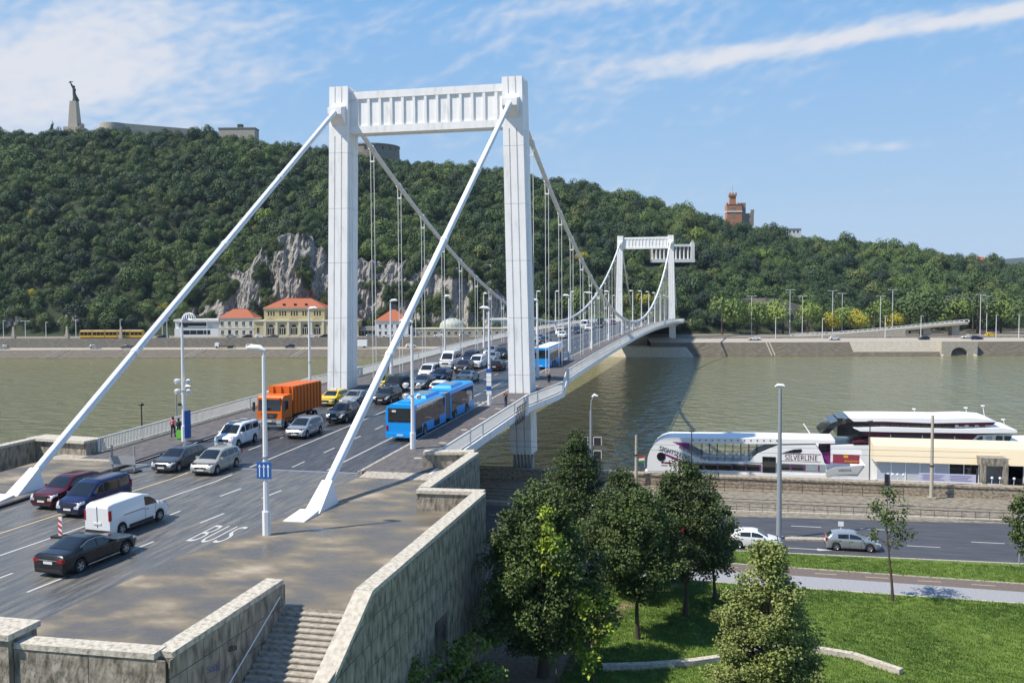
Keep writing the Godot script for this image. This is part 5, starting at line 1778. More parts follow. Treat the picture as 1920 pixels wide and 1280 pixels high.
	for q in [[49.9, 8.0, "black traffic signal on a thin post before the flood wall"], [56.3, 27.2, "black traffic signal at the right edge of the quay road"]]:
		l = thing("traffic_signal", q[2], "traffic light", Vector3(q[0], QUAY, q[1]), 0.0, "traffic signals on the quay road")
		lm = MB.new()
		lm.tube([Vector3.ZERO, Vector3(0, 5.2 if q[1] > 20 else 3.4, 0)], 0.06, 8)
		part(l, "pole", lm, M.pole_grey)
		var hb := bx(l, "signal_head", Vector3(-0.48, 2.2, -0.16), Vector3(-0.1, 3.3, 0.16), M.plastic)
		for i in 3: bx(hb, "visor", Vector3(-0.42, 2.32 + i * 0.34, 0.16), Vector3(-0.16, 2.56 + i * 0.34, 0.3), M.plastic)
	l = thing("island_sign", "small white sign post on the traffic island", "sign", Vector3(43.8, QUAY + 0.14, 22.0))
	bx(l, "post", Vector3(-0.04, 0, -0.04), Vector3(0.04, 1.3, 0.04), M.lamp_white)
	bx(l, "plate", Vector3(-0.22, 1.1, 0.04), Vector3(0.22, 1.5, 0.08), M.sign_white)
	# lamps and post on the quay left of the bridge
	for q in [[-37.0, 2.5, 7.5, "thin dark lamp at the left picture edge beside the river"], [-30.5, 5.0, 9.4, "grey curved street lamp left of the stay cable"], [-18.5, 6.0, 8.6, "short dark lamp behind the left footway railing"]]:
		l = thing("quay_lamp", q[3], "street lamp", Vector3(q[0], QUAY, q[1]))
		lm = MB.new()
		lm.tube([Vector3.ZERO, Vector3(0, q[2], 0)], [0.13, 0.07], 8)
		if q[2] > 9.0: lm.tube([Vector3(0, q[2], 0), Vector3(0.4, q[2] + 0.5, 0), Vector3(1.2, q[2] + 0.8, 0)], 0.06, 6)
		part(l, "pole", lm, M.pole_grey if q[2] > 9.0 else M.steel_dark)
		lh = MB.new()
		if q[2] > 9.0: lh.tube([Vector3(1.1, q[2] + 0.75, 0), Vector3(1.5, q[2] + 0.95, 0), Vector3(2.0, q[2] + 0.95, 0)], [0.1, 0.2, 0.08], 8)
		else: lh.lathe([Vector2(0.05, q[2]), Vector2(0.3, q[2] + 0.05), Vector2(0.34, q[2] + 0.22), Vector2(0.02, q[2] + 0.4)], 10)
		part(l, "lamp_head", lh, M.lamp_white if q[2] > 9.0 else M.steel_dark)
	# curved seat wall in the lawn
	var cw := thing("curved_seat_wall", "low curved pale stone edging in the lawn", "edging")
	var pts := [[27.6, 54.1], [30.2, 53.3], [32.5, 52.3], [34.3, 51.2], [36.2, 49.7], [37.9, 48.9], [39.5, 48.8], [41.5, 49.3], [43.8, 51.2]]
	for i in pts.size() - 1:
		var a := Vector3(pts[i][0], QUAY + 0.2, pts[i][1])
		var b := Vector3(pts[i + 1][0], QUAY + 0.2, pts[i + 1][1])
		var f := (b - a).normalized() * 0.006
		var cm := MB.new()
		cm.bar(a + f, b - f, 0.42, 0.34)
		part(cw, "edge_stone", cm, M.coping)
	# overhead wires of the tram
	var wr := thing("tram_wire", "thin overhead tram wires above the quay tracks", "wire")
	for z in [7.7, 11.2]:
		var wm := MB.new()
		wm.tube([Vector3(-60, -4.2, z), Vector3(0, -4.5, z), Vector3(60, -4.2, z - 0.6)], 0.014, 4, false)
		part(wr, "contact_wire", wm, M.steel_dark)

# ---------------------------------------------------------------- boats and landing stage
func side_panel(parent: Node, called: String, poly: Array, z: float, thick: float, m: Material) -> MeshInstance3D:
	var mb := MB.new()
	mb.prism(poly, Vector3(0, 0, z - thick), Vector3.RIGHT, Vector3.UP, Vector3(0, 0, thick))
	return part(parent, called, mb, m)

func boats() -> void:
	var Z := -14.0
	var V := func(a: Array) -> Array: return a.map(func(p): return Vector2(p[0], p[1]))
	# the white sightseeing boat with a rounded glazed end and open upper deck
	var b := thing("sightseeing_boat", "long white and purple sightseeing boat with round porthole end and open upper deck", "boat")
	var hull := MB.new()
	hull.prism(V.call([[24.1, -12.3], [24.0, -11.2], [46.0, -10.85], [47.2, -10.2], [50.6, -9.55], [49.2, -11.6], [47.0, -13.3], [45.0, -13.9], [25.4, -13.9]]), Vector3(0, 0, Z - 5.6), Vector3.RIGHT, Vector3.UP, Vector3(0, 0, 5.6))
	part(b, "hull", hull, M.boat_white)
	side_panel(b, "rubbing_strake", V.call([[24.0, -12.1], [47.5, -11.9], [47.5, -11.6], [24.0, -11.75]]), Z + 0.08, 0.1, M.plastic)
	var shell := V.call([[24.32, -11.18], [24.31, -10.15], [24.4, -9.29], [24.65, -8.6], [25.23, -7.73], [25.9, -7.2], [26.74, -6.9], [27.41, -6.85], [27.45, -7.36], [31.96, -9.62], [31.96, -9.78], [29.3, -9.78], [29.58, -11.05]])
	for z in [Z + 0.02, Z - 5.2]: side_panel(b, "end_shell", shell, z, 0.25, M.boat_white)
	var nose := MB.new()
	var ra := []
	var rb := []
	for p in shell.slice(0, 8):
		ra.append(Vector3(p.x, p.y, Z - 0.2)); rb.append(Vector3(p.x, p.y, Z - 5.3))
	nose.grid([ra, rb], false, true, true)
	part(b, "nose", nose, M.boat_white)
	side_panel(b, "purple_swoosh", V.call([[26.1, -8.74], [26.7, -8.9], [28.2, -9.45], [29.5, -9.9], [29.9, -10.5], [29.3, -10.4], [28.0, -9.75], [26.5, -9.05]]), Z + 0.05, 0.03, M.purple)
	side_panel(b, "purple_stripe", V.call([[27.5, -7.28], [29.6, -7.4], [29.6, -8.1], [29.3, -8.25]]), Z + 0.03, 0.04, M.purple)
	var ph := MB.new()
	ph.tf = Transform3D(Basis(Vector3.RIGHT, PI / 2), Vector3(26.06, -9.27, Z + 0.02))
	ph.lathe([Vector2(0.02, 0.03), Vector2(0.44, 0.03), Vector2(0.46, 0.06), Vector2(0.54, 0.06), Vector2(0.54, 0.0)], 24, Vector3.ZERO, false)
	part(b, "porthole", ph, M.glass)
	sign_text("SIGHTSEEING", b, Vector3(27.8, -8.78, Z + 0.06), Basis(Vector3(0, 0, 1), -0.3), 4.1, 0.56, M.plastic)
	sign_text("HOP-ON HOP-OFF", b, Vector3(29.95, -8.75, Z + 0.04), Basis(Vector3(0, 0, 1), -0.452), 3.6, 0.3, M.maroon, "lettering", true)
	for q in [[26.1, -10.15, 0.3, 0.24], [26.45, -10.15, 0.9, 0.2], [26.1, -10.45, 0.8, 0.1]]: bx(b, "small_print", Vector3(q[0], q[1], Z + 0.02), Vector3(q[0] + q[2], q[1] + q[3], Z + 0.035), M.maroon)
	var roof := MB.new()
	roof.prism(V.call([[27.4, -6.85], [27.4, -7.36], [30.06, -7.49], [39.0, -7.28], [47.05, -6.95], [47.04, -6.56], [42.0, -6.58], [39.0, -6.6]]), Vector3(0, 0, Z - 5.3), Vector3.RIGHT, Vector3.UP, Vector3(0, 0, 5.33))
	part(b, "canopy", roof, M.boat_white)
	for i in 14: bx(b, "canopy_vent", Vector3(30.0 + i * 0.78, -7.12 + i * 0.018, Z + 0.03), Vector3(30.16 + i * 0.78, -6.98 + i * 0.018, Z + 0.06), M.steel_dark)
	var cab := MB.new()
	cab.prism(V.call([[29.3, -9.75], [38.0, -9.55], [46.0, -9.6], [46.2, -11.0], [29.3, -11.2]]), Vector3(0, 0, Z - 5.1), Vector3.RIGHT, Vector3.UP, Vector3(0, 0, 5.05))
	part(b, "lower_cabin", cab, M.boat_white)
	for i in 5: bx(b, "cabin_window", Vector3(29.75 + i * 1.72, -10.78 + i * 0.02, Z - 0.02), Vector3(31.3 + i * 1.72, -9.95 + i * 0.02, Z + 0.02), M.glass)
	for i in 5: bx(b, "purple_post", Vector3(31.32 + i * 1.72, -10.8 + i * 0.02, Z - 0.02), Vector3(31.45 + i * 1.72, -9.92 + i * 0.02, Z + 0.03), M.purple)
	side_panel(b, "aft_shell", V.call([[36.83, -9.62], [37.87, -8.58], [40.25, -7.43], [44.8, -7.2], [45.51, -8.24], [45.84, -9.38], [46.1, -9.62]]), Z + 0.02, 0.25, M.boat_white)
	side_panel(b, "aft_shell", V.call([[36.83, -9.62], [37.87, -8.58], [40.25, -7.43], [44.8, -7.2], [45.51, -8.24], [45.84, -9.38], [46.1, -9.62]]), Z - 5.0, 0.25, M.boat_white)
	side_panel(b, "eye_window", V.call([[40.9, -8.3], [42.2, -7.85], [43.1, -7.75], [43.25, -7.95], [43.0, -8.25]]), Z + 0.05, 0.04, M.glass)
	bx(b, "door", Vector3(38.5, -10.85, Z - 0.02), Vector3(40.1, -8.85, Z + 0.06), M.glass)
	for i in 4: bx(b, "aft_window", Vector3([40.7, 42.0, 43.7, 45.25][i], -10.42, Z - 0.02), Vector3([41.75, 43.4, 45.1, 45.9][i], -9.75, Z + 0.03), M.glass if i < 2 else M.glass_roof)
	for x in [41.8, 43.45, 45.12]: bx(b, "window_post", Vector3(x, -10.45, Z - 0.02), Vector3(x + 0.16, -9.72, Z + 0.04), M.purple)
	sign_text("SILVERLINE", b, Vector3(43.1, -8.85, Z + 0.04), Basis.IDENTITY, 3.8, 0.62, M.maroon)
	for q in [-9.3, -8.4]: bx(b, "trim_line", Vector3(40.7, q - 0.03, Z + 0.02), Vector3(45.4, q + 0.01, Z + 0.04), M.maroon)
	side_panel(b, "bow_plate", V.call([[46.0, -10.85], [46.0, -10.4], [46.93, -9.92], [50.4, -9.5], [49.7, -10.6]]), Z + 0.12, 0.2, M.boat_grey)
	sign_text("VIKING", b, Vector3(48.2, -10.2, Z + 0.13), Basis(Vector3(0, 0, 1), 0.06), 1.5, 0.28, M.steel_dark)
	bx(b, "helm_cabin", Vector3(45.5, -9.6, Z - 4.2), Vector3(46.6, -7.0, Z - 0.6), M.purple)
	bx(b, "helm_window", Vector3(45.55, -8.1, Z - 0.62), Vector3(46.45, -7.2, Z - 0.56), M.glass)
	bx(b, "deck_floor", Vector3(28.0, -9.75, Z - 5.0), Vector3(37.5, -9.6, Z - 0.2), M.boat_grey)
	for i in 8:
		for z in [Z - 0.3, Z - 4.9]: bx(b, "canopy_post", Vector3(31.0 + i * 0.98, -9.65, z - 0.04), Vector3(31.07 + i * 0.98, -7.3, z + 0.04), M.steel_dark)
	for i in 8:
		for z in [Z - 1.2, Z - 3.6]:
			var se := MB.new()
			se.box(Vector3(31.2 + i * 0.8, -9.25, z - 0.5), Vector3(31.6 + i * 0.8, -9.18, z + 0.5))
			se.box(Vector3(31.55 + i * 0.8, -9.2, z - 0.5), Vector3(31.62 + i * 0.8, -8.75, z + 0.5))
			se.box(Vector3(31.35 + i * 0.8, -9.6, z - 0.05), Vector3(31.45 + i * 0.8, -9.2, z + 0.05))
			part(b, "seat", se, M.boat_white)
	var rl := MB.new()
	for h in [-8.9, -9.25]: rl.bar(Vector3(30.5, h, Z - 0.25), Vector3(38.0, h, Z - 0.25), 0.04, 0.04)
	part(b, "deck_rail", rl, M.steel_grey)
	var ms := MB.new()
	ms.tube([Vector3(44.6, -6.6, Z - 2), Vector3(43.5, -4.9, Z - 2)], 0.08, 6)
	part(b, "mast", ms, M.boat_white)
	var fl := thing("boat_flag", "small tricolour flag at the left end of the sightseeing boat", "flag", Vector3(23.9, -11.0, Z - 1.0))
	bx(fl, "staff", Vector3(-0.03, 0, -0.03), Vector3(0.03, 1.6, 0.03), M.pole_grey)
	for i in 3:
		var fm := MB.new()
		fm.hexa([Vector3(-0.75, 0.6 + i * 0.3, 0.1), Vector3(-0.03, 0.7 + i * 0.3, 0.01), Vector3(-0.03, 0.7 + i * 0.3, -0.01), Vector3(-0.75, 0.6 + i * 0.3, 0.08), Vector3(-0.75, 0.9 + i * 0.3, 0.1), Vector3(-0.03, 1.0 + i * 0.3, 0.01), Vector3(-0.03, 1.0 + i * 0.3, -0.01), Vector3(-0.75, 0.9 + i * 0.3, 0.08)])
		part(fl, "stripe", fm, [mat("flag_green", lin(.03, .2, .06)), M.sign_white, M.red_sign][i])
	# the larger maroon and white ship behind
	Z = -22.0
	b = thing("river_ship", "large maroon and white river ship with stacked curved roofs behind the pontoon", "boat")
	hull = MB.new()
	hull.prism(V.call([[44.5, -8.6], [69.8, -7.6], [74.0, -7.3], [72.0, -11.5], [69.0, -14.0], [47.0, -14.0], [45.0, -11.5]]), Vector3(0, 0, Z - 7.0), Vector3.RIGHT, Vector3.UP, Vector3(0, 0, 7.0))
	part(b, "hull", hull, M.boat_white)
	var arc := V.call([[46.06, -7.02], [47.29, -5.59], [48.51, -5.1], [49.5, -4.86], [50.1, -5.4], [49.2, -5.5], [48.1, -5.9], [47.2, -6.8], [46.8, -7.3]])
	var am := MB.new()
	am.prism(arc, Vector3(0, 0, Z - 6.6), Vector3.RIGHT, Vector3.UP, Vector3(0, 0, 6.6))
	part(b, "curved_glass_end", am, M.glass)
	bx(b, "upper_saloon", Vector3(48.2, -7.3, Z - 6.2), Vector3(64.2, -4.95, Z - 0.6), M.window_dark)
	side_panel(b, "maroon_band", V.call([[50.0, -8.0], [52.7, -7.9], [63.8, -8.0], [64.7, -6.8], [66.0, -6.3], [50.9, -6.4], [52.0, -7.3]]), Z + 0.03, 6.9, M.maroon)
	side_panel(b, "saloon_window", V.call([[53.1, -7.69], [54.3, -6.85], [62.7, -6.85], [62.9, -7.5], [61.5, -7.62]]), Z + 0.06, 0.05, M.glass)
	for x in [54.6, 58.4, 62.2]: bx(b, "window_post", Vector3(x, -7.7, Z + 0.05), Vector3(x + 0.1, -6.8, Z + 0.1), M.boat_white)
	for q in [["roof", [[49.58, -4.79], [50.1, -5.22], [53.8, -5.12], [59.6, -5.2], [64.2, -4.99], [67.15, -4.85], [66.43, -4.58], [64.18, -4.44], [61.0, -4.62], [53.8, -4.69]]], ["middle_roof", [[50.08, -6.04], [50.9, -6.42], [53.8, -6.42], [64.66, -6.3], [69.31, -6.12], [69.3, -5.78], [67.3, -5.54], [62.85, -5.86], [53.8, -5.82]]]]:
		var rm := MB.new()
		rm.prism(V.call(q[1]), Vector3(0, 0, Z - 6.9), Vector3.RIGHT, Vector3.UP, Vector3(0, 0, 7.2 if q[0] == "roof" else 7.5))
		part(b, q[0], rm, M.boat_white)
	side_panel(b, "maroon_eave", V.call([[50.2, -5.25], [53.8, -5.15], [59.6, -5.23], [64.2, -5.02], [67.0, -4.9], [66.6, -5.3], [63.5, -5.35], [52.0, -5.45]]), Z + 0.1, 0.1, M.maroon)
	for i in 9: bx(b, "upper_window", Vector3(52.2 + i * 1.25, -5.8, Z - 0.62), Vector3(53.3 + i * 1.25, -5.35, Z - 0.56), M.glass)
	bx(b, "upper_wheelhouse", Vector3(62.4, -5.85, Z - 4.0), Vector3(66.4, -5.0, Z - 0.5), M.boat_white)
	for i in 3: bx(b, "upper_wheelhouse_window", Vector3(62.8 + i * 1.2, -5.6, Z - 0.52), Vector3(63.5 + i * 1.2, -5.2, Z - 0.46), M.glass)
	side_panel(b, "wheelhouse", V.call([[63.6, -8.0], [64.9, -6.6], [68.95, -6.3], [68.6, -7.5], [68.5, -8.0]]), Z + 0.05, 6.0, M.boat_white)
	side_panel(b, "wheelhouse_window", V.call([[64.3, -7.55], [65.2, -6.75], [65.5, -6.7], [65.5, -7.55]]), Z + 0.09, 0.05, M.glass)
	side_panel(b, "wheelhouse_window", V.call([[66.9, -7.5], [67.1, -6.6], [67.8, -6.6], [67.8, -7.5]]), Z + 0.09, 0.05, M.glass)
	side_panel(b, "wheelhouse_window", V.call([[68.0, -7.5], [68.0, -6.6], [68.85, -6.6], [68.55, -7.45]]), Z + 0.09, 0.05, M.glass)
	side_panel(b, "wheelhouse_door", V.call([[65.9, -7.9], [65.9, -6.7], [66.6, -6.7], [66.6, -7.9]]), Z + 0.09, 0.05, M.boat_grey)
	for q in [[58.0, 0.9], [64.2, 1.2], [66.2, 1.5], [68.6, 0.9]]:
		var am2 := MB.new()
		var yy := -4.6 if q[0] < 67 else -5.7
		am2.tube([Vector3(q[0], yy, Z - 2), Vector3(q[0] - 0.25, yy + q[1], Z - 2)], 0.04, 5)
		am2.cbox(Vector3(q[0] - 0.25, yy + q[1], Z - 2), Vector3(0.4, 0.16, 0.2))
		part(b, "antenna", am2, M.boat_white)
	bx(b, "air_unit", Vector3(49.2, -7.3, Z - 1.6), Vector3(50.2, -6.7, Z - 0.9), M.boat_white)
	bx(b, "banner", Vector3(46.5, -8.85, -10.9), Vector3(49.5, -7.75, -10.82), mat("banner_red", lin(.26, .03, .055), 0.6))
	bx(b, "banner_emblem", Vector3(47.7, -8.15, -10.83), Vector3(48.2, -7.85, -10.8), M.tram_yellow)
	sign_text("BUDAPEST", b, Vector3(48.6, -8.55, -10.8), Basis.IDENTITY, 1.6, 0.22, M.tram_yellow, "lettering", true)
	bx(b, "banner_frame", Vector3(46.4, -7.75, -11.0), Vector3(49.7, -7.2, -10.8), M.boat_white)
	# floating restaurant at the quay
	b = thing("pontoon_restaurant", "floating restaurant pontoon with long cream roof beside the flood wall", "pontoon")
	bx(b, "pontoon", Vector3(46.4, -13.8, -11.5), Vector3(82, -10.6, -3.8), M.boat_grey)
	var pr := MB.new()
	pr.prism([Vector2(-6.4, -7.72), Vector2(-7.0, -6.0), Vector2(-10.8, -5.6), Vector2(-10.8, -7.72)], Vector3(50.5, 0, 0), Vector3(0, 0, 1), Vector3.UP, Vector3(31, 0, 0))
	part(b, "roof", pr, M.cream)
	bx(b, "back_wall", Vector3(50.8, -10.6, -10.6), Vector3(81, -7.7, -10.3), M.boat_white)
	for i in 10:
		var x := 50.9 + i * 1.52
		if i >= 7 and i < 9: continue
		bx(b, "front_panel", Vector3(x, -10.6, -7.05), Vector3(x + 1.44, -7.75, -6.95), M.boat_grey if i < 5 else M.glass)
		bx(b, "mullion", Vector3(x + 1.44, -10.6, -7.1), Vector3(x + 1.52, -7.75, -6.88), M.boat_white)
	for i in 6: bx(b, "front_panel", Vector3(64.6 + i * 1.52, -10.6, -7.05), Vector3(66.0 + i * 1.52, -7.75, -6.95), M.glass)
	bx(b, "banner", Vector3(55.0, -9.5, -5.1), Vector3(60.8, -8.6, -5.0), mat("banner_lilac", lin(.5, .5, .62), 0.6))
	for i in 4:
		for q in [[55.3, 2.3], [58.1, 2.3]]: bx(b, "print_line", Vector3(q[0] + 0.12 * (i % 2), -8.82 - i * 0.17, -4.99), Vector3(q[0] + q[1] - 0.2 * (i % 3), -8.75 - i * 0.17, -4.985), mat("banner_ink", lin(.25, .22, .4), 0.7))
	var po := bx(b, "porch", Vector3(61.2, -7.5, -7.2), Vector3(63.9, -6.7, -4.6), M.stone)
	bx(b, "porch_post", Vector3(61.2, -10.6, -5.2), Vector3(61.7, -7.5, -4.6), M.stone)
	bx(b, "porch_post", Vector3(63.4, -10.6, -5.2), Vector3(63.9, -7.5, -4.6), M.stone)
	bx(b, "gangway", Vector3(61.8, -10.6, -4.5), Vector3(63.3, -9.4, 0.2), M.boat_grey)
	for i in 30:
		bx(b, "fence_picket", Vector3(49.2 + i * 0.42, -10.6, -4.2), Vector3(49.27 + i * 0.42, -9.4, -4.14), M.boat_white)
	bx(b, "fence_rail", Vector3(49.2, -9.4, -4.22), Vector3(61.2, -9.34, -4.12), M.boat_white)
	for x in [51.6, 52.1, 52.6, 53.2, 62.2, 63.0, 64.4]:
		var gl := MB.new()
		gl.tube([Vector3(x, -10.6, -4.6), Vector3(x + 0.1, -8.9, -4.6)], 0.03, 5)
		var o := part(b, "globe_lamp_post", gl, M.lamp_white)
		var gg := MB.new()
		gg.lathe([Vector2(0.01, -0.16), Vector2(0.12, -0.1), Vector2(0.16, 0), Vector2(0.12, 0.1), Vector2(0.01, 0.16)], 10, Vector3(x + 0.1, -8.8, -4.6))
		part(o, "globe", gg, M.lamp_white)
	# white gangway rails along the boat
	var gw := thing("landing_rail", "white tubular railing on the landing stage beside the sightseeing boat", "railing")
	for i in 10: bx(gw, "post", Vector3(37.0 + i * 1.3, -11.2, -4.0), Vector3(37.06 + i * 1.3, -9.1, -3.94), M.boat_white)
	for h in [-9.1, -9.55]: bx(gw, "rail", Vector3(37.0, h, -4.0), Vector3(48.8, h + 0.05, -3.95), M.boat_white)
	bx(gw, "stage", Vector3(28.0, -13.8, -8.0), Vector3(46.3, -11.2, -3.6), M.concrete)

# ---------------------------------------------------------------- vehicles
# A car body is a row of cross-sections from nose to tail; front looks to -z, ground at y = 0.
func car_top(c: Dictionary, t: float) -> float:
	return lerp_tab(c.top, t)

func car_section(c: Dictionary, t: float) -> Array:
	var L: float = c.L
	var hw: float = c.W / 2 * (1.0 - 0.15 * pow(maxf(0, (0.6 - t) / 0.6), 2) - 0.1 * pow(maxf(0, (t - L + 0.4) / 0.4), 2))
	var yt := car_top(c, t)
	var belt := minf(lerpf(c.belt, c.belt + 0.08, t / L), yt - 0.035)
	var g := clampf((yt - belt) / (c.H - c.belt), 0, 1)
	var wr := hw * (0.95 - (0.17 if not c.get("boxy", false) else 0.07) * g)
	var ys: float = c.get("sill", 0.22)
	if t < 0.25: ys += 0.06 * (1.0 - t / 0.25)
	var R: float = c.R
	for wt in [c.wf, c.wr]:
		var dt := absf(t - wt)
		if dt < R + 0.06: ys = maxf(ys, R + sqrt(pow(R + 0.06, 2) - dt * dt))
	ys = minf(ys, belt - 0.06)
	var r := [Vector3(hw * 0.95, ys, 0), Vector3(hw, lerpf(ys, belt, 0.3), 0), Vector3(hw, lerpf(ys, belt, 0.72), 0), Vector3(hw * 0.975, belt, 0), Vector3(wr, yt - 0.05 - 0.03 * g, 0), Vector3(wr * 0.86, yt, 0), Vector3(wr * 0.45, yt + 0.02, 0)]
	var ring := []
	var z := t - L / 2
	for p in r: ring.append(Vector3(p.x, p.y, z))
	for i in range(6, -1, -1): ring.append(Vector3(-r[i].x, r[i].y, z))
	return ring

func pane_side(c: Dictionary, ta: float, tb: float, s: int, lo: float, hi: float, off: float) -> MB:
	var mb := MB.new()
	var rows := []
	for i in 9:
		var t := lerpf(ta, tb, i / 8.0)
		var q := car_section(c, t)
		var a: Vector3 = q[3] if s > 0 else q[10]
		var b: Vector3 = q[4] if s > 0 else q[9]
		var n := Vector3(s, 0.25, 0).normalized() * off
		rows.append([a.lerp(b, lo) + n, a.lerp(b, hi) + n])
	mb.grid(rows, false, false, s < 0)
	return mb

func pane_top(c: Dictionary, ta: float, tb: float, wide: float, off: float, rear := false) -> MB:
	var mb := MB.new()
	var rows := []
	for i in 7:
		var t := lerpf(ta, tb, i / 6.0)
		var q := car_section(c, t)
		var row := []
		var n := Vector3(0, 0.6, 0.5 if rear else -0.5) * off
		for k in [4, 5, 6, 7, 8, 9]:
			var p: Vector3 = q[k]
			row.append(Vector3(p.x * wide, p.y, p.z) + n)
		rows.append(row)
	mb.grid(rows, false, true, false)
	return mb

func wheel_meshes(R: float) -> Array:
	var key := "wheel%.2f" % R
	if M.has(key): return M[key]
	var ty := MB.new()
	ty.tf = Transform3D(Basis(Vector3(0, 0, 1), PI / 2), Vector3.ZERO)
	ty.lathe([Vector2(R * 0.62, -0.1), Vector2(R * 0.94, -0.11), Vector2(R, -0.07), Vector2(R, 0.07), Vector2(R * 0.94, 0.11), Vector2(R * 0.62, 0.1)], 20)
	var rm := MB.new()
	for s in [-1.0, 1.0]:
		rm.tf = Transform3D(Basis(Vector3(0, 0, 1), -s * PI / 2), Vector3.ZERO)
		rm.lathe([Vector2(R * 0.64, 0.1), Vector2(R * 0.58, 0.085), Vector2(R * 0.55, 0.04)], 20, Vector3.ZERO, false)
		for i in 5:
			var a := TAU * i / 5.0
			var d := Vector3(cos(a), 0, sin(a))
			rm.bar(d * 0.04 + Vector3(0, 0.075, 0), d * R * 0.58 + Vector3(0, 0.085, 0), 0.07, 0.02)
	rm.tf = Transform3D.IDENTITY
	rm.tube([Vector3(-0.09, 0, 0), Vector3(0.09, 0, 0)], R * 0.16, 8)
	M[key] = [ty.mesh(M.tyre), rm.mesh(M.rim)]
	return M[key]

func add_wheel(parent: Node, p: Vector3, R: float) -> void:
	var w := wheel_meshes(R)
	var o := Node3D.new()
	o.name = "wheel"
	parent.add_child(o, true)
	o.position = p
	inst(o, "tyre", w[0])
	inst(o, "rim", w[1])

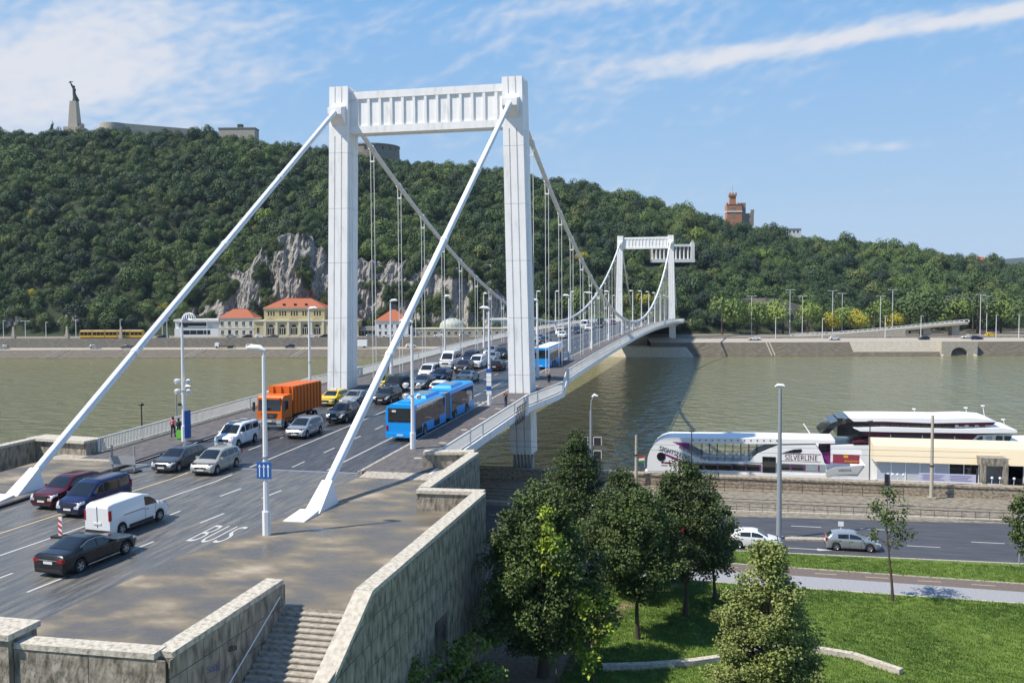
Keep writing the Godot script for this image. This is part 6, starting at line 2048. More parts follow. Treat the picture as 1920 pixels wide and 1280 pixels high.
func car(called: String, label: String, c: Dictionary, paint: Material, at: Vector3, turn: float, group: String) -> Node3D:
	var o := thing(called, label, c.get("cat", "car"), at, turn, group)
	var key: String = "car_" + c.key
	var L: float = c.L
	var W: float = c.W
	if not M.has(key):
		var body := MB.new()
		var rows := []
		var n := int(L / 0.075)
		for i in n + 1: rows.append(car_section(c, L * i / n))
		body.grid(rows, false, true, false)
		body.fan(rows[0], true)
		body.fan(rows[-1], false)
		var under := MB.new()
		under.box(Vector3(-W * 0.38, 0.2, -L / 2 + 0.12), Vector3(W * 0.38, c.belt - 0.15, L / 2 - 0.12))
		under.box(Vector3(-W * 0.455, c.R * 2 + 0.02, -L / 2 + 0.25), Vector3(W * 0.455, c.belt - 0.1, L / 2 - 0.25))
		var fr := MB.new()
		var zf := -L / 2
		fr.box(Vector3(-W * 0.24, c.grille[0], zf - 0.02), Vector3(W * 0.24, c.grille[1], zf + 0.06))
		fr.box(Vector3(-W * 0.36, 0.27, zf - 0.015), Vector3(W * 0.36, 0.36, zf + 0.06))
		fr.box(Vector3(-W * 0.4, 0.3, L / 2 - 0.06), Vector3(W * 0.4, 0.42, L / 2 + 0.015))
		for s in [-1.0, 1.0]: fr.box(Vector3(s * W * 0.487 - 0.02, 0.2, c.wf - L / 2 + c.R + 0.1), Vector3(s * W * 0.487 + 0.02, 0.27, c.wr - L / 2 - c.R - 0.1))
		var pl := MB.new()
		pl.box(Vector3(-0.26, c.grille[0] - 0.14, zf - 0.035), Vector3(0.26, c.grille[0] - 0.03, zf - 0.005))
		var pr := MB.new()
		pr.box(Vector3(-0.26, c.get("rplate", 0.6), L / 2 - 0.02), Vector3(0.26, c.get("rplate", 0.6) + 0.12, L / 2 + 0.03))
		var hl := []
		var tl := []
		for s in [-1, 1]:
			var a := MB.new()
			var rr := []
			for i in 5:
				var q := car_section(c, 0.0 + 0.42 * i / 4.0)
				var u: Vector3 = q[2] if s > 0 else q[11]
				var v: Vector3 = q[3] if s > 0 else q[10]
				var nn := Vector3(s * 0.015, 0.006, -0.012)
				rr.append([u.lerp(v, 0.35) + nn, v + nn, Vector3(v.x * 0.8, v.y + 0.012, v.z) + nn])
			a.grid(rr, false, true, s < 0)
			var f0: Vector3 = rr[0][0]
			a.box(Vector3(minf(f0.x, f0.x * 0.62), f0.y - 0.04, zf - 0.02), Vector3(maxf(f0.x, f0.x * 0.62), f0.y + 0.11, zf + 0.03))
			hl.append(a.mesh(M.head_lamp))
			var b := MB.new()
			var th: Array = c.tail
			var q2 := car_section(c, L - 0.02)
			var xe: float = absf(q2[2].x) * s
			var ts := 0.91 if c.get("boxy", false) else 0.66
			b.box(Vector3(minf(xe, xe * ts), th[0], L / 2 - 0.1), Vector3(maxf(xe, xe * ts), th[1], L / 2 + 0.02))
			b.box(Vector3(minf(xe * 0.9, xe * 1.04), th[0], L / 2 - (0.12 if c.get("boxy", false) else 0.28)), Vector3(maxf(xe * 0.9, xe * 1.04), th[1], L / 2 + 0.0))
			tl.append(b.mesh(M.tail_lamp))
		var glass := []
		for sw in c.side:
			for s in [1, -1]: glass.append(["side_window", pane_side(c, sw[0], sw[1], s, 0.08, 0.88, 0.012).mesh(M.glass)])
		glass.append(["windscreen", pane_top(c, c.ws[0], c.ws[1], 0.94, 0.014).mesh(M.glass)])
		if c.has("rw"): glass.append(["rear_window", pane_top(c, c.rw[0], c.rw[1], 0.92, 0.014, true).mesh(M.glass)])
		var mi := []
		for s in [-1.0, 1.0]:
			var mm := MB.new()
			mm.cbox(Vector3(s * (W / 2 + 0.08), c.belt + 0.1, c.ws[0] + 0.35 - L / 2), Vector3(0.2, 0.14, 0.1))
			mi.append(mm)
		var hd := MB.new()
		for s in [-1.0, 1.0]:
			for sw in c.side: hd.cbox(Vector3(s * (W / 2 + 0.005), c.belt - 0.12, sw[1] - 0.15 - L / 2), Vector3(0.03, 0.03, 0.18))
		var sm := MB.new()
		for s in [-1.0, 1.0]:
			var cuts: Array = c.side.map(func(sw): return sw[1] + 0.03)
			cuts.append(c.side[0][0] + 0.1)
			for tt in cuts:
				if absf(tt - c.wr) < c.R + 0.1 or absf(tt - c.wf) < c.R + 0.05: continue
				sm.box(Vector3(s * (W / 2 + 0.001) - 0.004, 0.3, tt - L / 2 - 0.008), Vector3(s * (W / 2 + 0.001) + 0.004, c.belt - 0.05, tt - L / 2 + 0.008))
		M[key] = {"body": body, "under": under.mesh(M.plastic), "front": fr.mesh(M.plastic), "pl": pl.mesh(M.plate), "pr": pr.mesh(M.plate), "hl": hl, "tl": tl, "glass": glass, "mi": mi, "hd": hd.mesh(M.plastic), "sm": sm.mesh(M.plastic)}
	var k: Dictionary = M[key]
	part(o, "body", k.body, paint)
	inst(o, "underbody", k.under)
	inst(o, "grille_and_bumpers", k.front)
	inst(o, "number_plate", k.pl)
	inst(o, "number_plate", k.pr)
	for i in 2:
		inst(o, "headlight", k.hl[i])
		inst(o, "tail_light", k.tl[i])
		part(o, "mirror", k.mi[i], paint)
	for g in k.glass: inst(o, g[0], g[1])
	inst(o, "door_handles", k.hd)
	inst(o, "door_gaps", k.sm)
	for s in [-1.0, 1.0]:
		for t in [c.wf, c.wr]: add_wheel(o, Vector3(s * (W / 2 - 0.12), c.R, t - L / 2), c.R)
	return o

func car_specs() -> Dictionary:
	return {
		"sedan": {"key": "sedan", "L": 5.0, "W": 1.88, "H": 1.48, "belt": 0.92, "R": 0.34, "wf": 0.9, "wr": 3.95, "top": [[0, 0.66], [0.15, 0.8], [1.45, 0.98], [2.35, 1.41], [2.75, 1.48], [3.3, 1.47], [4.25, 1.13], [4.85, 1.08], [5.0, 0.9]], "ws": [1.5, 2.4], "rw": [3.4, 4.2], "side": [[1.75, 2.8], [2.88, 3.75]], "grille": [0.5, 0.74], "tail": [0.74, 0.9], "rplate": 0.66},
		"hatch": {"key": "hatch", "L": 4.25, "W": 1.78, "H": 1.5, "belt": 0.94, "R": 0.31, "wf": 0.82, "wr": 3.42, "top": [[0, 0.62], [0.15, 0.78], [1.05, 0.98], [1.85, 1.42], [2.3, 1.5], [3.3, 1.46], [3.75, 1.36], [4.15, 1.02], [4.25, 0.8]], "ws": [1.1, 1.9], "rw": [3.76, 4.12], "side": [[1.4, 2.4], [2.48, 3.3]], "grille": [0.5, 0.66], "tail": [0.78, 1.0]},
		"mpv": {"key": "mpv", "L": 4.35, "W": 1.8, "H": 1.6, "belt": 0.98, "R": 0.32, "wf": 0.8, "wr": 3.42, "top": [[0, 0.62], [0.15, 0.8], [0.85, 1.02], [1.75, 1.52], [2.3, 1.6], [3.5, 1.56], [3.95, 1.45], [4.28, 1.05], [4.35, 0.8]], "ws": [0.9, 1.8], "rw": [3.97, 4.25], "side": [[1.25, 2.3], [2.38, 3.2], [3.28, 3.75]], "grille": [0.52, 0.66], "tail": [0.85, 1.15]},
		"suv": {"key": "suv", "L": 4.6, "W": 1.86, "H": 1.7, "belt": 1.06, "R": 0.37, "sill": 0.3, "wf": 0.88, "wr": 3.58, "top": [[0, 0.72], [0.12, 0.92], [1.15, 1.1], [1.9, 1.6], [2.3, 1.69], [3.6, 1.66], [4.1, 1.55], [4.5, 1.12], [4.6, 0.9]], "ws": [1.2, 1.95], "rw": [4.12, 4.45], "side": [[1.5, 2.45], [2.53, 3.35], [3.43, 3.95]], "grille": [0.62, 0.86], "tail": [0.98, 1.18]},
		"estate": {"key": "estate", "L": 4.75, "W": 1.82, "H": 1.48, "belt": 0.94, "R": 0.32, "wf": 0.88, "wr": 3.6, "top": [[0, 0.62], [0.15, 0.78], [1.2, 0.97], [2.0, 1.4], [2.4, 1.48], [3.9, 1.45], [4.25, 1.36], [4.65, 1.0], [4.75, 0.82]], "ws": [1.25, 2.05], "rw": [4.27, 4.6], "side": [[1.55, 2.5], [2.58, 3.4], [3.48, 4.05]], "grille": [0.5, 0.7], "tail": [0.8, 1.0]},
		"van": {"key": "van", "L": 4.75, "W": 1.84, "H": 1.86, "belt": 1.08, "R": 0.33, "boxy": true, "wf": 0.86, "wr": 3.9, "top": [[0, 0.7], [0.12, 0.92], [0.75, 1.1], [1.6, 1.72], [2.1, 1.85], [4.4, 1.84], [4.68, 1.78], [4.75, 1.6]], "ws": [0.8, 1.6], "side": [[1.15, 2.05]], "grille": [0.6, 0.8], "tail": [0.95, 1.5], "rplate": 0.72, "cat": "van"},
		"window_van": {"key": "window_van", "L": 4.5, "W": 1.84, "H": 1.86, "belt": 1.08, "R": 0.33, "boxy": true, "wf": 0.86, "wr": 3.6, "top": [[0, 0.7], [0.12, 0.92], [0.8, 1.1], [1.6, 1.72], [2.1, 1.85], [4.2, 1.84], [4.44, 1.76], [4.5, 1.5]], "ws": [0.85, 1.6], "side": [[1.15, 2.0], [2.1, 3.2], [3.3, 4.2]], "grille": [0.6, 0.8], "tail": [0.95, 1.4], "rplate": 0.72, "cat": "van"},
		"minibus": {"key": "minibus", "L": 5.6, "W": 2.0, "H": 2.5, "belt": 1.3, "R": 0.35, "boxy": true, "wf": 0.95, "wr": 4.5, "top": [[0, 0.85], [0.12, 1.1], [0.7, 1.3], [1.45, 2.2], [2.0, 2.48], [5.3, 2.5], [5.52, 2.42], [5.6, 2.2]], "ws": [0.75, 1.5], "side": [[1.2, 2.0], [2.2, 3.6], [3.7, 5.1]], "grille": [0.7, 0.95], "tail": [1.0, 1.6], "rplate": 0.75, "cat": "van"}}

func traffic() -> void:
	var S := car_specs()
	var paint := func(key: String, r: float, g: float, b: float, metal := 0.0, rough := 0.22) -> Material:
		var m := mat("paint_" + key, lin(r, g, b), rough, metal)
		m.clearcoat_enabled = true
		m.clearcoat = 0.6
		m.metallic_specular = 0.3
		m.clearcoat_roughness = 0.06
		return m
	var black: Material = paint.call("black", .012, .013, .016)
	var white: Material = paint.call("white", .72, .73, .73)
	var blue: Material = paint.call("blue", .014, .02, .075, 0.3)
	var red: Material = paint.call("red", .09, .008, .014, 0.3)
	var grey: Material = paint.call("grey", .1, .105, .115, 0.5)
	var silver: Material = paint.call("silver", .42, .44, .46, 0.6)
	var beige: Material = paint.call("beige", .46, .44, .38, 0.4)
	var yellow: Material = paint.call("yellow", .75, .52, .01)
	var brown: Material = paint.call("brown", .06, .035, .03, 0.4)
	var G := "road vehicles crossing the bridge"
	var list := [
		["black_sedan", "black saloon with chrome window trim driving away, nearest car on the approach", "sedan", black, 3.6, 65.6, -0.1],
		["white_van", "white panel van driving away beside the black saloon", "van", white, 1.5, 59.4, -0.1],
		["dark_blue_van", "dark blue window van facing the camera beside the white van", "window_van", blue, -2.6, 55.2, PI - 0.08],
		["red_crossover", "dark red crossover facing the camera at the left kerb", "suv", red, -5.5, 53.8, PI - 0.08],
		["grey_estate", "grey estate car with silver bumper behind the dark red crossover", "estate", grey, -4.5, 43.2, PI],
		["pale_hatchback", "pale beige compact people carrier facing the camera", "mpv", beige, -1.2, 43.7, PI],
		["white_delivery_van", "white small delivery van with roof bars before the orange truck", "window_van", white, -4.9, 34.2, PI],
		["silver_people_carrier", "silver people carrier beside the orange truck", "mpv", silver, -1.2, 29.2, PI],
		["black_hatchback", "black hatchback facing the camera behind the silver people carrier", "suv", black, -1.1, 21.0, PI],
		["yellow_taxi", "yellow taxi behind the orange truck at the near pylon", "estate", yellow, -6.7, 10.6, PI],
		["silver_saloon", "silver saloon between the yellow taxi and black people carrier", "sedan", silver, -4.2, 10.6, PI],
		["black_people_carrier", "large black people carrier beside the articulated bus", "suv", black, -1.3, 8.6, PI],
		["yellow_taxi", "second yellow taxi, partly behind the stay cable", "mpv", yellow, -6.4, -3.2, PI],
		["dark_van", "dark window van behind the black people carrier", "window_van", black, -3.6, -0.6, PI],
		["dark_saloon", "dark saloon next to the bus front facing the camera", "sedan", grey, -1.6, -4.6, PI],
		["white_hatchback", "white hatchback hidden beside the articulated bus roof", "hatch", white, 0.6 + 1.2, 1.4, 0.0],
		["white_small_van", "white small van in the left lanes behind the taxis", "window_van", white, -4.1, -14.4, PI],
		["blue_estate", "dark blue estate with roof rails beside the white small van", "suv", blue, -1.2, -10.6, PI],
		["white_minibus", "white high roofed minibus in the queue", "minibus", white, -5.2, -28.0, PI],
		["brown_crossover", "dark brown crossover facing the camera behind the blue estate", "suv", brown, -1.5, -22.3, PI],
		["beige_saloon", "beige saloon driving away ahead of the bus", "sedan", beige, 1.9, -9.8, 0.0],
		["white_panel_van", "white panel van behind the brown crossover", "van", white, -1.1, -28.4, PI],
		["dark_hatchback", "dark hatchback with red tail lights driving away near the pylon", "hatch", black, 2.2, -24.2, 0.0],
		["blue_small_van", "dark blue van half hidden behind the white panel van", "window_van", blue, -4.2, -35.5, PI],
		["silver_hatchback", "silver hatchback in the queue left of the right pylon leg", "hatch", silver, -1.4, -38.0, PI],
		["dark_crossover", "dark crossover in the queue beside the right pylon leg", "suv", black, -1.4, -44.5, PI],
		["silver_crossover", "pale silver crossover further along the queue", "suv", silver, -4.2, -48.5, PI],
		["black_saloon", "black saloon in the far queue seen right of the pylon leg", "sedan", black, -1.4, -78.0, PI],
		["silver_estate", "silver estate in the far queue right of the pylon leg", "estate", silver, -4.0, -86.0, PI],
		["white_hatchback", "white hatchback in the far queue right of the pylon leg", "hatch", white, -1.4, -98.0, PI],
		["white_window_van", "white van in the far queue right of the pylon leg", "window_van", white, -3.6, -108.0, PI],
		["dark_blue_estate", "dark blue estate in the far queue behind the hangers", "estate", blue, -2.0, -122.0, PI],
		["white_minibus", "white minibus near mid span in the far queue", "minibus", white, -4.0, -148.0, PI],
		["black_van", "black van near mid span beside the white minibus", "window_van", black, -1.4, -158.0, PI],
		["white_saloon", "white saloon in the mid span queue", "sedan", white, -1.4, -138.0, PI],
		["green_van", "dark green van far along the queue", "minibus", paint.call("green", .02, .07, .04), -3.6, -178.0, PI],
		["red_saloon", "red saloon far along the queue", "hatch", red, -1.4, -190.0, PI],
		["white_estate", "white estate at the far end of the queue", "estate", white, -4.0, -205.0, PI],
		["silver_van", "silver van at the far end of the queue", "window_van", silver, -1.4, -222.0, PI]]
	for q in list:
		if q[6] > 1.0 and q[5] > -60.0:
			q[4] -= 0.4
			q[5] += 1.1
		var o := car(q[0], q[1], S[q[2]], q[3], Vector3(q[4], dy(q[5]) + 0.008, q[5]), q[6], G)
		var sl := (dy(q[5] - 1.5) - dy(q[5] + 1.5)) / 3.0
		o.rotation = Vector3(0, q[6], 0)
		o.rotate_object_local(Vector3.RIGHT, atan(sl) * (1.0 if q[6] < 1.0 else -1.0))
		if q[0] == "yellow_taxi": bx(o, "roof_sign", Vector3(-0.35, S[q[2]].H + 0.02, -0.1), Vector3(0.35, S[q[2]].H + 0.18, 0.12), M.sign_white)
		if q[0] == "black_sedan":
			for s in [-1, 1]:
				var tr := MB.new()
				var pts := []
				for i in 13:
					var t := lerpf(1.7, 3.85, i / 12.0)
					var w := car_section(S.sedan, t)
					pts.append((w[4] if s > 0 else w[9]) + Vector3(s * 0.02, -0.02, 0))
				tr.tube(pts, 0.018, 5)
				tr.bar(Vector3(s * 0.945, 0.27, -1.1), Vector3(s * 0.945, 0.27, 1.0), 0.02, 0.035)
				part(o, "chrome_trim", tr, M.chrome)
			bx(o, "chrome_bar", Vector3(-0.55, 0.82, 2.49), Vector3(0.55, 0.86, 2.53), M.chrome)
		if q[0] == "white_van":
			var sm := MB.new()
			sm.box(Vector3(0.925, 0.3, -0.9), Vector3(0.94, 0.45, 1.0))
			sm.box(Vector3(-0.94, 0.3, -0.9), Vector3(-0.925, 0.45, 1.0))
			sm.box(Vector3(-0.8, 0.28, 2.32), Vector3(0.8, 0.42, 2.41))
			sm.box(Vector3(-0.006, 0.55, 2.36), Vector3(0.006, 1.7, 2.4))
			sm.box(Vector3(0.921, 1.05, -0.3), Vector3(0.928, 1.08, 1.4))
			part(o, "side_moulding", sm, M.plastic)
		if q[0] == "white_delivery_van":
			for z in [-0.4, 1.0]: bx(o, "roof_bar", Vector3(-0.7, 1.9, z - 0.03), Vector3(0.7, 1.94, z + 0.03), M.plastic)
	# cars on the quay
	car("white_hatchback", "white hatchback in the near lane of the quay road", S.hatch, white, Vector3(36.6, QUAY + 0.008, 25.6), -PI / 2, "cars on the quay road")
	car("silver_hatchback", "silver hatchback right of the white one on the quay road", S.hatch, silver, Vector3(44.4, QUAY + 0.008, 24.6), -PI / 2, "cars on the quay road")
	car("red_hatchback", "red hatchback half hidden by park trees on the quay road", S.hatch, paint.call("bright_red", .4, .02, .02), Vector3(29.8, QUAY + 0.008, 22.5), -PI / 2, "cars on the quay road")
	truck()
	bus("articulated_bus", "blue articulated city bus driving away in the bus lane", Vector3(7.75, 0, 22.6), true)
	bus("city_bus", "blue and white single city bus further along the bridge", Vector3(8.1, 0, -32.0), false)

func truck() -> void:
	var z0 := 28.4
	var o := thing("orange_truck", "orange truck with ribbed container facing the camera", "truck", Vector3(-6.0, dy(z0) + 0.008, z0), PI, "road vehicles crossing the bridge")
	var m: Material = M.orange
	var cab := MB.new()
	cab.prism([Vector2(0, 0.75), Vector2(0, 1.6), Vector2(-0.12, 2.75), Vector2(-0.45, 3.05), Vector2(-2.1, 3.1), Vector2(-2.1, 0.75)], Vector3(-1.22, 0, 0), Vector3(0, 0, -1), Vector3.UP, Vector3(2.44, 0, 0))
	part(o, "cab", cab, m)
	var ws := MB.new()
	ws.hexa([Vector3(1.1, 1.75, -0.01), Vector3(-1.1, 1.75, -0.01), Vector3(-1.1, 1.75, 0.05), Vector3(1.1, 1.75, 0.05), Vector3(1.08, 2.72, 0.09), Vector3(-1.08, 2.72, 0.09), Vector3(-1.08, 2.72, 0.15), Vector3(1.08, 2.72, 0.15)])
	part(o, "windscreen", ws, M.glass)
	for s in [-1.0, 1.0]:
		bx(o, "side_window", Vector3(s * 1.225 - 0.012, 1.8, 0.4), Vector3(s * 1.225 + 0.012, 2.6, 1.3), M.glass)
		bx(o, "mirror", Vector3(s * 1.5 - 0.1, 1.7, -0.1), Vector3(s * 1.5 + 0.1, 2.5, 0.05), M.plastic)
		bx(o, "headlight", Vector3(s * 0.95 - 0.24, 0.62, -0.09), Vector3(s * 0.95 + 0.24, 0.86, -0.02), M.head_lamp)
		bx(o, "front_mudguard", Vector3(s * 1.12 - 0.14, 0.9, 0.75), Vector3(s * 1.12 + 0.14, 1.0, 2.0), M.plastic)
	var gr := MB.new()
	gr.prism([Vector2(-0.8, 1.5), Vector2(0.8, 1.5), Vector2(0.62, 1.05), Vector2(-0.62, 1.05)], Vector3(0, 0, -0.03), Vector3.RIGHT, Vector3.UP, Vector3(0, 0, 0.05))
	part(o, "grille", gr, M.plastic)
	sign_text("MAN", o, Vector3(0, 1.26, -0.045), Basis(Vector3.UP, PI), 0.7, 0.16, M.chrome, "emblem", true)
	bx(o, "bumper", Vector3(-1.24, 0.35, -0.06), Vector3(1.24, 0.98, 0.5), M.steel_grey)
	bx(o, "bumper_strip", Vector3(-0.7, 0.5, -0.09), Vector3(0.7, 0.72, -0.05), M.plastic)
	bx(o, "number_plate", Vector3(-0.26, 0.74, -0.1), Vector3(0.26, 0.86, -0.06), M.plate)
	bx(o, "sun_visor", Vector3(-1.1, 2.78, -0.16), Vector3(1.1, 2.92, 0.2), m)
	bx(o, "chassis", Vector3(-0.5, 0.75, 0.6), Vector3(0.5, 1.05, 8.0), M.plastic)
	var bd := MB.new()
	bd.box(Vector3(-1.22, 1.2, 2.35), Vector3(1.22, 3.75, 8.3))
	part(o, "container", bd, m)
	for s in [-1.0, 1.0]:
		for i in 9:
			bx(o, "container_rib", Vector3(s * 1.26 - 0.05, 1.2, 2.5 + i * 0.7), Vector3(s * 1.26 + 0.05, 3.72, 2.72 + i * 0.7), m)
	for x in [-0.8, 0.0, 0.8]: bx(o, "front_rib", Vector3(x - 0.1, 1.3, 2.22), Vector3(x + 0.1, 3.73, 2.36), m)
	for q in [1.35, 5.9, 7.2]:
		for s in [-1.0, 1.0]: add_wheel(o, Vector3(s * 1.05, 0.5, q), 0.5)

func bus_body(o: Node3D, z0: float, z1: float, white_roof: bool) -> void:
	var hw := 1.27
	var sec := [Vector2(-hw, 0.32), Vector2(-hw, 2.6), Vector2(-hw + 0.12, 2.92), Vector2(-hw + 0.4, 3.02), Vector2(hw - 0.4, 3.02), Vector2(hw - 0.12, 2.92), Vector2(hw, 2.6), Vector2(hw, 0.32)]
	var b := MB.new()
	b.prism(sec, Vector3(0, 0, z0), Vector3.RIGHT, Vector3.UP, Vector3(0, 0, z1 - z0))
	part(o, "body", b, M.bus_blue)
	if white_roof: bx(o, "roof_panel", Vector3(-1.0, 3.02, z0 + 0.3), Vector3(1.0, 3.1, z1 - 0.3), M.boat_white)
	var n := int((z1 - z0 - 0.6) / 1.45)
	for s in [-1.0, 1.0]:
		for i in n:
			var za := z0 + 0.3 + i * (z1 - z0 - 0.6) / n
			var zb := za + (z1 - z0 - 0.6) / n - 0.05
			var door: bool = s > 0 and (i % 3 == 1)
			bx(o, "door" if door else "side_window", Vector3(s * hw - 0.012, 0.42 if door else 1.18, za), Vector3(s * hw + 0.014, 2.62, zb), M.glass)

func bus(called: String, label: String, at: Vector3, long: bool) -> void:
	var o := thing(called, label, "bus", Vector3(at.x, dy(at.z) + 0.008, at.z), 0.0, "road vehicles crossing the bridge")
	o.rotation.x = 0.02
	var rear := 9.3 if long else 6.0
	bus_body(o, 0.5 if long else -6.0, rear, not long)
	if long:
		bus_body(o, -9.3, -1.0, false)
		var bl := MB.new()
		var rows := []
		for i in 13:
			var z := -1.0 + 1.5 * i / 12.0
			var k := 1.2 if i % 2 == 0 else 1.1
			rows.append([Vector3(-k, 0.5, z), Vector3(-k, 2.85, z), Vector3(k, 2.85, z), Vector3(k, 0.5, z)])
		bl.grid(rows, true, false, true)
		part(o, "bellows", bl, M.bus_grey)
	var rwm := MB.new()
	rwm.box(Vector3(-1.05, 1.55, rear - 0.02), Vector3(1.05, 2.72, rear + 0.02))
	part(o, "rear_window", rwm, M.glass)
	bx(o, "rear_bumper", Vector3(-1.27, 0.28, rear - 0.1), Vector3(1.27, 0.62, rear + 0.1), M.bus_blue)
	bx(o, "number_plate", Vector3(-0.28, 0.42, rear + 0.1), Vector3(0.28, 0.54, rear + 0.12), M.plate)
	bx(o, "route_display", Vector3(-0.7, 2.4, rear + 0.02), Vector3(-0.35, 2.55, rear + 0.03), M.sign_white)
	for s in [-1.0, 1.0]:
		bx(o, "tail_light", Vector3(s * 1.14 - 0.09, 0.85, rear - 0.02), Vector3(s * 1.14 + 0.09, 1.25, rear + 0.03), M.tail_lamp)
		for z in ([6.6, -2.6, -6.6] if long else [3.3, -3.4]):
			var ar := MB.new()
			var arch := []
			for i in 9: arch.append(Vector2(z + cos(PI * i / 8.0) * 0.62, 0.33 + sin(PI * i / 8.0) * 0.78))
			ar.prism(arch, Vector3(s * 1.275 - 0.01, 0, 0), Vector3(0, 0, 1), Vector3.UP, Vector3(0.02, 0, 0))
			part(o, "wheel_arch", ar, M.plastic)
			add_wheel(o, Vector3(s * 1.2, 0.48, z), 0.48)
	if long:
		for q in [[1.2, 5.2], [-6.4, -2.4]]:
			var pd := MB.new()
			pd.hexa([Vector3(-0.95, 3.0, q[1]), Vector3(0.95, 3.0, q[1]), Vector3(0.95, 3.0, q[0]), Vector3(-0.95, 3.0, q[0]), Vector3(-0.8, 3.24, q[1] - 0.2), Vector3(0.8, 3.24, q[1] - 0.2), Vector3(0.8, 3.24, q[0] + 0.2), Vector3(-0.8, 3.24, q[0] + 0.2)])
			part(o, "roof_unit", pd, M.bus_blue)
			bx(o, "roof_grille", Vector3(-0.55, 3.24, q[0] + 0.6), Vector3(0.55, 3.26, q[0] + 2.2), M.bus_grey)
		bx(o, "roof_hatch", Vector3(-0.5, 3.02, 7.2), Vector3(0.5, 3.14, 8.4), M.bus_blue)
	bx(o, "advert_strip", Vector3(1.27, 2.64, 1.5 if long else -5.0), Vector3(1.29, 2.86, 8.5 if long else 5.0), M.sign_white)

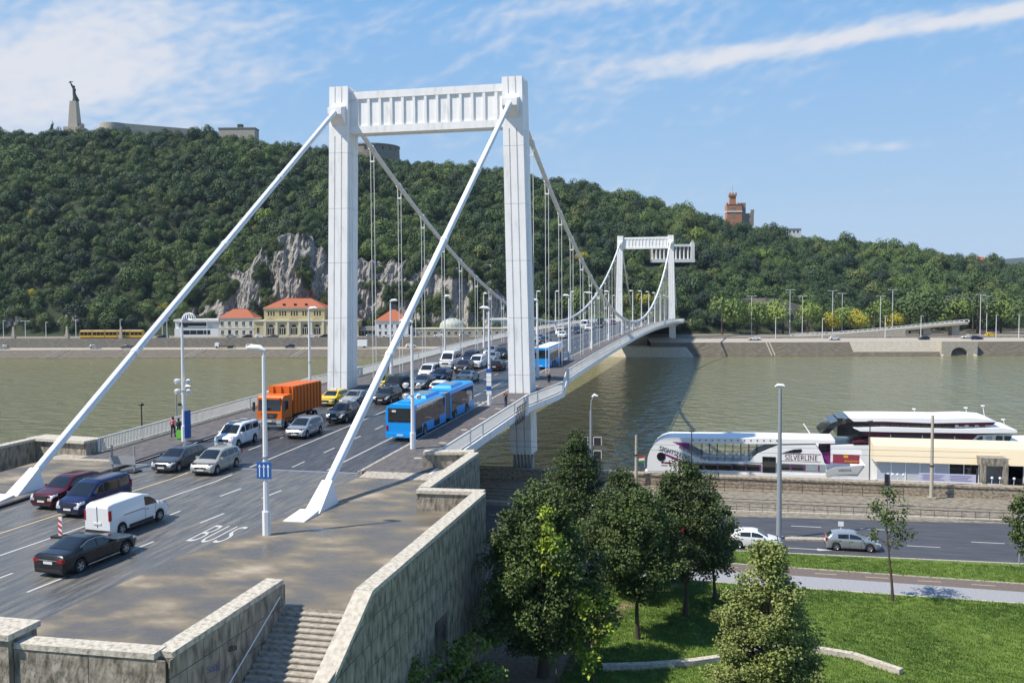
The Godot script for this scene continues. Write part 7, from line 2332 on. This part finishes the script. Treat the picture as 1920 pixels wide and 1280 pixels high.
func far_traffic() -> void:
	var S := car_specs()
	# small cars on the far quays: body, cabin glass and wheels only
	var i := 0
	for q in [[-266.0, -10.05, 10, "silver", "silver car at the left picture edge on the lower far quay"], [-227.0, -10.05, 10, "silver", "silver car below the yellow tram on the lower far quay"], [-213.6, -10.05, 10, "grey", "dark car left of the stay cable on the lower far quay"], [-161.0, -10.05, 10, "white", "white car below the bath wing on the lower far quay"], [-144.8, -10.05, 10, "blue", "dark blue car below the bath house on the lower far quay"], [-94.0, -10.05, 10, "white", "white car on the lower far quay right of the near left pylon leg"],
			[-204.0, -6.5, 24, "blue", "blue car beside the yellow tram's front"], [-174.0, -6.5, 24, "silver", "silver car parked before the bath wing, left one"], [-167.0, -6.5, 24, "black", "black car parked before the bath wing"], [-161.0, -6.5, 24, "white", "white car parked at the bath house corner"], [-156.0, -6.5, 24, "grey", "dark grey car parked before the bath house's left windows"], [-138.5, -6.5, 24, "white", "white van like car parked before the bath house's right windows"], [-133.5, -6.5, 24, "black", "black car parked beside the near left pylon leg"],
			[-113.0, -6.5, 24, "silver", "silver car parked before the grey link building"], [-106.0, -6.5, 24, "white", "white car parked before the white house"], [-98.0, -6.5, 24, "white", "white car parked right of the white house"], [-84.0, -6.5, 24, "white", "white car parked before the domed bath"], [-73.0, -6.5, 24, "silver", "silver car parked right of the shallow dome"],
			[47.0, -7.5, 9, "white", "white car on the far right quay beside the bridge pier"], [79.4, -7.5, 9, "white", "white off roader on the far right quay below the ramp"], [115.4, -7.5, 9, "black", "black car on the far right quay above the culvert"], [136.6, -7.5, 9, "blue", "blue car on the far right quay right of the culvert"], [134.0, -7.2, 12, "white", "white car behind the blue car on the far right quay"], [147.4, -6.8, 20, "yellow", "yellow taxi near the right edge of the far quay"]]:
		var c: Dictionary = S[["hatch", "estate", "sedan", "mpv"][i % 4]]
		car("far_car", q[4], c, M["paint_" + q[3]], F(q[0], q[1], q[2]), FTURN + PI / 2 * (1 if i % 2 == 0 else -1), "cars on the far quays")
		i += 1
	var t := far_thing("flatbed_truck", "white flatbed truck on the lower far quay", "truck", -172.8, -10.05, 10.0)
	bx(t, "cab", Vector3(-3.2, 0.5, -1.0), Vector3(-1.6, 2.2, 1.0), M.boat_white)
	bx(t, "windscreen", Vector3(-3.25, 1.3, -0.9), Vector3(-3.18, 2.0, 0.9), M.glass)
	bx(t, "flatbed", Vector3(-1.5, 0.7, -1.0), Vector3(4.6, 0.95, 1.0), M.steel_dark)
	for x in [-2.5, 2.5, 3.5]:
		for s in [-1.0, 1.0]:
			var w := MB.new()
			w.tf = Transform3D(Basis(Vector3.RIGHT, PI / 2), Vector3(x, 0.45, s * 0.9))
			w.lathe([Vector2(0.01, -0.12), Vector2(0.45, -0.12), Vector2(0.45, 0.12), Vector2(0.01, 0.12)], 12, Vector3.ZERO, false)
			part(t, "wheel", w, M.tyre)
	t = far_thing("box_van", "white box van on the lower far quay beside the near left pylon leg", "van", -115.5, -10.05, 10.0)
	bx(t, "box", Vector3(-2.4, 0.6, -1.1), Vector3(3.2, 3.2, 1.1), M.boat_white)
	bx(t, "cab", Vector3(-4.2, 0.5, -1.0), Vector3(-2.5, 2.2, 1.0), M.boat_white)
	bx(t, "windscreen", Vector3(-4.25, 1.2, -0.9), Vector3(-4.18, 2.0, 0.9), M.glass)
	for x in [-3.3, 2.0]:
		for s in [-1.0, 1.0]:
			var w := MB.new()
			w.tf = Transform3D(Basis(Vector3.RIGHT, PI / 2), Vector3(x, 0.45, s * 0.95))
			w.lathe([Vector2(0.01, -0.12), Vector2(0.45, -0.12), Vector2(0.45, 0.12), Vector2(0.01, 0.12)], 12, Vector3.ZERO, false)
			part(t, "wheel", w, M.tyre)
	# yellow tram in five sections
	t = far_thing("yellow_tram", "yellow articulated tram on the far embankment at the left", "tram", -227.4, -6.5, 27.0)
	for k in 5:
		var x0 := -13.9 + k * 5.56
		var bm := MB.new()
		bm.box(Vector3(x0, 0.35, -1.2), Vector3(x0 + 5.3, 3.2, 1.2))
		part(t, "section", bm, M.tram_yellow)
		bx(t, "roof", Vector3(x0 + 0.1, 3.2, -1.1), Vector3(x0 + 5.2, 3.5, 1.1), M.cream)
		for j in 3: bx(t, "window", Vector3(x0 + 0.2 + j * 1.7, 1.3, 1.19), Vector3(x0 + 1.75 + j * 1.7, 2.7, 1.23), M.glass)
		if k < 4: bx(t, "bellows", Vector3(x0 + 5.3, 0.5, -1.1), Vector3(x0 + 5.56, 3.1, 1.1), M.plastic)
	bx(t, "skirt", Vector3(-13.8, 0.1, -1.1), Vector3(13.8, 0.36, 1.1), M.plastic)

# ---------------------------------------------------------------- masts, signs and people on the bridge
func bridge_furniture() -> void:
	var zsr := [59.6, 35.5, 11.2]
	for i in 12: zsr.append(-14.0 - i * 24.6)
	for s in [-1.0, 1.0]:
		for i in zsr.size():
			var z: float = zsr[i]
			if s < 0 and i == 0: continue
			var side := "right" if s > 0 else "left"
			var lab := "white lamp mast on the %s side of the bridge" % side
			if i == 0: lab = "white lamp mast with blue lane sign on the near plaza"
			elif i == 1: lab = "white lamp mast with four floodlights on the %s footway before the pylon" % side
			elif i == 2 and s > 0: lab = "white lamp mast with stacked stop plates before the right pylon leg"
			elif i == 2: lab = "white lamp mast beside the near left pylon leg"
			elif i == 3: lab = "white lamp mast just beyond the near pylon on the %s footway" % side
			elif i > 3: lab = "%s white lamp mast past the near pylon in the %s row" % [["second", "third", "fourth", "fifth", "sixth", "seventh", "eighth", "ninth", "tenth", "eleventh", "twelfth"][i - 4], side]
			var t := thing("lamp_mast", lab, "street lamp", Vector3(s * 10.1, dy(z) + (0.03 if i == 0 else 0.15), z), 0.0, "lamp masts along the bridge")
			var pm := MB.new()
			pm.tube([Vector3.ZERO, Vector3(0, 1.3, 0), Vector3(0, 1.32, 0), Vector3(0, 9.7, 0)], [0.24, 0.24, 0.17, 0.1], 8, true, false)
			part(t, "pole", pm, M.lamp_white)
			var hm := MB.new()
			hm.tube([Vector3(0, 9.6, 0), Vector3(0, 9.95, 0), Vector3(-s * 0.25, 10.05, 0)], 0.05, 6)
			hm.tube([Vector3(0.1 * s, 10.0, 0), Vector3(-s * 0.2, 10.12, 0), Vector3(-s * 0.7, 10.16, 0), Vector3(-s * 1.0, 10.12, 0)], [0.06, 0.17, 0.17, 0.05], 8)
			part(t, "lamp_head", hm, M.lamp_white)
			if i < 4:
				var bd := MB.new()
				bd.tube([Vector3(0, 4.2, 0), Vector3(0, 4.28, 0)], 0.19, 8)
				part(t, "band", bd, M.steel_grey)
			if i == 0:
				var sg := bx(t, "lane_sign", Vector3(-0.42, 3.1, 0.16), Vector3(0.42, 4.0, 0.2), M.sign_blue)
				for k in 3:
					var am := MB.new()
					var x := -0.25 + k * 0.25
					am.box(Vector3(x - 0.025, 3.2, 0.2), Vector3(x + 0.025, 3.75, 0.212))
					am.prism([Vector2(x - 0.08, 3.72), Vector2(x + 0.08, 3.72), Vector2(x, 3.9)], Vector3(0, 0, 0.2), Vector3.RIGHT, Vector3.UP, Vector3(0, 0, 0.012))
					part(sg, "arrow", am, M.sign_white)
			if i == 1:
				for q in [[-1.0, 5.0], [1.0, 5.0], [-1.0, 4.15], [1.0, 4.15]]:
					var fm := MB.new()
					fm.tf = Transform3D(Basis(Vector3.UP, q[0] * 0.5), Vector3(q[0] * 0.5, q[1], 0))
					fm.tube([Vector3(0, 0, 0.25), Vector3(0, 0.08, 0.05), Vector3(0, 0.12, -0.2)], [0.2, 0.19, 0.1], 10)
					var fo := part(t, "floodlight", fm, M.lamp_white)
				for y in [4.0, 4.85]: bx(t, "crossarm", Vector3(-0.7, y - 0.03, -0.03), Vector3(0.7, y + 0.03, 0.03), M.lamp_white)
			if i == 1 and s < 0:
				bx(t, "information_panel", Vector3(0.3, 0.3, -0.45), Vector3(0.36, 2.6, 0.45), M.sign_blue)
				bx(t, "camera_box", Vector3(-0.4, 3.0, -0.1), Vector3(-0.15, 3.2, 0.25), M.steel_dark)
			if i == 2 and s > 0:
				for k in 6: bx(t, "stop_plate", Vector3(-0.26, 1.1 + k * 0.46, 0.18), Vector3(0.26, 1.5 + k * 0.46, 0.22), M.sign_white if k % 4 != 1 else M.sign_blue)
	var b := thing("barrier_board", "grey board on two posts standing at the left kerb", "barrier", Vector3(-8.0, dy(46.6), 46.6))
	for x in [-0.9, 0.9]:
		bx(b, "post", Vector3(x - 0.05, 0, -0.05), Vector3(x + 0.05, 1.9, 0.05), M.pole_grey)
		bx(b, "foot", Vector3(x - 0.3, 0.004, -0.45), Vector3(x + 0.3, 0.12, 0.45), M.plastic)
	bx(b, "board", Vector3(-1.05, 0.55, 0.06), Vector3(1.05, 1.15, 0.1), mat("board_grey", lin(.3, .31, .32), 0.5))
	b = thing("hazard_beacon", "red and white striped hazard beacon on the centre line", "beacon", Vector3(-0.8, dy(62.1), 62.1))
	bx(b, "foot", Vector3(-0.45, 0.008, -0.25), Vector3(0.45, 0.12, 0.25), M.plastic)
	bx(b, "blade", Vector3(-0.11, 0.12, -0.03), Vector3(0.11, 1.12, 0.03), M.sign_white)
	for k in 3:
		var sm := MB.new()
		sm.prism([Vector2(-0.11, 0.28 + k * 0.3), Vector2(0.11, 0.14 + k * 0.3), Vector2(0.11, 0.3 + k * 0.3), Vector2(-0.11, 0.44 + k * 0.3)], Vector3(0, 0, 0.032), Vector3.RIGHT, Vector3.UP, Vector3(0, 0, 0.006))
		part(b, "red_stripe", sm, M.red_sign)

# ---- people: joints with radii, joined by a smooth minimum and meshed as surface nets
func person_mesh(bones: Array, lo: Vector3, hi: Vector3, cell: float) -> MB:
	var nx := int((hi.x - lo.x) / cell) + 2
	var ny := int((hi.y - lo.y) / cell) + 2
	var nz := int((hi.z - lo.z) / cell) + 2
	var field := PackedFloat32Array()
	field.resize(nx * ny * nz)
	field.fill(1.0)
	for b in bones:
		var a: Vector3 = b[0]
		var c: Vector3 = b[1]
		var rm: float = maxf(b[2], b[3]) + 0.07
		var mn := (Vector3(minf(a.x, c.x), minf(a.y, c.y), minf(a.z, c.z)) - Vector3.ONE * rm - lo) / cell
		var mx := (Vector3(maxf(a.x, c.x), maxf(a.y, c.y), maxf(a.z, c.z)) + Vector3.ONE * rm - lo) / cell
		var ac := c - a
		var l2 := maxf(ac.length_squared(), 1e-6)
		for iy in range(maxi(0, int(mn.y)), mini(ny, int(mx.y) + 2)):
			for iz in range(maxi(0, int(mn.z)), mini(nz, int(mx.z) + 2)):
				for ix in range(maxi(0, int(mn.x)), mini(nx, int(mx.x) + 2)):
					var p := lo + Vector3(ix, iy, iz) * cell
					var t := clampf((p - a).dot(ac) / l2, 0, 1)
					var d := p.distance_to(a + ac * t) - lerpf(b[2], b[3], t)
					var id := (iy * nz + iz) * nx + ix
					var e := field[id]
					var h := clampf(0.5 + 0.5 * (e - d) / 0.035, 0, 1)
					field[id] = lerpf(e, d, h) - 0.035 * h * (1 - h)
	var vert := {}
	var mb := MB.new()
	mb.colored = true
	var at := func(ix: int, iy: int, iz: int) -> float: return field[(iy * nz + iz) * nx + ix]
	var pts := []
	for iy in ny - 1:
		for iz in nz - 1:
			for ix in nx - 1:
				var s := Vector3.ZERO
				var n := 0
				var v0: float = at.call(ix, iy, iz)
				var inside := 0
				for k in 8:
					if at.call(ix + (k & 1), iy + ((k >> 1) & 1), iz + ((k >> 2) & 1)) < 0.0: inside += 1
				if inside == 0 or inside == 8: continue
				for k in 8:
					for axis in 3:
						if (k >> axis) & 1: continue
						var k2 := k | (1 << axis)
						var pa := Vector3(ix + (k & 1), iy + ((k >> 1) & 1), iz + ((k >> 2) & 1))
						var pb := Vector3(ix + (k2 & 1), iy + ((k2 >> 1) & 1), iz + ((k2 >> 2) & 1))
						var da: float = at.call(int(pa.x), int(pa.y), int(pa.z))
						var db: float = at.call(int(pb.x), int(pb.y), int(pb.z))
						if (da < 0) != (db < 0):
							s += pa.lerp(pb, da / (da - db)); n += 1
				vert[(iy * nz + iz) * nx + ix] = lo + s / n * cell
	var grad := func(p: Vector3) -> Vector3:
		var q := (p - lo) / cell
		var ix := clampi(int(q.x + 0.5), 1, nx - 2)
		var iy := clampi(int(q.y + 0.5), 1, ny - 2)
		var iz := clampi(int(q.z + 0.5), 1, nz - 2)
		return Vector3(at.call(ix + 1, iy, iz) - at.call(ix - 1, iy, iz), at.call(ix, iy + 1, iz) - at.call(ix, iy - 1, iz), at.call(ix, iy, iz + 1) - at.call(ix, iy, iz - 1)).normalized()
	var shade := func(p: Vector3) -> Color:
		var best := 1e9
		var c := Color.WHITE
		for b in bones:
			var ac: Vector3 = b[1] - b[0]
			var t := clampf((p - b[0]).dot(ac) / maxf(ac.length_squared(), 1e-6), 0, 1)
			var d := p.distance_to(b[0] + ac * t) - lerpf(b[2], b[3], t)
			if d < best:
				best = d; c = b[4]
		return c
	var st := [1, nz * nx, nx]
	for id in vert:
		var ix: int = id % nx
		var iz: int = (id / nx) % nz
		var iy: int = id / (nx * nz)
		var off := [[1, 0, 0], [0, 1, 0], [0, 0, 1]]
		for axis in 3:
			var o: Array = off[axis]
			var d0: float = at.call(ix, iy, iz)
			var d1: float = at.call(ix + o[0], iy + o[1], iz + o[2])
			if (d0 < 0) == (d1 < 0): continue
			var u: int = st[(axis + 1) % 3]
			var w: int = st[(axis + 2) % 3]
			if not (vert.has(id - u) and vert.has(id - w) and vert.has(id - u - w)): continue
			var q := [vert[id], vert[id - u], vert[id - u - w], vert[id - w]]
			if d0 > 0: q.reverse()
			var c: Color = shade.call((q[0] + q[2]) / 2)
			mb.col = c
			var nn := q.map(func(p): return grad.call(p))
			var fnn: Vector3 = (q[1] - q[0]).cross(q[2] - q[0])
			var order := [0, 2, 1, 0, 3, 2] if fnn.dot(nn[0]) > 0 else [0, 1, 2, 0, 2, 3]
			for k in order: mb.put(q[k], nn[k])
	return mb

func person(label: String, at: Vector3, turn: float, look: Dictionary) -> Node3D:
	# standing height 1.72; x right, -z forward
	var o := thing("person", label, "person", at, turn, "people on the bridge")
	var skin := Color(0.45, 0.27, 0.19)
	var st: float = look.get("stride", 0.14)
	var bones := []
	var hip := Vector3(0, 0.92, 0)
	bones.append([Vector3(0, 0.95, 0), Vector3(0, 1.12, 0.0), 0.135, 0.125, look.legs])
	bones.append([Vector3(0, 1.1, 0), Vector3(0, 1.36, 0.0), 0.125, 0.135, look.top])
	bones.append([Vector3(-0.15, 1.38, 0), Vector3(0.15, 1.38, 0), 0.08, 0.08, look.top])
	bones.append([Vector3(0, 1.4, 0), Vector3(0, 1.53, -0.01), 0.055, 0.05, skin])
	bones.append([Vector3(0, 1.56, -0.015), Vector3(0, 1.63, -0.01), 0.078, 0.095, skin])
	bones.append([Vector3(0, 1.6, 0.025), Vector3(0, 1.66, 0.02), 0.1, 0.088, look.hair])
	if look.get("long_hair", false): bones.append([Vector3(0, 1.6, 0.07), Vector3(0, 1.42, 0.1), 0.07, 0.05, look.hair])
	bones.append([Vector3(0, 1.575, -0.105), Vector3(0, 1.56, -0.115), 0.014, 0.016, skin])
	for s in [-1.0, 1.0]:
		bones.append([Vector3(s * 0.098, 1.585, 0.0), Vector3(s * 0.1, 1.61, 0.0), 0.014, 0.016, skin])
		var f: float = s * st
		var knee := Vector3(s * 0.1, 0.5, -f * 0.5 - 0.03)
		var ank := Vector3(s * 0.1, 0.08, -f + (0.03 if f < 0 else 0.0))
		bones.append([Vector3(s * 0.09, 0.92, 0), knee, 0.088, 0.06, look.legs])
		bones.append([knee, ank, 0.058, 0.04, look.get("shin", look.legs)])
		bones.append([ank + Vector3(0, -0.035, 0.03), ank + Vector3(0, -0.045, -0.15), 0.042, 0.035, look.shoes])
		var el := Vector3(s * 0.25, 1.12, f * 0.4 + 0.02)
		var wr := Vector3(s * 0.24, 0.88, f * 0.9 - 0.08)
		if look.get("hands_up", false):
			el = Vector3(s * 0.24, 1.15, -0.06)
			wr = Vector3(s * 0.09, 1.38, -0.22)
		bones.append([Vector3(s * 0.19, 1.37, 0), el, 0.055, 0.043, look.top])
		bones.append([el, wr, 0.04, 0.028, look.get("sleeve", look.top)])
		var hd := (wr - el).normalized()
		bones.append([wr, wr + hd * 0.08, 0.03, 0.036, skin])
	if look.get("pack", false): bones.append([Vector3(0, 1.12, 0.17), Vector3(0, 1.34, 0.17), 0.11, 0.11, look.pack_col])
	var mb := person_mesh(bones, Vector3(-0.42, -0.03, -0.5), Vector3(0.42, 1.8, 0.5), 0.026)
	# fingers: unequal, slightly curled
	for b in bones:
		if b[4] == skin and b[2] == 0.03:
			var d: Vector3 = (b[1] - b[0]).normalized()
			var sd := d.cross(Vector3(0, 0, 1) if absf(d.z) < 0.8 else Vector3.UP).normalized()
			mb.col = skin
			for k in 4:
				var r: Vector3 = b[1] + d * 0.02 + sd * (k - 1.5) * 0.017
				var l: float = [0.06, 0.075, 0.07, 0.055][k]
				mb.tube([r, r + d * l * 0.6 + Vector3(0, 0, -0.008), r + d * l + Vector3(0, 0, -0.025)], [0.009, 0.008, 0.006], 5)
			mb.tube([b[0] + d * 0.03 + sd * 0.03, b[0] + d * 0.07 + sd * 0.055, b[0] + d * 0.1 + sd * 0.055], [0.011, 0.009, 0.007], 5)
	var m := mat("person_cloth", Color.WHITE, 0.85)
	m.vertex_color_use_as_albedo = true
	part(o, "body", mb, m)
	return o

func people() -> void:
	var dark := Color(0.012, 0.012, 0.014)
	var hair := Color(0.03, 0.018, 0.01)
	var jeans := Color(0.03, 0.05, 0.11)
	var skin := Color(0.45, 0.27, 0.19)
	var P := func(x: float, z: float) -> Vector3: return Vector3(x, dy(z) + 0.172, z)
	person("person in a pink top and dark trousers walking on the left footway", P.call(-12.25, 33.8), 0.15, {"top": Color(0.62, 0.16, 0.2), "legs": dark, "shoes": dark, "hair": hair, "sleeve": skin})
	person("person in a dark green jacket with backpack beside the lamp mast", P.call(-11.3, 34.4), 0.1, {"top": Color(0.02, 0.045, 0.04), "legs": dark, "shoes": dark, "hair": hair, "pack": true, "pack_col": Color(0.03, 0.07, 0.06)})
	var c := thing("green_suitcase", "bright green wheeled suitcase pulled by the walker", "suitcase", P.call(-11.0, 34.75), 0.1)
	var cm := MB.new()
	cm.hexa([Vector3(-0.24, 0.07, 0.15), Vector3(0.24, 0.07, 0.15), Vector3(0.24, 0.07, -0.13), Vector3(-0.24, 0.07, -0.13), Vector3(-0.22, 0.75, 0.13), Vector3(0.22, 0.75, 0.13), Vector3(0.22, 0.75, -0.11), Vector3(-0.22, 0.75, -0.11)])
	part(c, "case", cm, mat("suitcase_green", lin(.12, .5, .03), 0.5))
	for s in [-1.0, 1.0]:
		bx(c, "wheel", Vector3(s * 0.18 - 0.03, 0.005, -0.05), Vector3(s * 0.18 + 0.03, 0.08, 0.05), M.plastic)
		bx(c, "handle_bar", Vector3(s * 0.1 - 0.012, 0.75, -0.02), Vector3(s * 0.1 + 0.012, 1.05, 0.01), M.steel_grey)
	bx(c, "handle_grip", Vector3(-0.12, 1.05, -0.025), Vector3(0.12, 1.08, 0.015), M.plastic)
	person("person in a black top and jeans taking a photo by the right parapet", P.call(12.3, 13.1), -2.4, {"top": dark, "legs": jeans, "shoes": Color(0.3, 0.3, 0.3), "hair": Color(0.08, 0.04, 0.02), "hands_up": true, "stride": 0.03, "sleeve": skin})
	person("person in dark clothes with bare legs beyond the right pylon leg", P.call(13.4, -4.6), 2.9, {"top": Color(0.03, 0.012, 0.016), "legs": dark, "shin": skin, "shoes": Color(0.4, 0.4, 0.4), "hair": hair, "hands_up": true, "stride": 0.05})
	person("person in a light top on the left footway behind the second taxi", P.call(-10.9, -15.2), 3.0, {"top": Color(0.45, 0.32, 0.28), "legs": Color(0.1, 0.09, 0.08), "shoes": dark, "hair": hair, "sleeve": skin})
